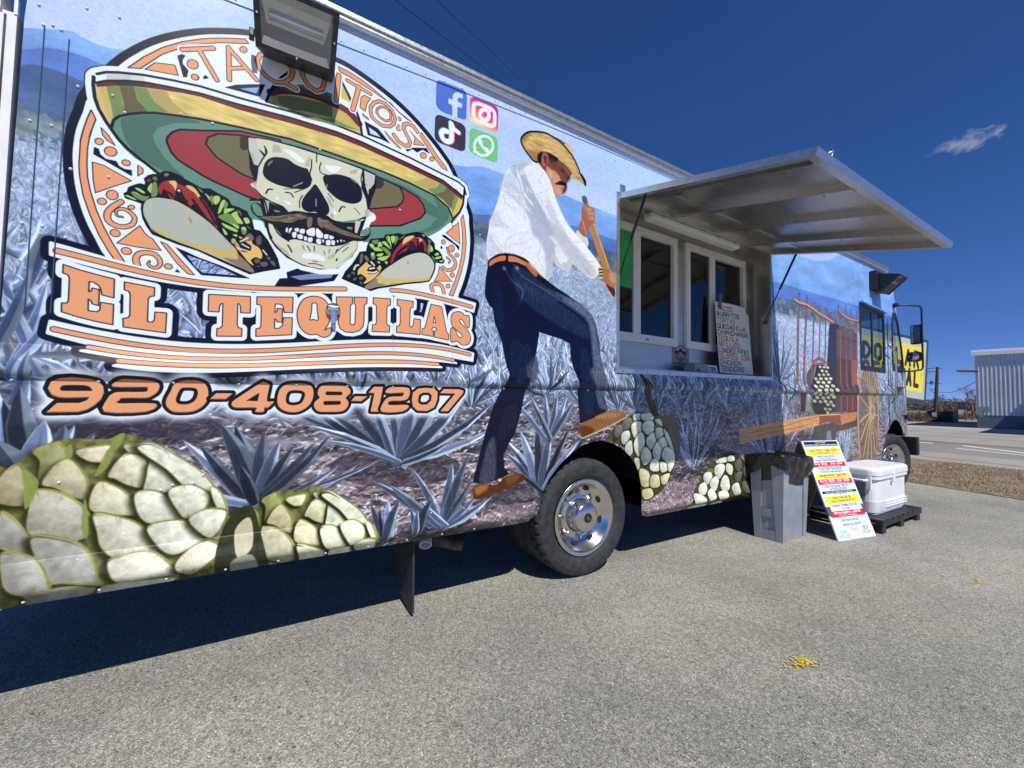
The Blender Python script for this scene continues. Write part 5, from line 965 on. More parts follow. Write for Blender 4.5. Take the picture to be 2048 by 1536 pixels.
# ---------------------------------------------------------------- builders
ORG = {}
def empty(name, loc, label, cat, group=None):
    o = bpy.data.objects.new(name, None); COL.objects.link(o); o.location = loc; o['label'] = label; o['category'] = cat; o.empty_display_size = .2
    if group: o['group'] = group
    ORG[o.name] = Vector(loc); return o
def mk(name, v, f, m, parent=None, smooth=False, uv=None, origin=None, kind=None, label=None, cat=None, group=None, mats=None, midx=None):
    me = bpy.data.meshes.new(name); org = ORG[parent.name] if parent else Vector(origin if origin is not None else np.mean(np.array(v), 0))
    va = np.array(v, float)-np.array(org)
    me.from_pydata(va.tolist(), [], [list(q) for q in f])
    if m: me.materials.append(m)
    for mm in (mats or []): me.materials.append(mm)
    if midx is not None: me.polygons.foreach_set('material_index', np.array(midx, np.int32))
    if smooth: me.polygons.foreach_set('use_smooth', np.ones(len(me.polygons), bool))
    if uv is not None:
        ul = me.uv_layers.new(name='UVMap'); li = np.empty(len(me.loops), np.int32); me.loops.foreach_get('vertex_index', li)
        ul.data.foreach_set('uv', np.array(uv, np.float32)[li].ravel())
    me.update()
    o = bpy.data.objects.new(name, me); COL.objects.link(o)
    if parent: o.parent = parent; ORG[o.name] = org
    else: o.location = org; ORG[o.name] = org
    if kind: o['kind'] = kind
    if label: o['label'] = label
    if cat: o['category'] = cat
    if group: o['group'] = group
    return o
class MB:
    """collects shapes in world coordinates"""
    def __init__(s, fr=None): s.v, s.f, s.fr = [], [], fr
    def add(s, v, f):
        b = len(s.v); v = [tuple(p) for p in v]
        if s.fr is not None: v = [tuple(s.fr@Vector(p)) for p in v]
        s.v += v; s.f += [tuple(i+b for i in q) for q in f]; return s
    def box(s, x0, x1, y0, y1, z0, z1, ch=0.):
        if ch <= 0:
            v = [(x, y, z) for z in (z0, z1) for y in (y0, y1) for x in (x0, x1)]
            f = [(0, 2, 3, 1), (4, 5, 7, 6), (0, 1, 5, 4), (2, 6, 7, 3), (0, 4, 6, 2), (1, 3, 7, 5)]
            return s.add(v, f)
        bm = bmesh.new(); bmesh.ops.create_cube(bm, size=1)
        for q in bm.verts: q.co = Vector((x0+(q.co.x+.5)*(x1-x0), y0+(q.co.y+.5)*(y1-y0), z0+(q.co.z+.5)*(z1-z0)))
        bmesh.ops.bevel(bm, geom=bm.edges[:], offset=ch, segments=2, affect='EDGES', profile=.5)
        bm.verts.index_update(); v = [tuple(q.co) for q in bm.verts]; f = [tuple(w.index for w in q.verts) for q in bm.faces]; bm.free(); return s.add(v, f)
    def tube(s, pts, r, n=8, cap=True):
        pts = [Vector(p) for p in pts]; rr = r if isinstance(r, (list, tuple)) else [r]*len(pts); v, f = [], []; up = None
        for i, p in enumerate(pts):
            d = (pts[min(i+1, len(pts)-1)]-pts[max(i-1, 0)]).normalized()
            if up is None: up = d.orthogonal().normalized()
            a = (up-d*up.dot(d)).normalized(); b = d.cross(a); up = a
            v += [tuple(p+(a*math.cos(t)+b*math.sin(t))*rr[i]) for t in [2*math.pi*k/n for k in range(n)]]
        for i in range(len(pts)-1):
            for k in range(n): f.append((i*n+k, i*n+(k+1) % n, (i+1)*n+(k+1) % n, (i+1)*n+k))
        if cap: f += [tuple(range(n))[::-1], tuple(range((len(pts)-1)*n, len(pts)*n))]
        return s.add(v, f)
    def lathe(s, prof, c, ax=(0, 1, 0), n=48, x=None, closed=False, mod=None):
        """prof = (radius, along axis)"""
        ax = Vector(ax).normalized(); a = Vector(x).normalized() if x else ax.orthogonal().normalized(); b = ax.cross(a); c = Vector(c); v, f = [], []
        for k in range(n):
            t = 2*math.pi*k/n; d = a*math.cos(t)+b*math.sin(t)
            for j, (r, h) in enumerate(prof):
                if mod: r = mod(r, h, j, k)
                v.append(tuple(c+d*r+ax*h))
        m = len(prof)
        for k in range(n):
            for j in range(m-1 if not closed else m):
                j2 = (j+1) % m; k2 = (k+1) % n; f.append((k*m+j, k*m+j2, k2*m+j2, k2*m+j))
        return s.add(v, f)
    def prism(s, pts, a, b):
        """outline in a plane carried from offset a to offset b (3-vectors)"""
        n = len(pts); A = [Vector(p)+Vector(a) for p in pts]; B = [Vector(p)+Vector(b) for p in pts]; f = [(i, (i+1) % n, n+(i+1) % n, n+i) for i in range(n)]
        return s.add([tuple(p) for p in A+B], f+[tuple(range(n))[::-1], tuple(range(n, 2*n))])
    def dome(s, c, nrm, r, h, n=7):
        nrm = Vector(nrm).normalized(); a = nrm.orthogonal().normalized(); b = nrm.cross(a); c = Vector(c); v = []
        for rr, hh in ((r, 0), (r*.8, h*.6)): v += [tuple(c+(a*math.cos(2*math.pi*k/n)+b*math.sin(2*math.pi*k/n))*rr+nrm*hh) for k in range(n)]
        v.append(tuple(c+nrm*h)); f = [(k, (k+1) % n, n+(k+1) % n, n+k) for k in range(n)]+[(n+k, n+(k+1) % n, 2*n) for k in range(n)]
        if a.cross(b).dot(nrm) < 0: f = [q[::-1] for q in f]
        return s.add(v, f)
    def make(s, name, m, parent=None, **kw): return mk(name, s.v, s.f, m, parent, **kw)
def flatpoly(outer, holes, to3):
    loops = [[Vector((x, z, 0)) for x, z in outer]]+[[Vector((x, z, 0)) for x, z in h] for h in holes]
    tri = tessellate_polygon(loops); pts = [p for l in loops for p in l]
    f = []
    for t in tri:
        a, b, c = (pts[i] for i in t)
        f.append(t if (b-a).cross(c-a).z > 0 else (t[0], t[2], t[1]))
    return [to3(p.x, p.y) for p in pts], f
def wuv(v): return [((p[0]-WX0)/(CW/PPM), 1-(WZ1-p[2])/(CH/PPM)) for p in v]

# ---------------------------------------------------------------- the truck
wrap_im = image_of(paint_wrap(), 'wrap_print')
M['wrap'] = printmat('vinyl_wrap', wrap_im, .34, .32, .10)
T = empty('food_truck', (3.9, D, 0), 'long food truck wrapped in an agave field print with a sombrero skull logo', 'food truck')
def zs(x): return 1.352+.0135*x                             # the seam under the belt moulding
def zb(x): return zs(x)+.135
TOP = 3.335
arch = [(1.617,.478)]+[tuple(onY(1000+a/4.267, 840+b/4.267)[[0, 2]]) for a, b in [(310,815),(328,760),(362,620),(420,500),(500,390),(600,290),(700,215),(800,182),(870,175),(950,195),(1040,240),(1110,310),(1160,390),(1195,500),(1207,640),(1207,780)]]+[(2.655,.42),(2.69,.368)]
farch = [(7.56,.366),(7.60,.52),(7.70,.72),(7.80,.88),(7.95,1.0),(8.08,1.07),(8.2,1.10),(8.33,1.06),(8.44,.97),(8.50,.86)]
FR = 8.64
hatch = [(2.385,1.545),(4.655,1.578),(4.655,2.935),(2.385,2.935)]
cabwin = [(6.955,1.80),(7.80,1.80),(7.80,2.66),(6.955,2.70)]
qwin = [(8.13,1.86),(8.50,1.84),(8.56,1.92),(8.50,2.2),(8.36,2.6),(8.28,2.70),(8.17,2.70),(8.12,2.55),(8.10,2.0)]
upper = [(-.84, zb(-.84)), (FR, zb(FR)), (8.60,1.8), (8.36,2.66), (8.20,3.12), (8.08,3.22), (7.93,TOP), (-.80,TOP), (-.83,2.75)]
y3 = lambda x, z: (x, D, z)
v, f = flatpoly(upper, [hatch, cabwin, qwin], y3)
mk('side_wall', v, [q[::-1] for q in f] if False else f, M['wrap'], T, uv=wuv(v))
lower = [(-.86,.645),(1.617,.645)]
lowout = [(-1.06, zs(-1.06)), (-1.06,.645)]+[(1.35,.645)]+[(1.56,.62)]+[(1.60,.55)]+arch[1:-2]+[(2.655,.52),(7.58,.52)]+farch[2:]+[(FR,.86),(FR, zs(FR))]
v, f = flatpoly(lowout, [], y3); mk('lower_side_wall', v, f, M['wrap'], T, uv=wuv(v))
def sweep(name, prof, x0, x1, nseg=1, zoff=lambda x: 0., m=None, smooth=True):
    xs = np.linspace(x0, x1, nseg+1); v = [(x, D+dy, z+zoff(x)) for x in xs for dy, z in prof]; k = len(prof)
    f = [(i*k+j, (i+1)*k+j, (i+1)*k+j+1, i*k+j+1) for i in range(nseg) for j in range(k-1)]
    return mk(name, v, f, m or M['wrap'], T, smooth=smooth, uv=wuv(v))
belt = [(0,.135),(-.003,.126),(-.008,.108),(-.014,.090),(-.020,.074),(-.024,.060),(-.026,.046),(-.0255,.034),(-.022,.022),(-.016,.012),(-.008,.005),(0,0)]
sweep('belt_moulding', belt, -1.06, 8.2, 12, zs)
skp = [(0,.645),(-.003,.640),(-.008,.615),(-.017,.590),(-.027,.570),(-.034,.552),(-.035,.538),(-.030,.524),(-.020,.514),(-.008,.510),(-.008,.484),(.006,.482)]
sweep('skirt', skp, -1.06, 1.50, 6)
# the skirt's rounded end at the wheel
v = [(x, D+dy, z) for x, sc in ((1.50, 1.), (1.56, .8), (1.60, .4), (1.615, .1)) for dy, z in [(a*sc, .645-(.645-b)*(.72+.28*min(1, sc+.1))) for a, b in skp]]
k = len(skp); mk('skirt', v, [(i*k+j, (i+1)*k+j, (i+1)*k+j+1, i*k+j+1) for i in range(3) for j in range(k-1)], M['wrap'], T, smooth=True, uv=wuv(v))
sk2 = [(dy*.8, .366+(z-.482)*.95) for dy, z in skp]
sweep('skirt', sk2, 2.72, 7.56, 8)
v = [(x, D+dy, z) for x, sc in ((2.657, .05), (2.67, .5), (2.72, 1.)) for dy, z in [(a*sc, .52-(.52-b)*(.80+.2*sc)) for a, b in sk2]]
mk('skirt', v, [(i*k+j, (i+1)*k+j, (i+1)*k+j+1, i*k+j+1) for i in range(2) for j in range(k-1)], M['wrap'], T, smooth=True, uv=wuv(v))
# overlapped top sheet, roof and gutter rail
zt = lambda x: float(np.interp(x, [-.8, .33, 1.3, 2.3, 7.5], [3.13, 3.184, 3.232, 3.258, 3.26]))
xs = np.linspace(-.8, 7.93, 16); v = []
for x in xs: v += [(x, D, zt(x)), (x, D-.005, zt(x)+.001), (x, D-.005, TOP-.03), (x, D, TOP-.03)]
f = [(i*4+j, (i+1)*4+j, (i+1)*4+j+1, i*4+j+1) for i in range(15) for j in range(3)]
mk('top_sheet', v, f, M['wrap'], T, uv=wuv(v))
rail = [(-.001,TOP-.045),(-.030,TOP-.040),(-.036,TOP-.030),(-.036,TOP-.022),(-.014,TOP-.012),(-.014,TOP+.004),(-.040,TOP+.010),(-.040,TOP+.020),(.02,TOP+.022)]
sweep('gutter_rail', rail, .02, 7.93, 1, m=M['alu'], smooth=False)
b = MB(); b.box(-.8, 7.93, D+.002, D+2.2, TOP-.02, TOP+.02); b.make('roof', M['roofwhite'], T)
# rear corner post
b = MB(); b.box(-1.5, -.845, D-.012, D+.08, .6, 2.745); b.box(-1.5, -.885, D-.022, D+.05, 2.745, 2.83); b.box(-.853, -.843, D-.016, D+.0, 2.74, 2.80); b.make('rear_corner_post', M['white'], T)
b = MB()
for x, z in ((-.895, 2.62), (-.90, 2.40), (-.91, 2.2)): b.dome((x, D-.012, z), (0, -1, 0), .010, .008)
b.make('post_bolts', M['alu'], T, kind='stuff')
b = MB(); b.box(-.878, -.872, D-.0145, D-.011, .7, 2.73); b.make('post_groove', M['bronze'], T)
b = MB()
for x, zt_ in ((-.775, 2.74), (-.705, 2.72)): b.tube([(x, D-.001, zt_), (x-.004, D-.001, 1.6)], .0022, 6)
b.make('shadow_line_strips', mat('shadow_line_blue_grey', (.06, .09, .16), .4), T, kind='stuff')  # raised dark strips made up to stand in for two soft shadow lines
# rivets
rng = random.Random(3); b = MB()
x = -.75
while x < 7.9: b.dome((x, D-.005, zt(x)+.018), (0, -1, 0), .0055, .005); x += .118
x = -.8
while x < 8.1:
    b.dome((x, D, zs(x)-.006), (0, -1, 0), .006, .005)
    if x < 2.2: b.dome((x+.06, D, zb(x)-.02), (0, -1, 0), .006, .005)
    x += .24
for x in np.arange(-.8, 1.5, .21): b.dome((x, D-.002, .628), (0, -1, 0), .006, .005); b.dome((x+.07, D-.009, .497), (0, -1, 0), .006, .005)
for px, py in [(78,10),(174,17),(239,35),(87,50),(106,51),(123,60),(156,173),(226,191),(60,241),(103,251),(361,228),(425,247),(217,354),(141,338),(44,446),(85,452),(358,382),(131,475),(345,970),(322,980),(406,950),(388,966),(118,965),(680,1053),(723,1045),(905,450),(960,470),(955,297),(1028,330),(1230,320),(1232,345),(1233,362),(800,420),(1127,525),(250,225),(640,300)]:
    p = onY(px, py); b.dome(p, (0, -1, 0), .0065, .006)
b.make('rivets', mat('highlight_rivet', (.62, .68, .76), .22, 0, .02, 5, coat=.5), T, kind='stuff', smooth=True)  # pale base colour stands in for the bright highlight on each head
# marker: round lock on the logo
p = onY(666, 619, D-.012); b = MB(); b.lathe([(.0, -.014), (.026, -.014), (.034, -.008), (.036, .0), (.036, .012)], p, n=28); lk = b.make('round_latch', M['chrome'], T, smooth=False)
b = MB(); b.box(p[0]-.012, p[0]+.012, D-.034, D-.026, p[2]-.075, p[2]+.012, .003); b.box(p[0]-.026, p[0]+.026, D-.032, D-.026, p[2]-.01, p[2]+.016, .003); b.make('keeper', M['alu'], lk)
# panel joints
b = MB(); b.box(6.925, 6.937, D-.004, D+.001, zb(6.9), 3.25); b.make('panel_joint', M['wrap'], T, uv=wuv(b.v))
b = MB(); b.box(7.93, 7.95, D-.003, D+.001, .95, 2.6); b.make('door_joint', M['dark'], T)
b = MB(); b.box(8.62, 8.655, D-.002, D+.05, .865, zb(8.6)+.3); b.make('front_corner_trim', M['alu'], T)

# underbody
b = MB(); b.box(-1.2, 1.5, D+.10, D+2.1, .50, .62); b.box(2.8, 7.5, D+.10, D+2.1, .42, .62); b.box(-1.2, 8.4, D+.7, D+1.5, .42, .62); b.make('chassis', M['flat'], T)
b = MB()
b.box(1.45, 2.80, D+.62, D+.64, .3, 1.2); b.box(1.45, 2.8, D+.01, D+.62, 1.16, 1.18); b.box(1.44, 1.46, D+.05, D+.62, .5, 1.17); b.box(2.80, 2.82, D+.02, D+.62, .40, 1.17)
b.make('wheel_well', M['flat'], T)
b = MB(); b.box(7.45, 8.6, D+.60, D+.62, .3, 1.3); b.box(7.45, 8.58, D+.02, D+.6, 1.24, 1.26); b.box(8.585, 8.60, D+.01, D+.6, .84, 1.25); b.make('wheel_well', M['flat'], T)
b = MB(); b.box(7.44, 8.58, D+.02, D+.62, 1.275, 1.29); b.make('fender_lining', M['flat'], T)
# far side, bulkheads, floor and front of the body
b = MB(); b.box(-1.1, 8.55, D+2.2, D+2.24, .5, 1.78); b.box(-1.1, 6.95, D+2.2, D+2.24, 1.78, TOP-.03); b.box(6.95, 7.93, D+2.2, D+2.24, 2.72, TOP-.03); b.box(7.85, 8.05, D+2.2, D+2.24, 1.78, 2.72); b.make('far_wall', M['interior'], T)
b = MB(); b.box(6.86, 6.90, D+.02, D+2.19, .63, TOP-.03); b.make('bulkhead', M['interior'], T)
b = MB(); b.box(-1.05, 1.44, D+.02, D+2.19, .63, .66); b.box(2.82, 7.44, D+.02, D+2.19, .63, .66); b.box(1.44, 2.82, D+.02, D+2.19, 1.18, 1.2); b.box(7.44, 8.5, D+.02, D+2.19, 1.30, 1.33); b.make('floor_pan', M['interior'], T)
b = MB()
for z0, z1, xa, xb in ((.86, 1.80, 8.66, 8.63),): b.add([(xa, D+.01, z0), (xa, D+2.2, z0), (xb, D+2.2, z1), (xb, D+.01, z1), (xa-.04, D+.01, z0), (xa-.04, D+2.2, z0), (xb-.04, D+2.2, z1), (xb-.04, D+.01, z1)], [(0, 1, 2, 3), (7, 6, 5, 4), (3, 2, 6, 7), (0, 4, 5, 1), (0, 3, 7, 4), (1, 5, 6, 2)])
b.add([(8.36, D+.01, 2.68), (8.36, D+2.2, 2.68), (7.95, D+2.2, 3.32), (7.95, D+.01, 3.32)], [(0, 1, 2, 3)])
b.make('nose', M['white'], T)
b = MB(); b.add([(8.60, D+.05, 1.80), (8.60, D+2.15, 1.80), (8.36, D+2.15, 2.68), (8.36, D+.05, 2.68)], [(0, 1, 2, 3)]); b.make('windscreen', M['cabglass'], T)
b = MB(); b.box(8.1, 8.4, D+.35, D+1.9, 1.45, 1.66, .04); b.make('dashboard', M['black'], T)
b = MB(); b.lathe([(.20, -.012), (.212, 0), (.20, .012), (.188, 0)], (7.98, D+.55, 1.88), (-.7, 0, .7), 28, closed=True); b.tube([(7.98, D+.55, 1.88), (8.2, D+.55, 1.6)], .03); b.tube([(7.98, D+.36, 1.88), (7.98, D+.74, 1.88)], .012); b.make('steering_wheel', M['black'], T)
b = MB(); b.box(7.15, 7.6, D+.35, D+.8, 1.2, 1.32, .03); b.box(7.08, 7.18, D+.35, D+.8, 1.3, 1.95, .04); b.make('driver_seat', M['black'], T)

# cab side window
def ringpoly(name, outer, inner, m, y0, y1, parent=T):
    v, f = flatpoly(outer, [inner], lambda x, z: (x, y0, z)); n = len(v); v2 = v+[(x, y1, z) for x, _, z in v]
    f2 = list(f)+[tuple(i+n for i in q[::-1]) for q in f]
    for a, c in ((0, len(outer)), (len(outer), n)):
        for i in range(a, c): j = a+(i-a+1) % (c-a); f2.append((i, j, j+n, i+n))
    return mk(name, v2, f2, m, parent)
def rrect(x0, x1, z0, z1, r, n=5):
    out = []
    for cx, cz, a in ((x1-r, z1-r, 0), (x0+r, z1-r, 90), (x0+r, z0+r, 180), (x1-r, z0+r, 270)):
        out += [(cx+r*math.cos(math.radians(a+90*k/n)), cz+r*math.sin(math.radians(a+90*k/n))) for k in range(n+1)]
    return out
fr_ = ringpoly('cab_window_frame', [(6.945,1.79),(7.82,1.785),(7.82,2.665),(6.945,2.715)], rrect(6.99, 7.775, 1.85, 2.62, .09), M['black'], D-.008, D+.008)
b = MB(); b.add([(6.97, D+.001, 1.83), (7.79, D+.001, 1.83), (7.79, D+.001, 2.64), (6.97, D+.001, 2.64)], [(0, 1, 2, 3)]); b.make('pane', M['cabglass'], fr_)
b = MB(); b.box(7.34, 7.385, D-.006, D+.006, 1.85, 2.63); b.make('mullion', M['black'], fr_)
b = MB(); b.prism([(6.94,D,2.705),(7.83,D,2.655),(7.83,D,2.672),(6.94,D,2.722)], (0,-.05,0), (0,.002,0)); b.make('drip_rail', M['wrap'], T, uv=wuv(b.v))
def scaled(p, k): c = np.mean(np.array(p), 0); return [tuple(c+(np.array(q)-c)*k) for q in p]
qf = ringpoly('quarter_window_frame', scaled(qwin, 1.06), scaled(qwin, .86), M['black'], D-.008, D+.008)
v, f = flatpoly(scaled(qwin, .95), [], lambda x, z: (x, D+.006, z)); mk('pane', v, f, M['cabglass'], qf)
b = MB(); b.tube([onY(1777, 688, D-.03), onY(1778, 690, D-.06), onY(1780, 694, D-.07), onY(1792, 705, D-.07), onY(1792.5, 750, D-.07), onY(1792, 795, D-.06), onY(1791, 798, D-.01)], .011, 8); b.make('grab_handle', M['chrome'], T, smooth=True)
# mirrors
b = MB(); b.tube([(8.20, D-.0, 2.80), (8.24, D-.05, 2.83), (8.36, D-.16, 2.825), (8.44, D-.235, 2.81), (8.452, D-.252, 2.77), (8.452, D-.252, 2.3), (8.452, D-.252, 1.89), (8.44, D-.24, 1.85), (8.36, D-.15, 1.83), (8.24, D-.0, 1.83)], .013, 8); b.box(8.16, 8.26, D-.06, D+.0, 2.81, 2.86, .01)
ma = b.make('mirror_arm', M['black'], T, smooth=True)
b = MB(); b.box(8.44, 8.50, 2.085, 2.215, 2.24, 2.54, .025); mm = b.make('mirror_head', M['black'], ma, smooth=False)
b = MB(); b.box(8.434, 8.4375, 2.10, 2.20, 2.262, 2.52); b.make('mirror_glass', M['mirror'], ma)
b = MB(); b.box(8.44, 8.53, 2.09, 2.26, 1.98, 2.13, .04); b.tube([(8.452, D-.252, 2.05), (8.47, 2.12, 2.05)], .014); b.make('mirror_head', M['black'], ma)
b = MB(); b.lathe([(0, -.02), (.04, -.016), (.062, 0)], (8.437, 2.175, 2.055), (1, 0, 0), 20); b.make('mirror_glass', M['mirror'], ma, smooth=True)
# front bumper
b = MB(); b.box(8.74, 8.84, 2.235, 4.6, .545, .825, .015); b.box(8.5, 8.74, 2.9, 3.0, .56, .70); b.make('front_bumper', M['black'], T)
b = MB(); b.box(8.50, 8.66, D-.012, D+.02, .875, .90); b.make('fender_edge', M['alu'], T)
b = MB(); b.box(8.54, 8.66, D-.05, D+.01, 1.10, 1.17, .01); b.make('side_marker', M['black'], T)

# serving hatch
XL, XR, ZB, ZT, YI = 2.385, 4.655, 1.545, 2.935, 2.57
fl = lambda x: ZB+.0145*(x-XL)
b = MB(); b.prism([(XL-.03,D,fl(XL)-.028),(XR+.012,D,fl(XR)-.028),(XR+.012,D,fl(XR)+.006),(XL-.03,D,fl(XL)+.006)], (0,-.012,0), (0,.01,0)); hf = b.make('hatch_frame', M['alu'], T)
b = MB(); b.box(XL-.022, XL+.006, D-.012, D+.01, ZB-.0, ZT+.02); b.make('frame_side', M['alu'], hf)
b = MB(); b.box(XR-.006, XR+.014, D-.012, D+.01, ZB+.03, ZT+.0); b.make('frame_side', M['alu'], hf)
b = MB()
for k in range(9): xx = XL+.05+k*.275; b.dome((xx, D-.012, fl(xx)-.010), (0, -1, 0), .006, .004)
for k in range(5): b.dome((XL-.01, D-.012, 1.75+k*.28), (0, -1, 0), .005, .004); b.dome((XR+.004, D-.012, 1.75+k*.28), (0, -1, 0), .005, .004)
b.make('frame_screws', M['bronze'], T, kind='stuff')
b = MB(); b.box(XL-.004, XL+.003, D+.01, YI, ZB, ZT+.02); b.make('jamb', M['steel'], T)
b = MB(); b.box(XR-.003, XR+.004, D+.01, YI, ZB, ZT+.02); b.make('jamb', M['steel'], T)
b = MB(); b.box(XL+.003, XR-.003, D+.01, YI, ZB-.01, ZB+.028); b.make('counter', M['steel'], T)
b = MB(); b.box(XL+.003, XR-.003, D+.012, YI, ZT+.0, ZT+.012); b.make('hatch_ceiling', M['steel'], T)
WL = [(2.45, 3.40), (3.535, 4.575)]; WZa, WZb = 1.825, 2.872
v, f = flatpoly([(XL+.003, ZB+.028), (XR-.003, ZB+.028), (XR-.003, ZT), (XL+.003, ZT)], [[(a+.02, WZa+.02), (c-.02, WZa+.02), (c-.02, WZb-.02), (a+.02, WZb-.02)] for a, c in WL], lambda x, z: (x, YI, z))
mk('service_wall', v, f, M['steel2'], T)
for a, c in WL:
    mid = a+(c-a)*.42
    wf = ringpoly('service_window', [(a, WZa), (c, WZa), (c, WZb), (a, WZb)], [(a+.06, WZa+.075), (c-.06, WZa+.075), (c-.06, WZb-.065), (a+.06, WZb-.065)], M['winframe'], YI-.028, YI+.03)
    b = MB(); b.box(mid-.045, mid+.0, YI-.020, YI+.012, WZa+.073, WZb-.063); b.make('sash_stile', M['winframe'], wf)
    b = MB(); b.box(mid+.006, mid+.055, YI-.012, YI+.02, WZa+.073, WZb-.063); b.make('sash_stile', M['winframe'], wf)
    b = MB(); b.box(a+.06, mid-.04, YI-.004, YI, WZa+.07, WZb-.06); b.make('pane', M['glass'], wf)
    b = MB(); b.box(mid+.05, c-.06, YI+.008, YI+.012, WZa+.07, WZb-.06); b.make('pane', M['glass'], wf)
    b = MB(); b.box(a+.5, a+.54, YI-.031, YI-.027, WZa+.03, WZa+.04); b.make('weep_slot', M['dark'], wf)
# what shows in the windows
b = MB(); b.box(2.52, 2.80, YI-.0065, YI-.0045, 2.30, 2.80); b.make('green_sheet', M['green'], T)  # green sheet added before the left pane, where green shows
b = MB(); b.box(3.6, 6.0, 3.6, 4.0, 2.5, 3.1); b.box(2.4, 3.4, 4.0, 4.3, .66, 1.6); b.make('kitchen_hood', M['steel'], T)
b = MB(); b.lathe([(.0, .0), (.085, .0), (.09, .10), (.085, .16), (.06, .22), (0, .22)], (3.72, YI+.10, 1.84), (0, 0, 1), 20); b.make('water_jug', M['white'], T, smooth=True)
b = MB(); b.lathe([(.0, .0), (.088, .0), (.09, .06), (.07, .15), (0, .17)], (3.72, YI+.10, 2.055), (0, 0, 1), 20); b.make('jug_cap', M['red'], T, smooth=True)
# strip light
b = MB(); b.box(2.80, 4.13, 2.345, 2.445, 2.862, 2.925, .022); sl_ = b.make('strip_light', M['lamp'], T)
b = MB(); b.box(2.795, 4.135, 2.342, 2.448, 2.926, 2.934); b.make('light_base', M['alu'], sl_)
for k in range(5): b = MB(); b.box(2.93+k*.27, 2.95+k*.27, 2.340, 2.346, 2.885, 2.935); b.make('clip', M['alu'], sl_)
# awning flap
A0 = Vector((0, D-.006, 2.945)); U = Vector((0, .955-(D-.006), 2.60-2.945)); LU = U.length; U.normalize(); NN = Vector((0, U.z, -U.y)).normalized()
if NN.z < 0: NN = -NN
def aw(x, s, h): return A0+Vector((x, 0, 0))+U*s+NN*h
def abox(b, x0, x1, s0, s1, h0, h1):
    v = [aw(x, s, h) for h in (h0, h1) for s in (s0, s1) for x in (x0, x1)]
    return b.add(v, [(0, 2, 3, 1), (4, 5, 7, 6), (0, 1, 5, 4), (2, 6, 7, 3), (0, 4, 6, 2), (1, 3, 7, 5)])
XA, XB = 2.385, 4.68
b = MB(); abox(b, XA+.004, XB-.004, .004, LU-.004, -.004, .0); aws = b.make('awning_flap', M['steel'], T)
for nm, a in (('edge_rail', (XA, XA+.035, 0, LU)), ('edge_rail', (XB-.035, XB, 0, LU)), ('edge_rail', (XA+.035, XB-.035, LU-.05, LU)), ('edge_rail', (XA+.035, XB-.035, 0, .05))):
    b = MB(); abox(b, *a, -.040, .004); b.make(nm, M['alu'], aws)
for x in (2.475, 2.96, 3.54, 4.12, 4.60):
    b = MB(); abox(b, x-.015, x+.075, .05, LU-.05, -.018, -.004); abox(b, x, x+.06, .05, LU-.05, -.048, -.018); b.make('stiffener', M['steel'], aws)
b = MB(); abox(b, XA+.04, XB-.04, .30, .35, -.012, -.0045); b.make('cross_strap', M['steel2'], aws)
b = MB()
for x in (2.50, 2.99, 3.57, 4.15):
    for s in (.15, .5, .85, 1.2): p = aw(x+.012, s, -.049); b.dome(p, -NN, .006, .004)
b.make('awning_rivets', M['bronze'], T, kind='stuff')
b = MB(); b.tube([aw(2.56, LU-.03, .004), aw(2.56, LU-.03, .03), aw(2.58, LU-.02, .045), aw(2.60, LU-.03, .03), aw(2.61, LU-.04, .004)], .006); b.make('latch_eye', M['alu'], aws, smooth=True)
b = MB(); b.box(2.40, 2.46, D-.006, D-.001, 2.955, 3.03, .002); b.make('hinge_plate', M['alu'], T)
for bt, tp in (((2.442, 2.38, 2.289), (2.42, 2.088, 2.845)), ((4.632, 2.38, 2.176), (4.62, 2.058, 2.825))):
    bt, tp = Vector(bt), Vector(tp); md = bt.lerp(tp, .5)
    b = MB(); b.tube([md, tp], .011, 10); st = b.make('gas_strut', M['black'], T, smooth=True)
    b = MB(); b.tube([bt, md], .0055, 8); b.make('piston_rod', M['black'], st, smooth=True); b = MB(); b.lathe([(0, -.016), (.014, -.008), (.016, 0), (.014, .008), (0, .016)], bt, n=10); b.make('ball_joint', M['black'], st, smooth=True)
# sticker on the service wall
cvs = Canvas(150, 170, (150, 150, 150)); cvs.a[:] = np.array((146, 144, 140))/255
cvs.poly([np.array([(75, 6), (140, 52), (128, 58), (128, 70), (22, 70), (22, 58), (10, 52)], float)], (196, 192, 186)); cvs.stroke(np.array([(10, 52), (75, 6), (140, 52)], float), 5, (40, 40, 50))
for x, y, r in ((75, 44, 16), (35, 62, 14), (115, 62, 14), (55, 58, 12), (95, 58, 12)): t = np.linspace(0, 6.28, 14)[:-1]; cvs.poly([np.stack([x+r*np.cos(t), y+r*1.2*np.sin(t)], 1)], (44, 46, 70))
cvs.poly([np.array([(34, 78), (116, 78), (116, 98), (34, 98)], float)], (140, 40, 44))
for y, w in ((92, 66),): [cvs.stroke(s_, 2.4, (214, 206, 200)) for s_ in text_strokes('CUSTOM', 75, 95, 12, w)]
for y, t_, w in ((116, 'TRUCKS', 80), (132, 'BUILT', 46), (156, '262-363-4714', 128)): [cvs.stroke(s_, 3, (40, 40, 44)) for s_ in text_strokes(t_, 75, y, 12, w)]
M['sticker'] = printmat('maker_sticker', image_of(cvs, 'sticker_print'), .4, .1)
p0 = onY(1344, 688, YI-.002); p1 = onY(1378, 733, YI-.002)
mk('maker_sticker', [(p0[0], YI-.0015, p1[2]), (p1[0], YI-.0015, p1[2]), (p1[0], YI-.0015, p0[2]), (p0[0], YI-.0015, p0[2])], [(0, 1, 2, 3)], M['sticker'], T, uv=[(0, 0), (1, 0), (1, 1), (0, 1)])

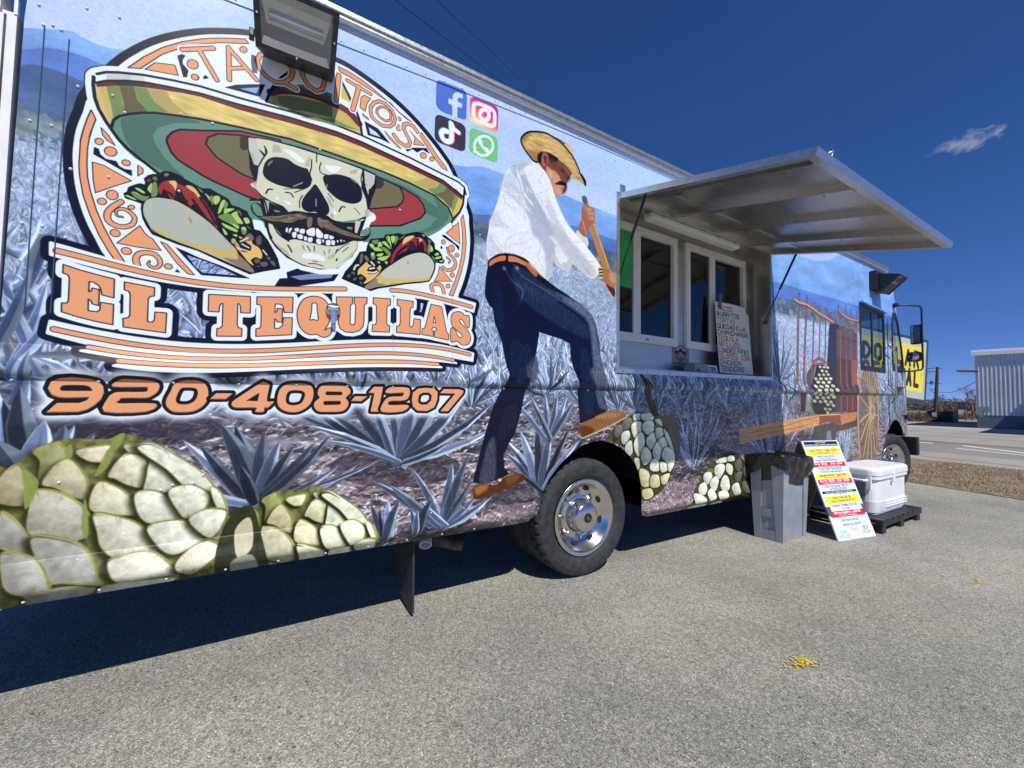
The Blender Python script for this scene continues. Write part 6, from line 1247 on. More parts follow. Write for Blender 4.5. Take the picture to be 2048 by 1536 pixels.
# flood lamps
def lensmat():
    m, nt, b_ = nodemat('ribbed_lamp_glass'); L = nt.links.new
    uv = N(nt, 'ShaderNodeUVMap'); sp = N(nt, 'ShaderNodeSeparateXYZ'); L(uv.outputs[0], sp.inputs[0])
    wv = N(nt, 'ShaderNodeTexWave', i_Scale=30.); wv.wave_type = 'BANDS'; wv.bands_direction = 'X'; L(uv.outputs[0], wv.inputs['Vector'])
    wy = N(nt, 'ShaderNodeTexWave', i_Scale=16.); wy.wave_type = 'BANDS'; wy.bands_direction = 'Y'; L(uv.outputs[0], wy.inputs['Vector'])
    ad = N(nt, 'ShaderNodeMath', operation='ADD'); L(wv.outputs['Fac'], ad.inputs[0]); L(wy.outputs['Fac'], ad.inputs[1])
    bp = N(nt, 'ShaderNodeBump', i_Strength=.9, i_Distance=.012); L(ad.outputs[0], bp.inputs['Height']); L(bp.outputs[0], b_.inputs['Normal'])
    b_.inputs['Base Color'].default_value = (.80, .82, .85, 1); b_.inputs['Roughness'].default_value = .12; b_.inputs['Specular IOR Level'].default_value = .8
    out = nt.nodes['Material Output']; tr = N(nt, 'ShaderNodeBsdfTransparent'); ms = N(nt, 'ShaderNodeMixShader'); ms.inputs[0].default_value = .38; L(tr.outputs[0], ms.inputs[1]); L(b_.outputs[0], ms.inputs[2]); L(ms.outputs[0], out.inputs[0])
    return m
M['lens'] = lensmat()
M['reflector'] = mat('lamp_reflector', (.85, .85, .83), .22, 1., .05, 8, .4, 30)
def flood(TL, TR, BR, BL, cx, w, zt, zbm):
    """TL..BL: corners of the glazed front; box on the wall behind it"""
    q = [Vector(p) for p in (TL, TR, BR, BL)]; c = sum(q, Vector())/4; nrm = (q[1]-q[0]).cross(q[3]-q[0]).normalized()
    if nrm.y > 0: nrm = -nrm
    h = len(q)
    outer = [c+(p-c)*1.0 for p in q]; wall = [Vector((cx-w/2, D-.001, zt)), Vector((cx+w/2, D-.001, zt)), Vector((cx+w/2, D-.001, zbm)), Vector((cx-w/2, D-.001, zbm))]
    b = MB(); b.add(outer+wall, [(4, 5, 6, 7)]+[(i, (i+1) % 4, 4+(i+1) % 4, 4+i) for i in range(4)])
    ho = b.make('flood_lamp', M['bronze'], T)
    def rim(k): return [c+(p-c)*k for p in q]
    r0, r1 = rim(1.0), rim(.86); f0 = [p+nrm*.014 for p in r0]; f1 = [p+nrm*.014 for p in r1]; f2 = [p-nrm*.004 for p in r1]
    b = MB(); b.add(r0+f0+f1+f2, [(i, (i+1) % 4, 4+(i+1) % 4, 4+i) for i in range(4)]+[(4+i, 4+(i+1) % 4, 8+(i+1) % 4, 8+i) for i in range(4)]+[(8+i, 8+(i+1) % 4, 12+(i+1) % 4, 12+i) for i in range(4)])
    b.make('bezel', M['bronze'], ho)
    L0 = [p+nrm*.005 for p in rim(.87)]; mk('lens', L0, [(0, 1, 2, 3)], M['lens'], ho, uv=[(0, 1), (1, 1), (1, 0), (0, 0)])
    B0 = [p-nrm*.035 for p in rim(.70)]; mid = [B0[0].lerp(B0[3], .52)-nrm*.03, B0[1].lerp(B0[2], .52)-nrm*.03]; e_ = [p-nrm*.001 for p in rim(.86)]
    b = MB(); b.add([e_[0], e_[1], *mid], [(0, 1, 3, 2)]); b.make('reflector', M['reflector'], ho)
    b = MB(); b.add([*e_, *mid], [(4, 5, 2, 3), (0, 4, 3), (1, 2, 5)]); b.make('dark_lower_half', M['signpost'], ho)  # lower interior coloured dark to copy the shade low in the glass
    lt0, lt1 = B0[0].lerp(B0[3], .40)+nrm*.012, B0[1].lerp(B0[2], .40)+nrm*.012; b = MB(); b.tube([lt0.lerp(lt1, .03), lt0.lerp(lt1, .97)], .017, 10); b.make('bright_band_tube', M['lamp'], ho, smooth=True)  # pale tube added to give the glass its bright band of light
    b = MB()
    for k in range(4): p = q[k]+(q[(k+1) % 4]-q[k])*.5+(c-q[k]-(q[(k+1) % 4]-q[k])*.5)*.07; b.dome(p+nrm*.014, nrm, .006, .004)
    b.make('bezel_screws', M['alu'], ho, kind='stuff')
    return ho
def q4(a, ya, b_, yb, c, yc, d, yd): return onY(*a, ya), onY(*b_, yb), onY(*c, yc), onY(*d, yd)
f1 = flood(*q4((503, -48), 2.11, (679, 28), 2.11, (668, 152), 2.215, (511, 92), 2.215), .125, .30, 3.08, 2.955)
p = onY(503, 68, 2.26); b = MB(); b.box(p[0]-.01, p[0]+.012, 2.24, 2.28, p[2]-.02, p[2]+.02, .004); b.make('side_clip', M['bronze'], f1)
g = q4((1790, 552), 2.07, (1799, 553), 2.07, (1785, 576), 2.20, (1758, 586), 2.24)
f2 = flood((7.38, 2.02, 3.10), (7.68, 2.02, 3.10), (7.68, 2.235, 2.90), (7.38, 2.235, 2.90), 7.50, .30, 3.18, 2.93)
b = MB(); b.box(7.30, 7.62, D-.085, D-.001, 2.93, 3.20, .012); b.make('junction_box', M['bronze'], f2)

# rear wheels
def wheel(name, c, r, w, dual=False, turn=0., dish=True):
    ax = Vector((math.sin(turn), math.cos(turn), 0)); c = Vector(c); e = bpy.data.objects.new(name, None); COL.objects.link(e); e.parent = T; e.location = c-ORG[T.name]; ORG[e.name] = c; e.empty_display_size = .1
    rr = r*.66
    tp = [(rr*.98, .035), (rr*1.02, .012), (rr*1.10, -.004), (r*.80, -.012), (r*.88, -.012), (r*.93, -.004), (r*.965, .004), (r*.968, .010), (r*.985, .014), (r*.998, .028), (r, .055), (r*.975, .058), (r*.975, .068), (r, .071), (r, .10), (r*.975, .103), (r*.975, .112), (r, .115), (r, w-.05), (r*.985, w-.014), (r*.93, w), (r*.8, w+.008), (rr, w-.03)]
    def mod(q, h, j, k): return q*(.972 if (8 <= j <= 10 and k % 4 == 0) or (j in (13, 14) and k % 4 == 2) else 1.)
    b = MB(); b.lathe(tp, c, ax, 144, x=(0, 0, 1), mod=mod); b.make('tyre', M['rubber'], e, smooth=False)
    if dual: b = MB(); b.lathe([(q, h+w+.06) for q, h in tp], c, ax, 72, x=(0, 0, 1)); b.make('inner_tyre', M['rubber'], e)
    rp = [(rr*.97, .05), (rr*.985, .018), (rr*1.0, .006), (rr*.985, .000), (rr*.90, .004), (rr*.86, .012), (rr*.81, .046), (rr*.62, .080), (rr*.58, .084), (rr*.52, .082), (rr*.46, .070), (rr*.44, .072), (rr*.43, .10), (0, .10)]
    b = MB(); b.lathe(rp, c, ax, 64, x=(0, 0, 1)); rim_ = b.make('rim', M['chrome'], e, smooth=True)
    a = Vector((0, 0, 1)); s = ax.cross(a)
    for k in range(8):
        t = 2*math.pi*(k+.35)/8; d = a*math.cos(t)+s*math.sin(t); tt = -a*math.sin(t)+s*math.cos(t); ctr = c+d*rr*.715+ax*.062
        n_ = (-d*.5-ax*.86).normalized(); u2 = tt; v2 = n_.cross(u2)
        b = MB(); b.add([ctr+n_*.004+u2*(.030*math.cos(q))+v2*(.017*math.sin(q)) for q in [2*math.pi*i/14 for i in range(14)]], [tuple(range(14))]); mk('hand_hole', b.v, b.f, M['dark'], e)
        t = 2*math.pi*(k)/8; d = a*math.cos(t)+s*math.sin(t); b = MB(); b.lathe([(.016, .012), (.016, -.012), (.012, -.024), (0, -.026)], c+d*rr*.56+ax*.075, ax, 6); mk('lug_nut', b.v, b.f, M['chrome'], e)
    b = MB(); b.lathe([(rr*.42, .075), (rr*.40, .02), (rr*.37, -.012), (rr*.33, -.022), (rr*.12, -.026), (0, -.027)], c, ax, 40); hb_ = b.make('hub_cap', M['chrome'], e, smooth=True)
    b = MB(); b.lathe([(rr*.125, -.0275), (rr*.12, -.030), (0, -.030)], c, ax, 24); mk('hub_emblem', b.v, b.f, M['black'], e)
    em = c-ax*.031; b = MB(); b.tube([em+s*.012-a*.012, em-a*.0+s*.0, em-s*.010+a*.014], .0022, 6); b.tube([em+s*.002-a*.014, em-s*.006+a*.004], .002, 6); mk('emblem_mark', b.v, b.f, M['alu'], e)
    b = MB()
    for k in range(6): t = 2*math.pi*k/6+.4; d = a*math.cos(t)+s*math.sin(t); b.dome(c+d*rr*.93+ax*.003, -ax, .006, .005)
    mk('rim_rivets', b.v, b.f, M['alu'], e, kind='stuff')
    return e
wheel('rear_wheel', (2.105, 2.372, .432), .432, .235, True)
wheel('front_wheel', (8.22, 2.372, .44), .44, .26, False, .20)
# far-side wheels
for x in (2.105, 8.22):
    b = MB(); b.lathe([(.28, 0), (.36, -.01), (.42, .0), (.432, .03), (.432, .2), (.4, .23), (.28, .22)], (x, 4.25, .432), n=40); b.make('far_tyre', M['rubber'], T)
b = MB(); b.tube([(2.105, 2.75, .43), (2.105, 4.2, .43)], .07, 10); b.make('axle', M['flat'], T); b = MB(); b.tube([(8.22, 2.6, .43), (8.22, 4.2, .43)], .05, 10); b.make('axle', M['flat'], T)
# mud flap, pipes
b = MB(); v = []
pts = [(2.40, .50), (2.86, .50), (2.86, .14), (2.70, .075), (2.58, .03), (2.47, .012), (2.42, .03)]
b.prism([(.80+.03*(.5-z), y, z) for y, z in pts], (0, 0, 0), (.012, 0, 0)); b.make('mud_flap', M['rubber'], T)
b = MB(); d = Vector((-.25, -.75, -.6)).normalized(); p = Vector(onY(851, 1091, 2.40)); b.lathe([(.037, -.16), (.037, 0), (.031, .0), (.031, -.10)], p, d, 20); b.make('drain_pipe', M['pvc'], T, smooth=False)
b = MB(); p = Vector(onY(925, 1088, 2.62)); b.tube([p+Vector((-.9, .3, .10)), p+Vector((-.25, .1, .06)), p], .048, 16, cap=False); b.lathe([(.048, 0), (.043, 0), (.043, -.08)], p, Vector((.9, -.35, -.2)), 16); b.make('exhaust_pipe', M['rust'], T, smooth=True)
# things in the hatch
cvp = Canvas(330, 440, (222, 220, 212))
rows = [('TACOS', (176, 62, 56), .44), ('BURRITOS', (40, 42, 60), .66), ('TORTAS', (96, 134, 124), .50), ('QUESADILLAS', (44, 46, 70), .88), ('CHIMICHANGAS', (36, 40, 56), .96), ('TEQUILA', (176, 66, 60), .58), ('GRILLED.', (176, 66, 60), .66), ('LOADED.FRIES', (40, 46, 78), .92), ('ELOTES  CORN', (176, 66, 60), .94), ('CHICKEN', (40, 42, 56), .62), ('TENDERS', (40, 42, 60), .72)]
for i, (t_, c_, w_) in enumerate(rows):
    for s_ in text_strokes(t_, 12+(14 if i == 8 else 0), 50+i*37.5, 27, w_*310 if i != 8 else 285, 'l', .06): cvp.stroke(s_, 4.6, c_)
M['poster'] = printmat('poster_print', image_of(cvp, 'poster_print'), .6, 0.)
po = empty('menu_poster', (4.22, 2.47, 1.60), 'hand lettered white paper menu taped up in the serving hatch', 'poster')
nx, nz = 6, 10; v = []; uv = []
for j in range(nz+1):
    for i in range(nx+1):
        u_, w_ = i/nx, j/nz; v.append((3.925+u_*.60, 2.485-.035*(1-w_)+.012*math.sin(u_*6+w_*2), 1.605+.725*w_-.02*(u_-.5)*0)); uv.append((u_, w_))
mk('sheet', v, [(j*(nx+1)+i, j*(nx+1)+i+1, (j+1)*(nx+1)+i+1, (j+1)*(nx+1)+i) for j in range(nz) for i in range(nx)], M['poster'], po, smooth=True, uv=uv)
for x in (3.99, 4.50): b = MB(); b.box(x-.022, x+.022, 2.478, 2.481, 2.26, 2.42); b.make('tape', M['paper'], po)
tb = empty('tips_box', (3.66, 2.42, 1.573), 'small grey tips box on the serving counter beside the paper menu', 'box')
b = MB(); b.add([(3.42, 2.38, 1.573), (3.78, 2.38, 1.573), (3.78, 2.50, 1.573), (3.42, 2.50, 1.573), (3.44, 2.39, 1.66), (3.76, 2.39, 1.66), (3.76, 2.49, 1.68), (3.44, 2.49, 1.68)], [(0, 3, 2, 1), (4, 5, 6, 7), (0, 1, 5, 4), (1, 2, 6, 5), (2, 3, 7, 6), (3, 0, 4, 7)]); b.make('body', M['box'], tb)
cvt = Canvas(120, 70, (206, 210, 226)); cvt.poly([np.array([(4, 4), (116, 4), (116, 66), (4, 66)], float)], (196, 204, 228))
for s_ in text_strokes('TIPS', 60, 52, 36, 92): cvt.stroke(s_, 8, (48, 62, 130))
M['tips'] = printmat('tips_print', image_of(cvt, 'tips_print'), .6, 0.)
mk('tips_card', [(3.62, 2.376, 1.57), (3.775, 2.376, 1.57), (3.775, 2.384, 1.655), (3.62, 2.384, 1.655)], [(0, 1, 2, 3)], M['tips'], tb, uv=[(0, 0), (1, 0), (1, 1), (0, 1)])
b = MB(); b.lathe([(.013, -.002), (0, -.003)], (3.475, 2.378, 1.60), n=14); b.make('coin_slot', M['dark'], tb)

# ---------------------------------------------------------------- bin, board, cooler
def frame(o, xdir): x = Vector(xdir).normalized(); z = Vector((0, 0, 1)); y = z.cross(x); return Matrix(((x.x, y.x, 0, o[0]), (x.y, y.y, 0, o[1]), (x.z, y.z, 1, o[2]), (0, 0, 0, 1)))
bn = empty('trash_bin', (4.46, 2.17, 0), 'tall narrow grey plastic trash bin below the serving hatch', 'trash bin')
fr = frame((4.215, 2.03, 0), (.995, .045, 0))
def taper(b, x0, x1, y0, y1, z0, z1, g, ch=.0):
    """box that widens by g on each side from z=0 to z=.76"""
    k0, k1 = g*z0/.76, g*z1/.76
    v = [(x0-k0, y0-k0, z0), (x1+k0, y0-k0, z0), (x1+k0, y1+k0, z0), (x0-k0, y1+k0, z0), (x0-k1, y0-k1, z1), (x1+k1, y0-k1, z1), (x1+k1, y1+k1, z1), (x0-k1, y1+k1, z1)]
    return b.add(v, [(0, 3, 2, 1), (0, 1, 5, 4), (1, 2, 6, 5), (2, 3, 7, 6), (3, 0, 4, 7)])
b = MB(fr); taper(b, 0, .47, 0, .23, 0, .75, .028)
# raised corner ribs, so that the sides read as recessed panels
for x0, x1, y0, y1 in ((-.012, .05, -.012, .045), (.42, .482, -.012, .045), (-.012, .05, .185, .242), (.42, .482, .185, .242)): taper(b, x0, x1, y0, y1, 0, .74, .028)
taper(b, -.010, .03, .03, .2, 0, .10, .028); taper(b, -.011, .02, .1, .2, .22, .30, .028)
b.make('body', M['bin'], bn)
b = MB(fr); b.box(-.034, .504, -.034, .264, .735, .755, .008); b.make('rim', M['bin'], bn)
bgm = mat('black_bin_liner', (.012, .012, .014), .26, 0, .2, 10, .9, 26, spec=.6)
r2 = random.Random(5); v = []; n = 96
prof = [(.002, -1, .004), (.010, -.72, .007), (.017, -.42, .009), (.022, -.15, .009), (.026, .0, .006), (.014, .018, .004), (-.004, .006, .006), (-.018, -.08, .006), (-.03, -.5, .0)]
for j, (off, h, am) in enumerate(prof):
    for k in range(n):
        t = 2*math.pi*k/n; cx, cy = math.cos(t), math.sin(t); e_ = 16.
        q = (abs(cx)**e_+abs(cy)**e_)**(-1/e_); hx, hy = .290+off, .170+off
        hem = .175+.05*math.sin(t*1.0+1.0)+.02*math.sin(t*3+1)                # how far it hangs over the rim
        ph = t*9+h*5.5*math.sin(t*2+.6)
        wob = am*(math.sin(ph)+.6*math.sin(t*17-h*9)+.35*math.sin(t*31+h*14)+.25*r2.uniform(-1, 1))
        zz = .785+.020*math.sin(t*2+.8)+.018*cx*-1+(h*hem if h < 0 and j < 4 else h if h > 0 else h*.5)
        v.append(tuple(fr@Vector((.235+cx*q*(hx+wob), .115+cy*q*(hy+wob), zz+.5*am*math.sin(t*13+j)))))
f = [(j*n+k, j*n+(k+1) % n, (j+1)*n+(k+1) % n, (j+1)*n+k) for j in range(len(prof)-1) for k in range(n)]
bag = mk('bin_liner', v, f, bgm, None, smooth=True, origin=(4.46, 2.17, .6), label='crumpled black plastic bag lining the grey trash bin', cat='trash bag')
# board
A_, B_ = onZ(1676, 1083), onZ(1751, 1072); ex = Vector(B_-A_).normalized(); ey = Vector((0, 0, 1)).cross(ex); hgt, bk = .916, .345; wd = .552
sb = empty('sandwich_board', tuple(A_+np.array(ex)*wd/2+np.array(ey)*bk), 'white folding menu board with yellow and red price bands on the asphalt', 'menu board')
O_ = Vector(A_)
sl2 = Vector(ey*bk+Vector((0, 0, hgt))); Lb = sl2.length; up = sl2.normalized(); nb = ex.cross(up).normalized()
def bp(u_, s_, h_=0.): return O_+ex*u_+up*s_+nb*h_
cvb = Canvas(330, 590, (222, 232, 242)); k = 590/Lb*1.0
def band(y0, y1, col, x0=14, x1=316): cvb.poly([np.array([(x0, y0), (x1, y0), (x1, y1), (x0, y1)], float)], col)
def line(t_, y, h, w=None, col=(66, 70, 78), wt=2.0, x=165): [cvb.stroke(s_, wt, col, joins=False) for s_ in text_strokes(t_, x, y, h, w)]
NV=(32, 44, 70); YE=(250, 232, 60); RE=(214, 52, 62); WT=(246, 244, 240); DK=(70, 74, 84)
band(8, 46, NV); line('Choice of Protein', 22, 9, 90, WT, 2.4); line('Steak, Chorizo, Al Pastor, Ground Beef, Chicken Tinga, Birria', 40, 10, 290, WT, 2.6)
band(66, 118, YE); line('Tacos- $3.50     Steak- $4.00', 88, 15, 240, DK, 2.6); line('onion and cilantro', 101, 8, 120, DK, 1.6); line('lettuce, tomato, cheese, sour cream', 112, 8, 190, DK, 1.6)
line('Dinner Plate $13.00', 138, 14, 160, DK, 2.2); line('with rice and beans', 150, 7, 110, DK, 1.4); line('Dinner Steak Plate $15.00', 168, 13, 190, DK, 2.2)
band(178, 216, RE); line('Torta- $10.00     Steak- $11.00', 197, 15, 250, WT, 3.4); line('lettuce, tomato, cheese, sour cream', 210, 8, 190, WT, 1.8)
line('Torta Dinner Plate $13.00', 238, 15, 200, DK, 2.4); line('Torta Dinner Steak Plate $15.00', 259, 13, 200, DK, 2.0)
band(270, 308, YE); line('Quesadilla $10.00   Steak $11.00', 289, 15, 240, DK, 2.6); line('lettuce, sour cream, cheese only', 302, 8, 170, DK, 1.6)
band(312, 352, RE); line('Burrito- $12.00   Steak- $13.00', 332, 17, 260, WT, 4.0); line('rice, beans, cheese, lettuce, tomato, sour cream', 346, 8, 230, WT, 2.0)
line('Burrito Dinner $14.00', 374, 17, 200, DK, 2.4); line('with rice, beans, cheese, lettuce', 385, 7, 150, DK, 1.4); line('Burrito Steak Dinner $15.00', 396, 9, 150, DK, 1.6)
band(402, 420, NV); line('Extra: Grilled Jalapeno and 1 Avocado $1.50', 415, 9, 240, WT, 2.2); line('Add Avocado $1.50', 432, 11, 120, (120, 160, 168), 2.0)
band(440, 496, YE); line('Chips & Salsa $4.50', 462, 16, 160, DK, 2.4); line('Chips & Cheese Dip $7.50', 486, 16, 210, DK, 2.4)
line('Chicken Tenders $7.00', 520, 18, 220, DK, 2.6)
cvb2 = Canvas(330, 590)
# the lower third of the board is printed at the same scale: compress the picture above into the top 0.78
def squeeze(src, frac):
    hN = int(src.h*frac); idx = np.clip((np.arange(hN)+.5)/frac, 0, src.h-1); i0 = idx.astype(int); return src.a[i0]
full = Canvas(330, 760, (222, 232, 242)); full.a[:560] = cvb.a[:560]
cvb = full
line('Fries included', 540, 9, 70, DK, 1.6)
band(552, 596, RE); line('Choriso Asada Fry`s $14.00', 573, 17, 230, WT, 4.2); line('cheese, sour cream, jalapenos', 588, 9, 160, WT, 2.2)
line('Horchata $3.00', 628, 17, 150, DK, 2.4); line('Mexican Corn $5.50', 660, 15, 150, DK, 2.4)
line('Jarritos', 700, 11, 50, (110, 176, 214), 2.0, 70); line('$3.00', 716, 13, 40, (120, 180, 210), 2.2, 70); line('mandarin, pineapple', 731, 9, 90, (120, 176, 206), 1.8, 70); line('lime, tamarind, grape', 744, 9, 90, (120, 176, 206), 1.8, 70)
line('Bottled Water', 692, 11, 74, (222, 150, 156), 2.0, 175); line('$1.50', 710, 13, 40, (210, 170, 176), 2.2, 175); line('ice cold', 724, 8, 50, (222, 160, 166), 1.8, 175)
line('Soda Can', 684, 12, 56, (110, 116, 130), 2.0, 268); line('$2.00', 702, 13, 40, (90, 100, 116), 2.2, 268); line('ask for the kinds', 716, 8, 74, (110, 120, 136), 1.8, 268); line('in the cooler', 728, 8, 60, (110, 120, 136), 1.8, 268)
M['board'] = printmat('board_print', image_of(cvb, 'board_print'), .35, .2)
v = [bp(0, 0, .0065), bp(wd, 0, .0065), bp(wd, Lb, .0065), bp(0, Lb, .0065)]
b = MB(); b.prism([bp(0, 0), bp(wd, 0), bp(wd, Lb), bp(0, Lb)], nb*-.006, nb*.006); fp = b.make('front_panel', M['white'], sb)
mk('menu_print', v, [(0, 1, 2, 3)], M['board'], fp, uv=[(0, 0), (1, 0), (1, 1), (0, 1)])
for u_ in (0., wd): b = MB(); s0 = .23; b.prism([bp(u_-.004, s0), bp(u_+.004+(.05 if u_ == 0 else 0), s0), bp(u_+.004+(.05 if u_ == 0 else 0), s0+.085), bp(u_-.004-(.035 if u_ else 0), s0+.085), bp(u_-.004-(.035 if u_ else 0), s0)], nb*-.011, nb*.0095); b.make('hinge_bracket', M['paper'], sb)
bk2 = O_+ey*(2*bk)
b = MB(); tpv = bp(0, Lb)+ey*.012; upb = (tpv-bk2).normalized(); b.prism([bk2, bk2+ex*wd, tpv+ex*wd, tpv], ey*0, ey*.012); b.make('rear_panel', M['wood'], sb)
b = MB(); b.tube([bp(.02, .25, -.008), bk2+ex*.02+upb*.25], .006); b.make('spreader_bar', M['alu'], sb)
# cooler on its pallet
pl = empty('plastic_pallet', (5.97, 1.98, 0), 'low black plastic pallet under the white cooler', 'pallet')
for x0, x1, y0, y1 in [(5.40+i*.146, 5.40+i*.146+.128, 1.655, 2.30) for i in range(8)]: b = MB(); b.box(x0, x1, y0, y1, .112, .140, .003); b.make('deck_board', M['pallet'], pl)
for y in (1.655, 1.95, 2.24): b = MB(); b.box(5.40, 6.55, y, y+.06, .075, .112); b.make('stringer', M['pallet'], pl)
for x in (5.42, 5.93, 6.43):
    for y in (1.665, 1.95, 2.235): b = MB(); b.box(x, x+.10, y, y+.07, .0, .075, .004); b.make('foot', M['pallet'], pl)
ck = empty('cooler', (6.03, 1.95, .14), 'large white ice chest with side handle sitting on the black pallet', 'cooler')
def rbox(b, x0, x1, y0, y1, z0, z1, r, g=0., seg=5, cr=.0):
    """rounded box in plan; g widens it with height; cr rounds the top edge"""
    rings = [(z0, -g)]+[(z1-cr, 0.)]
    if cr: rings += [(z1-cr+cr*math.sin(a), -cr*(1-math.cos(a))) for a in (math.radians(25), math.radians(50), math.radians(75), math.radians(90))]
    v = []; n_ = 4*(seg+1)
    for z, o in rings: v += [(x, y, z) for x, y in rrect(x0-o, x1+o, y0-o, y1+o, r, seg)]
    f = [(j*n_+k, j*n_+(k+1) % n_, (j+1)*n_+(k+1) % n_, (j+1)*n_+k) for j in range(len(rings)-1) for k in range(n_)]+[tuple(range(n_))[::-1], tuple(range((len(rings)-1)*n_, len(rings)*n_))]
    return b.add(v, f)
x0, x1, y0, y1 = 5.56, 6.52, 1.735, 2.155
def rrect_fix(*a): return rrect(*a)
b = MB(); rbox(b, x0+.05, x1-.05, y0+.045, y1-.045, .14, .158, .08, -.0); rbox(b, x0+.026, x1-.026, y0+.024, y1-.024, .158, .275, .09, .012); rbox(b, x0+.026, x1-.026, y0+.026, y1-.026, .275, .515, .09, .002); b.make('body', M['plastic'], ck, smooth=False)
for z in (.195, .222, .249): b = MB(); rbox(b, x0+.30, x1-.045, y0+.020, y0+.06, z, z+.013, .006); b.make('grip_rib', M['plastic'], ck)
b = MB(); rbox(b, x0+.006, x1-.006, y0+.006, y1-.006, .512, .548, .095); b.make('collar', M['plastic'], ck)
b = MB(); rbox(b, x0, x1, y0, y1, .552, .632, .10, .0, 7, .035); b.make('lid', M['plastic'], ck, smooth=False)
b = MB(); b.box((x0+x1)/2-.06, (x0+x1)/2-.01, y0-.008, y0+.03, .46, .575, .008); b.make('latch', M['plastic'], ck)
b = MB(); b.tube([(x0+.02, y0+.10, .50), (x0-.035, y0+.10, .50), (x0-.04, y0+.11, .50), (x0-.04, y1-.11, .50), (x0-.035, y1-.10, .50), (x0+.02, y1-.10, .50)], .014, 8); b.box(x0+.004, x0+.03, y0+.06, y0+.11, .40, .55, .006); b.box(x0+.004, x0+.03, y1-.11, y1-.06, .40, .55, .006); b.make('side_handle', M['plastic'], ck)
b = MB(); b.box(x0+.022, x0+.027, y0+.12, y1-.12, .29, .50); b.make('handle_recess', M['bin'], ck)
# ---------------------------------------------------------------- ground
def asphalt():
    m, nt, b = nodemat('worn_asphalt'); L = nt.links.new
    tc = N(nt, 'ShaderNodeTexCoord'); P = tc.outputs['Object']
    def vor(scale, feat='F1'): v = N(nt, 'ShaderNodeTexVoronoi', i_Scale=scale); v.feature = feat; L(P, v.inputs['Vector']); return v
    v1 = vor(190.); v2 = vor(85.); v3 = vor(26.)
    r1 = N(nt, 'ShaderNodeValToRGB'); L(v1.outputs['Color'], r1.inputs[0])
    for p_, c_ in ((0., (.10, .098, .09)), (.28, (.25, .245, .225)), (.6, (.355, .347, .318)), (.86, (.50, .49, .45)), (1., (.80, .79, .75))):
        e = r1.color_ramp.elements.new(p_) if p_ not in (0., 1.) else r1.color_ramp.elements[0 if p_ == 0. else -1]; e.color = (*c_, 1)
    r2_ = N(nt, 'ShaderNodeValToRGB'); L(v2.outputs['Color'], r2_.inputs[0]); r2_.color_ramp.elements[0].color = (.72, .72, .72, 1); r2_.color_ramp.elements[1].color = (1.5, 1.49, 1.45, 1)
    mx = N(nt, 'ShaderNodeMix', data_type='RGBA', blend_type='MULTIPLY'); mx.inputs[0].default_value = .75; L(r1.outputs[0], mx.inputs[6]); L(r2_.outputs[0], mx.inputs[7])
    n = N(nt, 'ShaderNodeTexNoise', i_Scale=.9, i_Detail=8., i_Roughness=.62); L(P, n.inputs['Vector'])
    r3 = N(nt, 'ShaderNodeValToRGB'); L(n.outputs[0], r3.inputs[0]); r3.color_ramp.elements[0].color = (.76, .76, .77, 1); r3.color_ramp.elements[1].color = (1.12, 1.11, 1.06, 1); r3.color_ramp.elements[0].position = .32; r3.color_ramp.elements[1].position = .68
    m2 = N(nt, 'ShaderNodeMix', data_type='RGBA', blend_type='MULTIPLY'); m2.inputs[0].default_value = 1.; L(mx.outputs[2], m2.inputs[6]); L(r3.outputs[0], m2.inputs[7])
    # scattered chippings: a few pale stones and dark pits
    sx = N(nt, 'ShaderNodeSeparateColor'); L(v3.outputs['Color'], sx.inputs[0])
    def mm(op, a_, b_): q = N(nt, 'ShaderNodeMath', operation=op); L(a_, q.inputs[0]); q.inputs[1].default_value = b_; return q.outputs[0]
    near = mm('LESS_THAN', v3.outputs['Distance'], .17)
    for test, colr, amt in ((mm('LESS_THAN', sx.outputs[0], .11), (.05, .048, .045, 1), .8), (mm('GREATER_THAN', sx.outputs[1], .90), (.62, .60, .56, 1), .75)):
        k_ = N(nt, 'ShaderNodeMath', operation='MULTIPLY'); L(near, k_.inputs[0]); L(test, k_.inputs[1]); k2 = mm('MULTIPLY', k_.outputs[0], amt)
        m3 = N(nt, 'ShaderNodeMix', data_type='RGBA'); L(k2, m3.inputs[0]); L(m2.outputs[2], m3.inputs[6]); m3.inputs[7].default_value = colr; m2 = m3
    n5 = N(nt, 'ShaderNodeTexNoise', i_Scale=.33, i_Detail=5., i_Roughness=.55, i_Distortion=.6); L(P, n5.inputs['Vector']); r5 = N(nt, 'ShaderNodeValToRGB'); L(n5.outputs[0], r5.inputs[0])
    r5.color_ramp.elements[0].position = .36; r5.color_ramp.elements[1].position = .60; r5.color_ramp.elements[0].color = (.86, .87, .82, 1); r5.color_ramp.elements[1].color = (1.15, 1.15, 1.09, 1)
    m4 = N(nt, 'ShaderNodeMix', data_type='RGBA', blend_type='MULTIPLY'); m4.inputs[0].default_value = 1.; L(m2.outputs[2], m4.inputs[6]); L(r5.outputs[0], m4.inputs[7]); m2 = m4
    L(m2.outputs[2], b.inputs['Base Color']); b.inputs['Roughness'].default_value = .88; b.inputs['Specular IOR Level'].default_value = .3
    nb_ = N(nt, 'ShaderNodeTexNoise', i_Scale=260., i_Detail=3.); L(P, nb_.inputs['Vector'])
    ad = N(nt, 'ShaderNodeMath', operation='ADD'); L(v1.outputs['Distance'], ad.inputs[0]); L(nb_.outputs[0], ad.inputs[1])
    bp_ = N(nt, 'ShaderNodeBump', i_Strength=.75, i_Distance=.006); L(ad.outputs[0], bp_.inputs['Height']); L(bp_.outputs[0], b.inputs['Normal'])
    return m
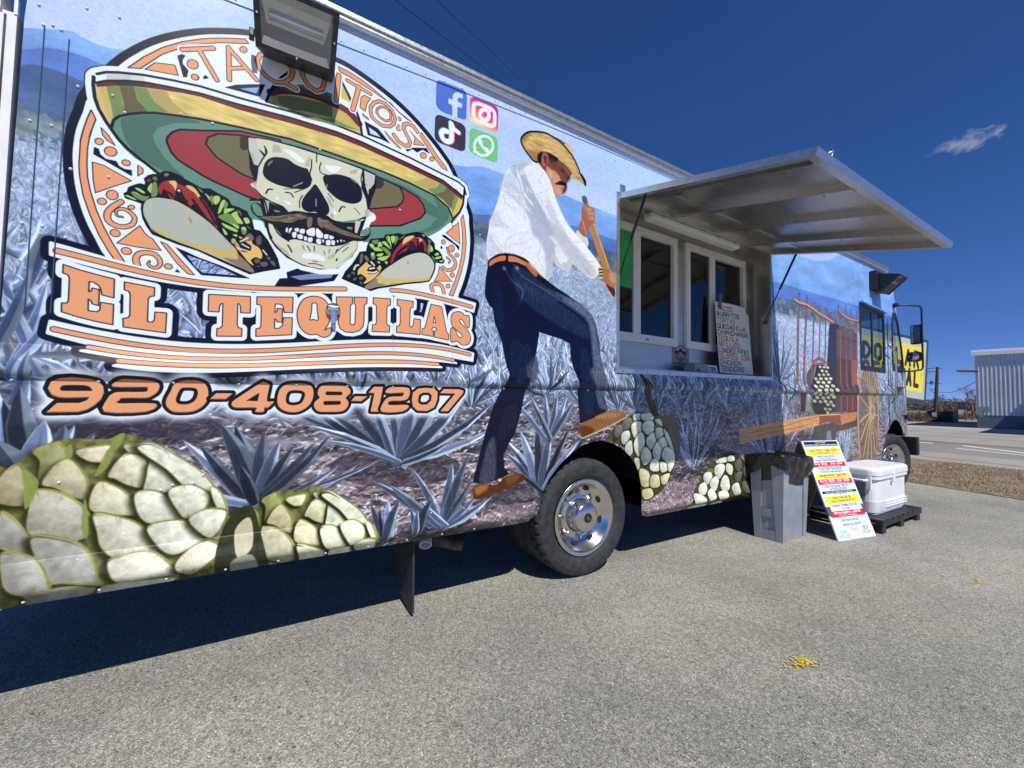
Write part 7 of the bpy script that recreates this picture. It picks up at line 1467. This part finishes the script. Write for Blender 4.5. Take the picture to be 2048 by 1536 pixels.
def groundmat(name, c0, c1, s=.6, stretch=None):
    m, nt, b = nodemat(name); L = nt.links.new; tc = N(nt, 'ShaderNodeTexCoord'); mp = N(nt, 'ShaderNodeMapping'); L(tc.outputs['Object'], mp.inputs[0])
    if stretch: mp.inputs['Scale'].default_value = stretch[0]; mp.inputs['Rotation'].default_value = (0, 0, stretch[1])
    n = N(nt, 'ShaderNodeTexNoise', i_Scale=s, i_Detail=9., i_Roughness=.65); L(mp.outputs[0], n.inputs['Vector']); r = N(nt, 'ShaderNodeValToRGB'); L(n.outputs[0], r.inputs[0])
    r.color_ramp.elements[0].color = (*c0, 1); r.color_ramp.elements[1].color = (*c1, 1); r.color_ramp.elements[0].position = .3; r.color_ramp.elements[1].position = .7
    n2 = N(nt, 'ShaderNodeTexNoise', i_Scale=40., i_Detail=4.); L(tc.outputs['Object'], n2.inputs['Vector'])
    mx = N(nt, 'ShaderNodeMix', data_type='RGBA', blend_type='MULTIPLY'); mx.inputs[0].default_value = .5; L(r.outputs[0], mx.inputs[6]); L(n2.outputs['Color'], mx.inputs[7])
    r9 = N(nt, 'ShaderNodeMix', data_type='RGBA', blend_type='MULTIPLY'); r9.inputs[0].default_value = 1.; L(mx.outputs[2], r9.inputs[6]); r9.inputs[7].default_value = (1.3, 1.3, 1.3, 1)
    L(r9.outputs[2], b.inputs['Base Color']); b.inputs['Roughness'].default_value = .92; return m
M['asphalt'] = asphalt(); M['dirt'] = groundmat('dry_earth', (.19, .155, .115), (.30, .255, .19), .3)
RD = Vector((.262, .965, 0)).normalized(); RP = Vector((RD.y, -RD.x, 0))      # along and across the highway
rot = math.atan2(RD.y, RD.x)
def rp(s, t, z=0.): return tuple(RP*s+RD*t+Vector((0, 0, z)))
def strip(name, s0, s1, z, m, t0=-120, t1=260, **kw): return mk(name, [rp(s0, t0, z), rp(s1, t0, z), rp(s1, t1, z), rp(s0, t1, z)], [(0, 1, 2, 3)], m, None, origin=(0, 0, z), **kw)
mk('ground', [(-900, -900, -.012), (1100, -900, -.012), (1100, 1100, -.012), (-900, 1100, -.012)], [(0, 1, 2, 3)], M['dirt'], None, origin=(0, 0, -.012), kind='structure')
n_ = 60
mk('parking_lot', [(-60, -60, 0), rp(8.68, -62), rp(8.68, 60), (-60, 60, 0)], [(0, 1, 2, 3)], M['asphalt'], None, origin=(0, 0, 0), kind='structure')
M['verge'] = groundmat('dry_grass_soil', (.15, .115, .075), (.29, .23, .15), 5.)
strip('grass_verge', 8.60, 12.72, .008, M['verge'], -60, 70, kind='structure')
M['road'] = groundmat('road_asphalt', (.29, .268, .23), (.39, .362, .315), .45, ((.06, 1.6, 1), -rot))
M['road2'] = groundmat('road_lane', (.20, .193, .182), (.275, .262, .245), .35, ((.05, 1.3, 1), -rot))
strip('road_shoulder', 12.70, 15.2, .002, M['road'], kind='structure'); strip('road', 15.18, 24.0, -.002, M['road2'], kind='structure'); strip('road_far_lane', 20.4, 33., .002, M['road'], kind='structure')
M['apron'] = groundmat('concrete_apron', (.36, .325, .27), (.47, .43, .355), .2); strip('concrete_apron', 32.9, 48., -.004, M['apron'], -60, 30, kind='structure')
yl = groundmat('yellow_road_paint', (.34, .25, .10), (.46, .33, .12), 2.); wl_ = groundmat('white_road_paint', (.58, .58, .56), (.76, .76, .74), 3.); jt = groundmat('road_joint', (.07, .065, .06), (.12, .11, .1), 3.)
strip('yellow_line', 19.75, 19.87, .006, yl, kind='structure'); strip('yellow_line', 20.15, 20.27, .008, yl, kind='structure')
strip('road_joint', 13.55, 13.60, .006, jt, kind='structure'); strip('road_joint', 24.4, 24.5, .006, jt, kind='structure'); strip('road_joint', 27.6, 27.7, .006, jt, kind='structure')
def gquad(name, pts, z, m): v = [tuple(onZ(px, py, z)) for px, py in pts]; return mk(name, v, [tuple(range(len(v)))], m, None, kind='structure')
gquad('white_line', [(1926, 890.6), (2100, 911.5), (2100, 913.5), (1926, 892.2)], .007, wl_); gquad('white_line', [(1912, 896), (2100, 915.2), (2100, 916.6), (1912, 897.2)], .007, wl_); gquad('white_line', [(1836, 883.8), (1866, 886), (1866, 887.4), (1836, 885.2)], .007, wl_)
# verge grass
rg = np.random.default_rng(11); nb2 = 46000
s_ = rg.uniform(8.58, 12.75, nb2)+rg.normal(0, .03, nb2); t_ = rg.uniform(-4.5, 6.5, nb2)
cl = np.array([RP.x, RP.y]); al = np.array([RD.x, RD.y]); base = s_[:, None]*cl+t_[:, None]*al
nn_ = np.sin(s_*5.1+2*np.sin(t_*2.3))*np.cos(t_*3.7+s_); hh = np.abs(rg.normal(.020, .012, nb2))*(1+.5*nn_); an = rg.uniform(0, 6.283, nb2); wv_ = .004+.004*rg.random(nb2); le = rg.normal(0, .03, (nb2, 2))
dx_ = np.stack([np.cos(an), np.sin(an)], 1)*wv_[:, None]
v = np.zeros((nb2, 3, 3)); v[:, 0, :2] = base-dx_; v[:, 1, :2] = base+dx_; v[:, 2, :2] = base+le; v[:, 0:2, 2] = .006; v[:, 2, 2] = .008+np.clip(hh, .006, .09)
gm = [mat('straw_grass', (.44, .345, .205), .9, 0, .3, 2), mat('dull_grass', (.25, .205, .12), .9, 0, .3, 2), mat('dead_leaf', (.27, .17, .11), .9, 0, .3, 2)]
mi = rg.choice(3, nb2, p=[.42, .42, .16])
mk('verge_grass', v.reshape(-1, 3).tolist(), [(3*i, 3*i+1, 3*i+2) for i in range(nb2)], None, None, origin=(10, 2, 0), kind='stuff', mats=gm, midx=mi)
# loose straw on the asphalt edge and pebbles
v = []; f = []
for _ in range(420):
    s0, t0 = 8.6-abs(rg.normal(0, .12)), rg.uniform(-4, 4.2); a = rg.uniform(0, 3.14); l_ = rg.uniform(.01, .05); c0 = np.array(rp(s0, t0)); d = np.array([math.cos(a), math.sin(a), 0])*l_; q = np.array([-d[1], d[0], 0])*.12; i = len(v)
    v += [tuple(c0-d+[0, 0, .003]), tuple(c0+q+[0, 0, .005]), tuple(c0+d+[0, 0, .004])]; f.append((i, i+1, i+2))
mk('loose_straw', v, f, gm[0], None, origin=(8, 1, 0), kind='stuff')
b = MB()
for _ in range(900):
    d_ = rg.uniform(.6, 6.5); a = rg.uniform(math.radians(0), math.radians(88)); x, y = d_*math.sin(a), d_*math.cos(a)
    if y > 2.2: continue
    b.dome((x, y, -.001), (rg.normal(0, .3), rg.normal(0, .3), 1), rg.uniform(.0025, .006), rg.uniform(.003, .006), 5)
b.make('grit', mat('grit', (.22, .21, .19), .9, 0, .5, 60), None, origin=(2, 1, 0), kind='stuff')
# worn yellow paint flecks on the lot
ym = mat('yellow_marking_paint', (.62, .46, .07), .8, 0, .2, 30)
for px, py, sx, sy, n2_ in ((1605, 1326, 34, 14, 150), (1956, 1163, 18, 6, 70)):
    v = []; f = []
    for _ in range(n2_):
        u1, u2 = rg.normal(0, .42), rg.normal(0, .42); c0 = onZ(px+u1*sx, py+u2*sy-u1*1, .003); r_ = rg.uniform(.0022, .0085); i = len(v); kk = rg.integers(5, 8)
        for q in range(kk): a = 6.283*q/kk; rr = r_*rg.uniform(.5, 1.2); v.append((c0[0]+math.cos(a)*rr, c0[1]+math.sin(a)*rr, .003+.00005*_))
        f.append(tuple(range(i, i+kk)))
    mk('yellow_paint_mark', v, f, ym, None, kind='structure')
v = []; f = []
for _ in range(150):
    s0 = 7.85+rg.normal(0, .10); t0 = rg.uniform(.2, 2.6); c0 = rp(s0, t0); r_ = rg.uniform(.006, .03); i = len(v); kk = 6
    for q in range(kk): a = 6.283*q/kk; rr = r_*rg.uniform(.5, 1.2); v.append((c0[0]+math.cos(a)*rr*.6, c0[1]+math.sin(a)*rr*1.4, .003+.00006*_))
    f.append(tuple(range(i, i+kk)))
mk('yellow_paint_mark', v, f, mat('faded_yellow_paint', (.40, .32, .13), .85, 0, .2, 30), None, kind='structure')

# ---------------------------------------------------------------- beyond the truck
# store sign
Ys = 5.0
q = [onY(1700, 644.5, Ys), onY(1857.5, 681, Ys), onY(1851.5, 808, Ys), onY(1700, 783, Ys)]
sg = empty('store_sign', (17.2, Ys, 0), 'yellow roadside store sign with black lettering behind the truck cab', 'sign')
def sq(u_, v_, y): a = q[0]*(1-u_)*(1-v_)+q[1]*u_*(1-v_)+q[2]*u_*v_+q[3]*(1-u_)*v_; return (a[0], y, a[2])
b = MB(); b.prism([sq(0, 0, Ys), sq(1, 0, Ys), sq(1, 1, Ys), sq(0, 1, Ys)], (0, 0, 0), (0, .5, 0)); cab_ = b.make('cabinet', M['signframe'], sg)
cvn = Canvas(900, 400, (186, 202, 190)); cvn.poly([np.array([(46, 44), (868, 44), (868, 352), (46, 352)], float)], (250, 226, 52))
for t_, y in (('DOLLAR', 196), ('GENERAL', 322)):
    x = 96; wd_ = (828-96)/len(t_)
    for i, ch in enumerate(t_):
        ss = text_strokes(ch, x+wd_*(i+.5), y-8, 94, wd_*.66)
        for s in ss: cvn.stroke(s, 30, (34, 34, 36))
[cvn.stroke(s, 3, (40, 40, 40)) for s in text_strokes('®', 846, 240, 16)]
M['signface'] = printmat('sign_face', image_of(cvn, 'sign_print'), .4, .1)
v = [sq(.012, .945, Ys-.004), sq(.965, .945, Ys-.004), sq(.965, .045, Ys-.004), sq(.012, .045, Ys-.004)]
mk('sign_face', v, [(0, 1, 2, 3)], M['signface'], sg, uv=[(0, 0), (1, 0), (1, 1), (0, 1)])
b = MB(); b.box(16.9, 17.3, Ys+.1, Ys+.4, -.01, q[3][2]+.3); b.make('post', M['signpost'], sg)
# metal building
bl = onZ(1954, 856); zt_ = float(onX(1957, 703, bl[0])[2]); n1 = Vector((-.97, .243, 0)); ed = Vector((-.243, -.97, 0)).normalized()
ed = Vector((.10, -1, 0)).normalized()
bd = empty('metal_building', tuple(Vector(bl)+ed*15), 'white ribbed metal building with a dark blue base across the road', 'building')
inn = Vector((-ed.y, ed.x, 0)); inn = inn if inn.x > 0 else -inn
O2 = Vector((bl[0], bl[1], -.02)); Lb2 = 20.; Zb = .86
v = []; f = []; u_ = 0.; prof_ = []
while u_ < Lb2: prof_ += [(u_, 0), (u_+.10, 0), (u_+.115, -.03), (u_+.15, -.03), (u_+.165, 0)]; u_ += .19
for u_, o_ in prof_: p = O2+ed*u_+inn*o_; v += [(p.x, p.y, Zb), (p.x, p.y, zt_-.25)]
f = [(2*i, 2*i+2, 2*i+3, 2*i+1) for i in range(len(prof_)-1)]
mk('wall_cladding', v, f, M['metalwall'], bd)
def bbx(u0, u1, d0, d1, z0, z1): p = [O2+ed*a+inn*c for a, c in ((u0, d0), (u1, d0), (u1, d1), (u0, d1))]; return [(t.x, t.y, z) for z in (z0, z1) for t in p], [(0, 3, 2, 1), (4, 5, 6, 7), (0, 1, 5, 4), (1, 2, 6, 5), (2, 3, 7, 6), (3, 0, 4, 7)]
for nm, a, m in (('base_band', (0.02, Lb2, .0, .3, -.02, Zb), M['base']), ('wall', (.03, Lb2, .06, 18, Zb, zt_-.25), M['metalwall']), ('eave_trim', (-.15, Lb2, -.18, .2, zt_-.27, zt_-.02), M['winframe']), ('roof', (-.15, Lb2, -.1, 18.2, zt_-.02, zt_+.1), M['roofwhite'])):
    b = MB(); b.add(*bbx(*a)); b.make(nm, m, bd)
b = MB(); b.add(*bbx(3.9, 18, -9.0, -.25, 0, 4.3)); b.make('shadow_block', M['metalwall'], bd)  # unseen block added out of view to cast the slanting shadow on the wall
wsg = [((1957, 815.5, 1976, 817), 'warn'), ((1959, 829, 1966, 832), 'x')]
def onB(px, py): d = wdir(px, py); nrm = np.array([inn.x, inn.y, 0]); t = np.dot(np.array(O2)-CAM-nrm*.07, nrm)/np.dot(d, nrm); return CAM+d*t
for (xa, ya, xb, yb, t_, c_) in [(1956.5, 814, 1967.5, 822.5, 'H', (150, 160, 168)), (1968, 814, 1978, 824.5, 'G', (140, 150, 158)), (1956.5, 824, 1966.5, 833.5, 'P', (160, 168, 176))]:
    cvw = Canvas(64, 60, c_); cvw.stroke(np.array([(3, 3), (61, 3), (61, 57), (3, 57)], float), 4, (96, 104, 112), True)
    if t_ == 'P': [cvw.stroke(s, 5, (70, 80, 96)) for s in text_strokes('E3', 32, 46, 30, 34)]
    else: [cvw.stroke(np.array([(12, y), (52, y)], float), 5, (104, 112, 122)) for y in (18, 30, 42)]
    mm_ = printmat('wall_notice', image_of(cvw, 'notice_print'), .5, 0)
    mk('wall_notice', [tuple(onB(xa, yb)), tuple(onB(xb, yb)), tuple(onB(xb, ya)), tuple(onB(xa, ya))], [(0, 1, 2, 3)], mm_, bd, uv=[(0, 0), (1, 0), (1, 1), (0, 1)])
p = onB(1956, 742); b = MB(); b.tube([Vector(p), Vector(p)+Vector((-.4, .9, .05))], .09, 6); b.make('wall_lamp', M['signpost'], bd)
# pole with transformer
pb = onZ(1870, 843); ph_ = float(onX(1875, 734, pb[0])[2])
up_ = empty('utility_pole', (pb[0], pb[1], -.01), 'wooden utility pole with transformer brackets beside a green cabinet', 'utility pole')
tp_ = Vector((pb[0], pb[1]-.28, ph_)); b0 = Vector((pb[0], pb[1], -.01)); ps = ph_/5.6
b = MB(); b.tube([b0, tp_], [.17*ps, .12*ps], 10); b.make('shaft', M['polewood'], up_)
sd_ = Vector((-.52, .853, 0)).normalized()
def pat(k): return b0.lerp(tp_, k)
b = MB(); b.tube([pat(.985), pat(.985)+sd_*.75*ps-Vector((0, 0, .06))], .03*ps, 6); b.tube([pat(.985), pat(.97)-sd_*.35*ps], .03*ps, 6); b.tube([pat(.92), pat(.915)+sd_*.72*ps], .03*ps, 6); b.make('crossarm', M['polewood'], up_)
b = MB(); b.lathe([(0, 0), (.13*ps, 0), (.13*ps, .34*ps), (.05*ps, .40*ps), (0, .4*ps)], pat(.68)+sd_*.38*ps, (0, 0, 1), 12); b.tube([pat(.72), pat(.70)+sd_*.8*ps], .04*ps, 6); b.tube([pat(.70)-sd_*.28*ps, pat(.70)], .06*ps, 6); b.make('transformer', M['signpost'], up_)
b = MB(); b.tube([pat(.59), pat(.60)+sd_*.6*ps], .03*ps, 6); b.tube([pat(.5), pat(.58)+sd_*.5*ps], .025*ps, 6); b.make('bracket', M['polewood'], up_)
b = MB(); c_ = pat(.13); b.box(c_.x-.22*ps, c_.x-.19*ps, c_.y-.12*ps, c_.y+.2*ps, c_.z-.2*ps, c_.z+.22*ps); b.make('notice_plate', M['white'], up_)
gx, gy = onZ(1882, 843)[:2]
gc = MB(); gc.box(gx-.9, gx+.9, gy-1.0, gy+.75, -.012, 1.02, .03); gcb = empty('utility_cabinet', (gx, gy, -.012), 'low dark green cabinet at the foot of the wooden pole', 'utility cabinet'); gc.make('body', M['gbox'], gcb)
b = MB(); [b.box(gx-.93, gx-.905, gy-.95+i*.2, gy-.83+i*.2, .06, .95) for i in range(8)]; b.make('louvres', M['gbox'], gcb, kind='stuff')
hs = onZ(1931, 841); b = MB(); b.tube([(hs[0], hs[1], -.01), (hs[0], hs[1], 1.45)], .05, 6); hse = empty('yard_sign', tuple(hs), 'small roadside sign on a thin post left of the metal building', 'sign'); b.make('post', M['polewood'], hse)
b = MB(); b.box(hs[0]-.03, hs[0]-.01, hs[1]-.1, hs[1]+.5, .95, 1.15); b.make('plate', M['white'], hse); b = MB(); b.box(hs[0]-.03, hs[0]-.01, hs[1]-.1, hs[1]+.5, 1.22, 1.42); b.make('plate', M['polewood'], hse)
# trees and brush
def tree(name, base_, H_, seed, label, group=None, spread=.5, lean=0., dens=1.):
    r = random.Random(seed); e = empty(name, tuple(base_), label, 'tree', group); b = MB(); tw = MB()
    def grow(p, d, L, rad, dep):
        q_ = p+d*L; (b if dep > 2 else tw).tube([p, p.lerp(q_, .5)+Vector((r.uniform(-1, 1), r.uniform(-1, 1), r.uniform(-.4, .4)))*L*.06, q_], [rad, rad*.85, rad*.65], 5 if dep > 2 else 3, cap=False)
        if dep == 0: return
        for _ in range(3 if dep > 1 else int(4*dens)):
            nd = (d+Vector((r.gauss(0, spread), r.gauss(0, spread), r.gauss(.05, spread*.7)))).normalized(); grow(p.lerp(q_, r.uniform(.45, 1.)), nd, L*r.uniform(.55, .82), rad*.6, dep-1)
    grow(Vector(base_), Vector((lean, 0, 1)).normalized(), H_*.34, H_*.022, 5)
    b.make('trunk', M['brown'], e); tw.make('crown', M['brown'], e); return e
tb_ = onZ(1940, 840); tree('bare_tree', (tb_[0]+1, tb_[1], 0), 5.2, 4, 'bare grey tree standing behind the left corner of the metal building')
def brush(name, px0, px1, py, hpx, n, seed, label, deep=6.):
    r = random.Random(seed); a = onZ(px0, py); c_ = onZ(px1, py); b = MB(); Zd = (RM.T@(a-CAM))[2]; h = hpx*Zd/F; vs_, fs_ = [], []
    for _ in range(n):
        t = r.random(); p = Vector(a).lerp(Vector(c_), t)+Vector((r.uniform(0, deep), r.uniform(-.5, .5), -.01)); env = (.55+.45*math.sin(t*2.7+.4+seed))*r.uniform(.5, 1.05)
        hh_ = h*env; d = Vector((r.gauss(0, .35), r.gauss(0, .35), 1)).normalized(); q_ = p+d*hh_; w_ = Vector((r.uniform(-1, 1), r.uniform(-1, 1), 0)).normalized()*.035
        i = len(vs_); vs_ += [tuple(p-w_), tuple(p+w_), tuple(q_)]; fs_.append((i, i+1, i+2))
        for _ in range(5):
            s0 = p.lerp(q_, r.uniform(.3, .95)); e0 = s0+Vector((r.gauss(0, .5), r.gauss(0, .5), r.uniform(.1, .7)))*h*.25; w2 = Vector((r.uniform(-1, 1), r.uniform(-1, 1), 0)).normalized()*.02; i = len(vs_); vs_ += [tuple(s0-w2), tuple(s0+w2), tuple(e0)]; fs_.append((i, i+1, i+2))
    return mk(name, vs_, fs_, M['brown'], None, origin=tuple(a), kind='stuff', label=label, cat='brush')
brush('brush_thicket', 1806, 1868, 843, 29, 2600, 2, 'brown leafless brush thicket left of the wooden pole'); brush('brush_thicket', 1880, 1960, 838, 17, 2200, 5, 'low brown brush between the pole and the metal building')
# distant woods
rw = np.random.default_rng(9); V = []; mi = []
for i in range(260):
    px = rw.uniform(1690, 2110); u_ = wdir(px, 820.); a = np.array([u_[0], u_[1]])/np.hypot(u_[0], u_[1]); dist = rw.uniform(230, 330); c0 = a*dist
    H_ = rw.uniform(3.2, 5.0)*(1.25 if rw.random() < .16 else 1.)*dist/250; wd2 = H_*rw.uniform(.35, .6); k = 90
    t_ = rw.random(k); z = .1+t_*H_; rad = wd2*np.sqrt(np.clip(1-(t_-.45)**2/.32, .02, 1))*np.sqrt(rw.random(k)); an = rw.uniform(0, 6.283, k)
    P_ = np.stack([c0[0]+rad*np.cos(an), c0[1]+rad*np.sin(an), z], 1); V.append((P_[:, None]+rw.normal(0, .27, (k, 3, 3))).reshape(-1, 3)); mi += [int(rw.random() < .55)]*k
V = np.vstack(V); nt_ = len(V)//3
mk('distant_woods', V.tolist(), [(3*i, 3*i+1, 3*i+2) for i in range(nt_)], None, None, origin=(200, 40, 0), kind='stuff', mats=[M['evergreen'], M['brown']], midx=mi)
# overhead wires
for i, (pa, pbb) in enumerate((((791, 0), (1045, 196)), ((873, 0), (1045, 162)))):
    A3, B3 = Vector(onY(*pa, 9.0+i*.5)), Vector(onY(*pbb, 16.+i)); dd = (B3-A3); b = MB(); P0, P1 = A3-dd*1.4, A3+dd*4.
    b.tube([P0.lerp(P1, k/14)-Vector((0, 0, 0*math.sin(k/14*math.pi))) for k in range(15)], .011, 5); w = b.make('power_line', M['gwire'], None, label=('upper' if i else 'lower')+' of the two thin power lines crossing the sky above the truck', cat='power line', group='power lines over the truck')
A3, B3 = pat(.55), O2+Vector((0, 0, 3.1)); b = MB(); b.tube([A3.lerp(B3, k/10)-Vector((0, 0, .35*math.sin(math.pi*k/10))) for k in range(11)], .02, 4); b.make('service_cable', M['gwire'], None, label='thin cable sagging from the wooden pole to the metal building', cat='cable')
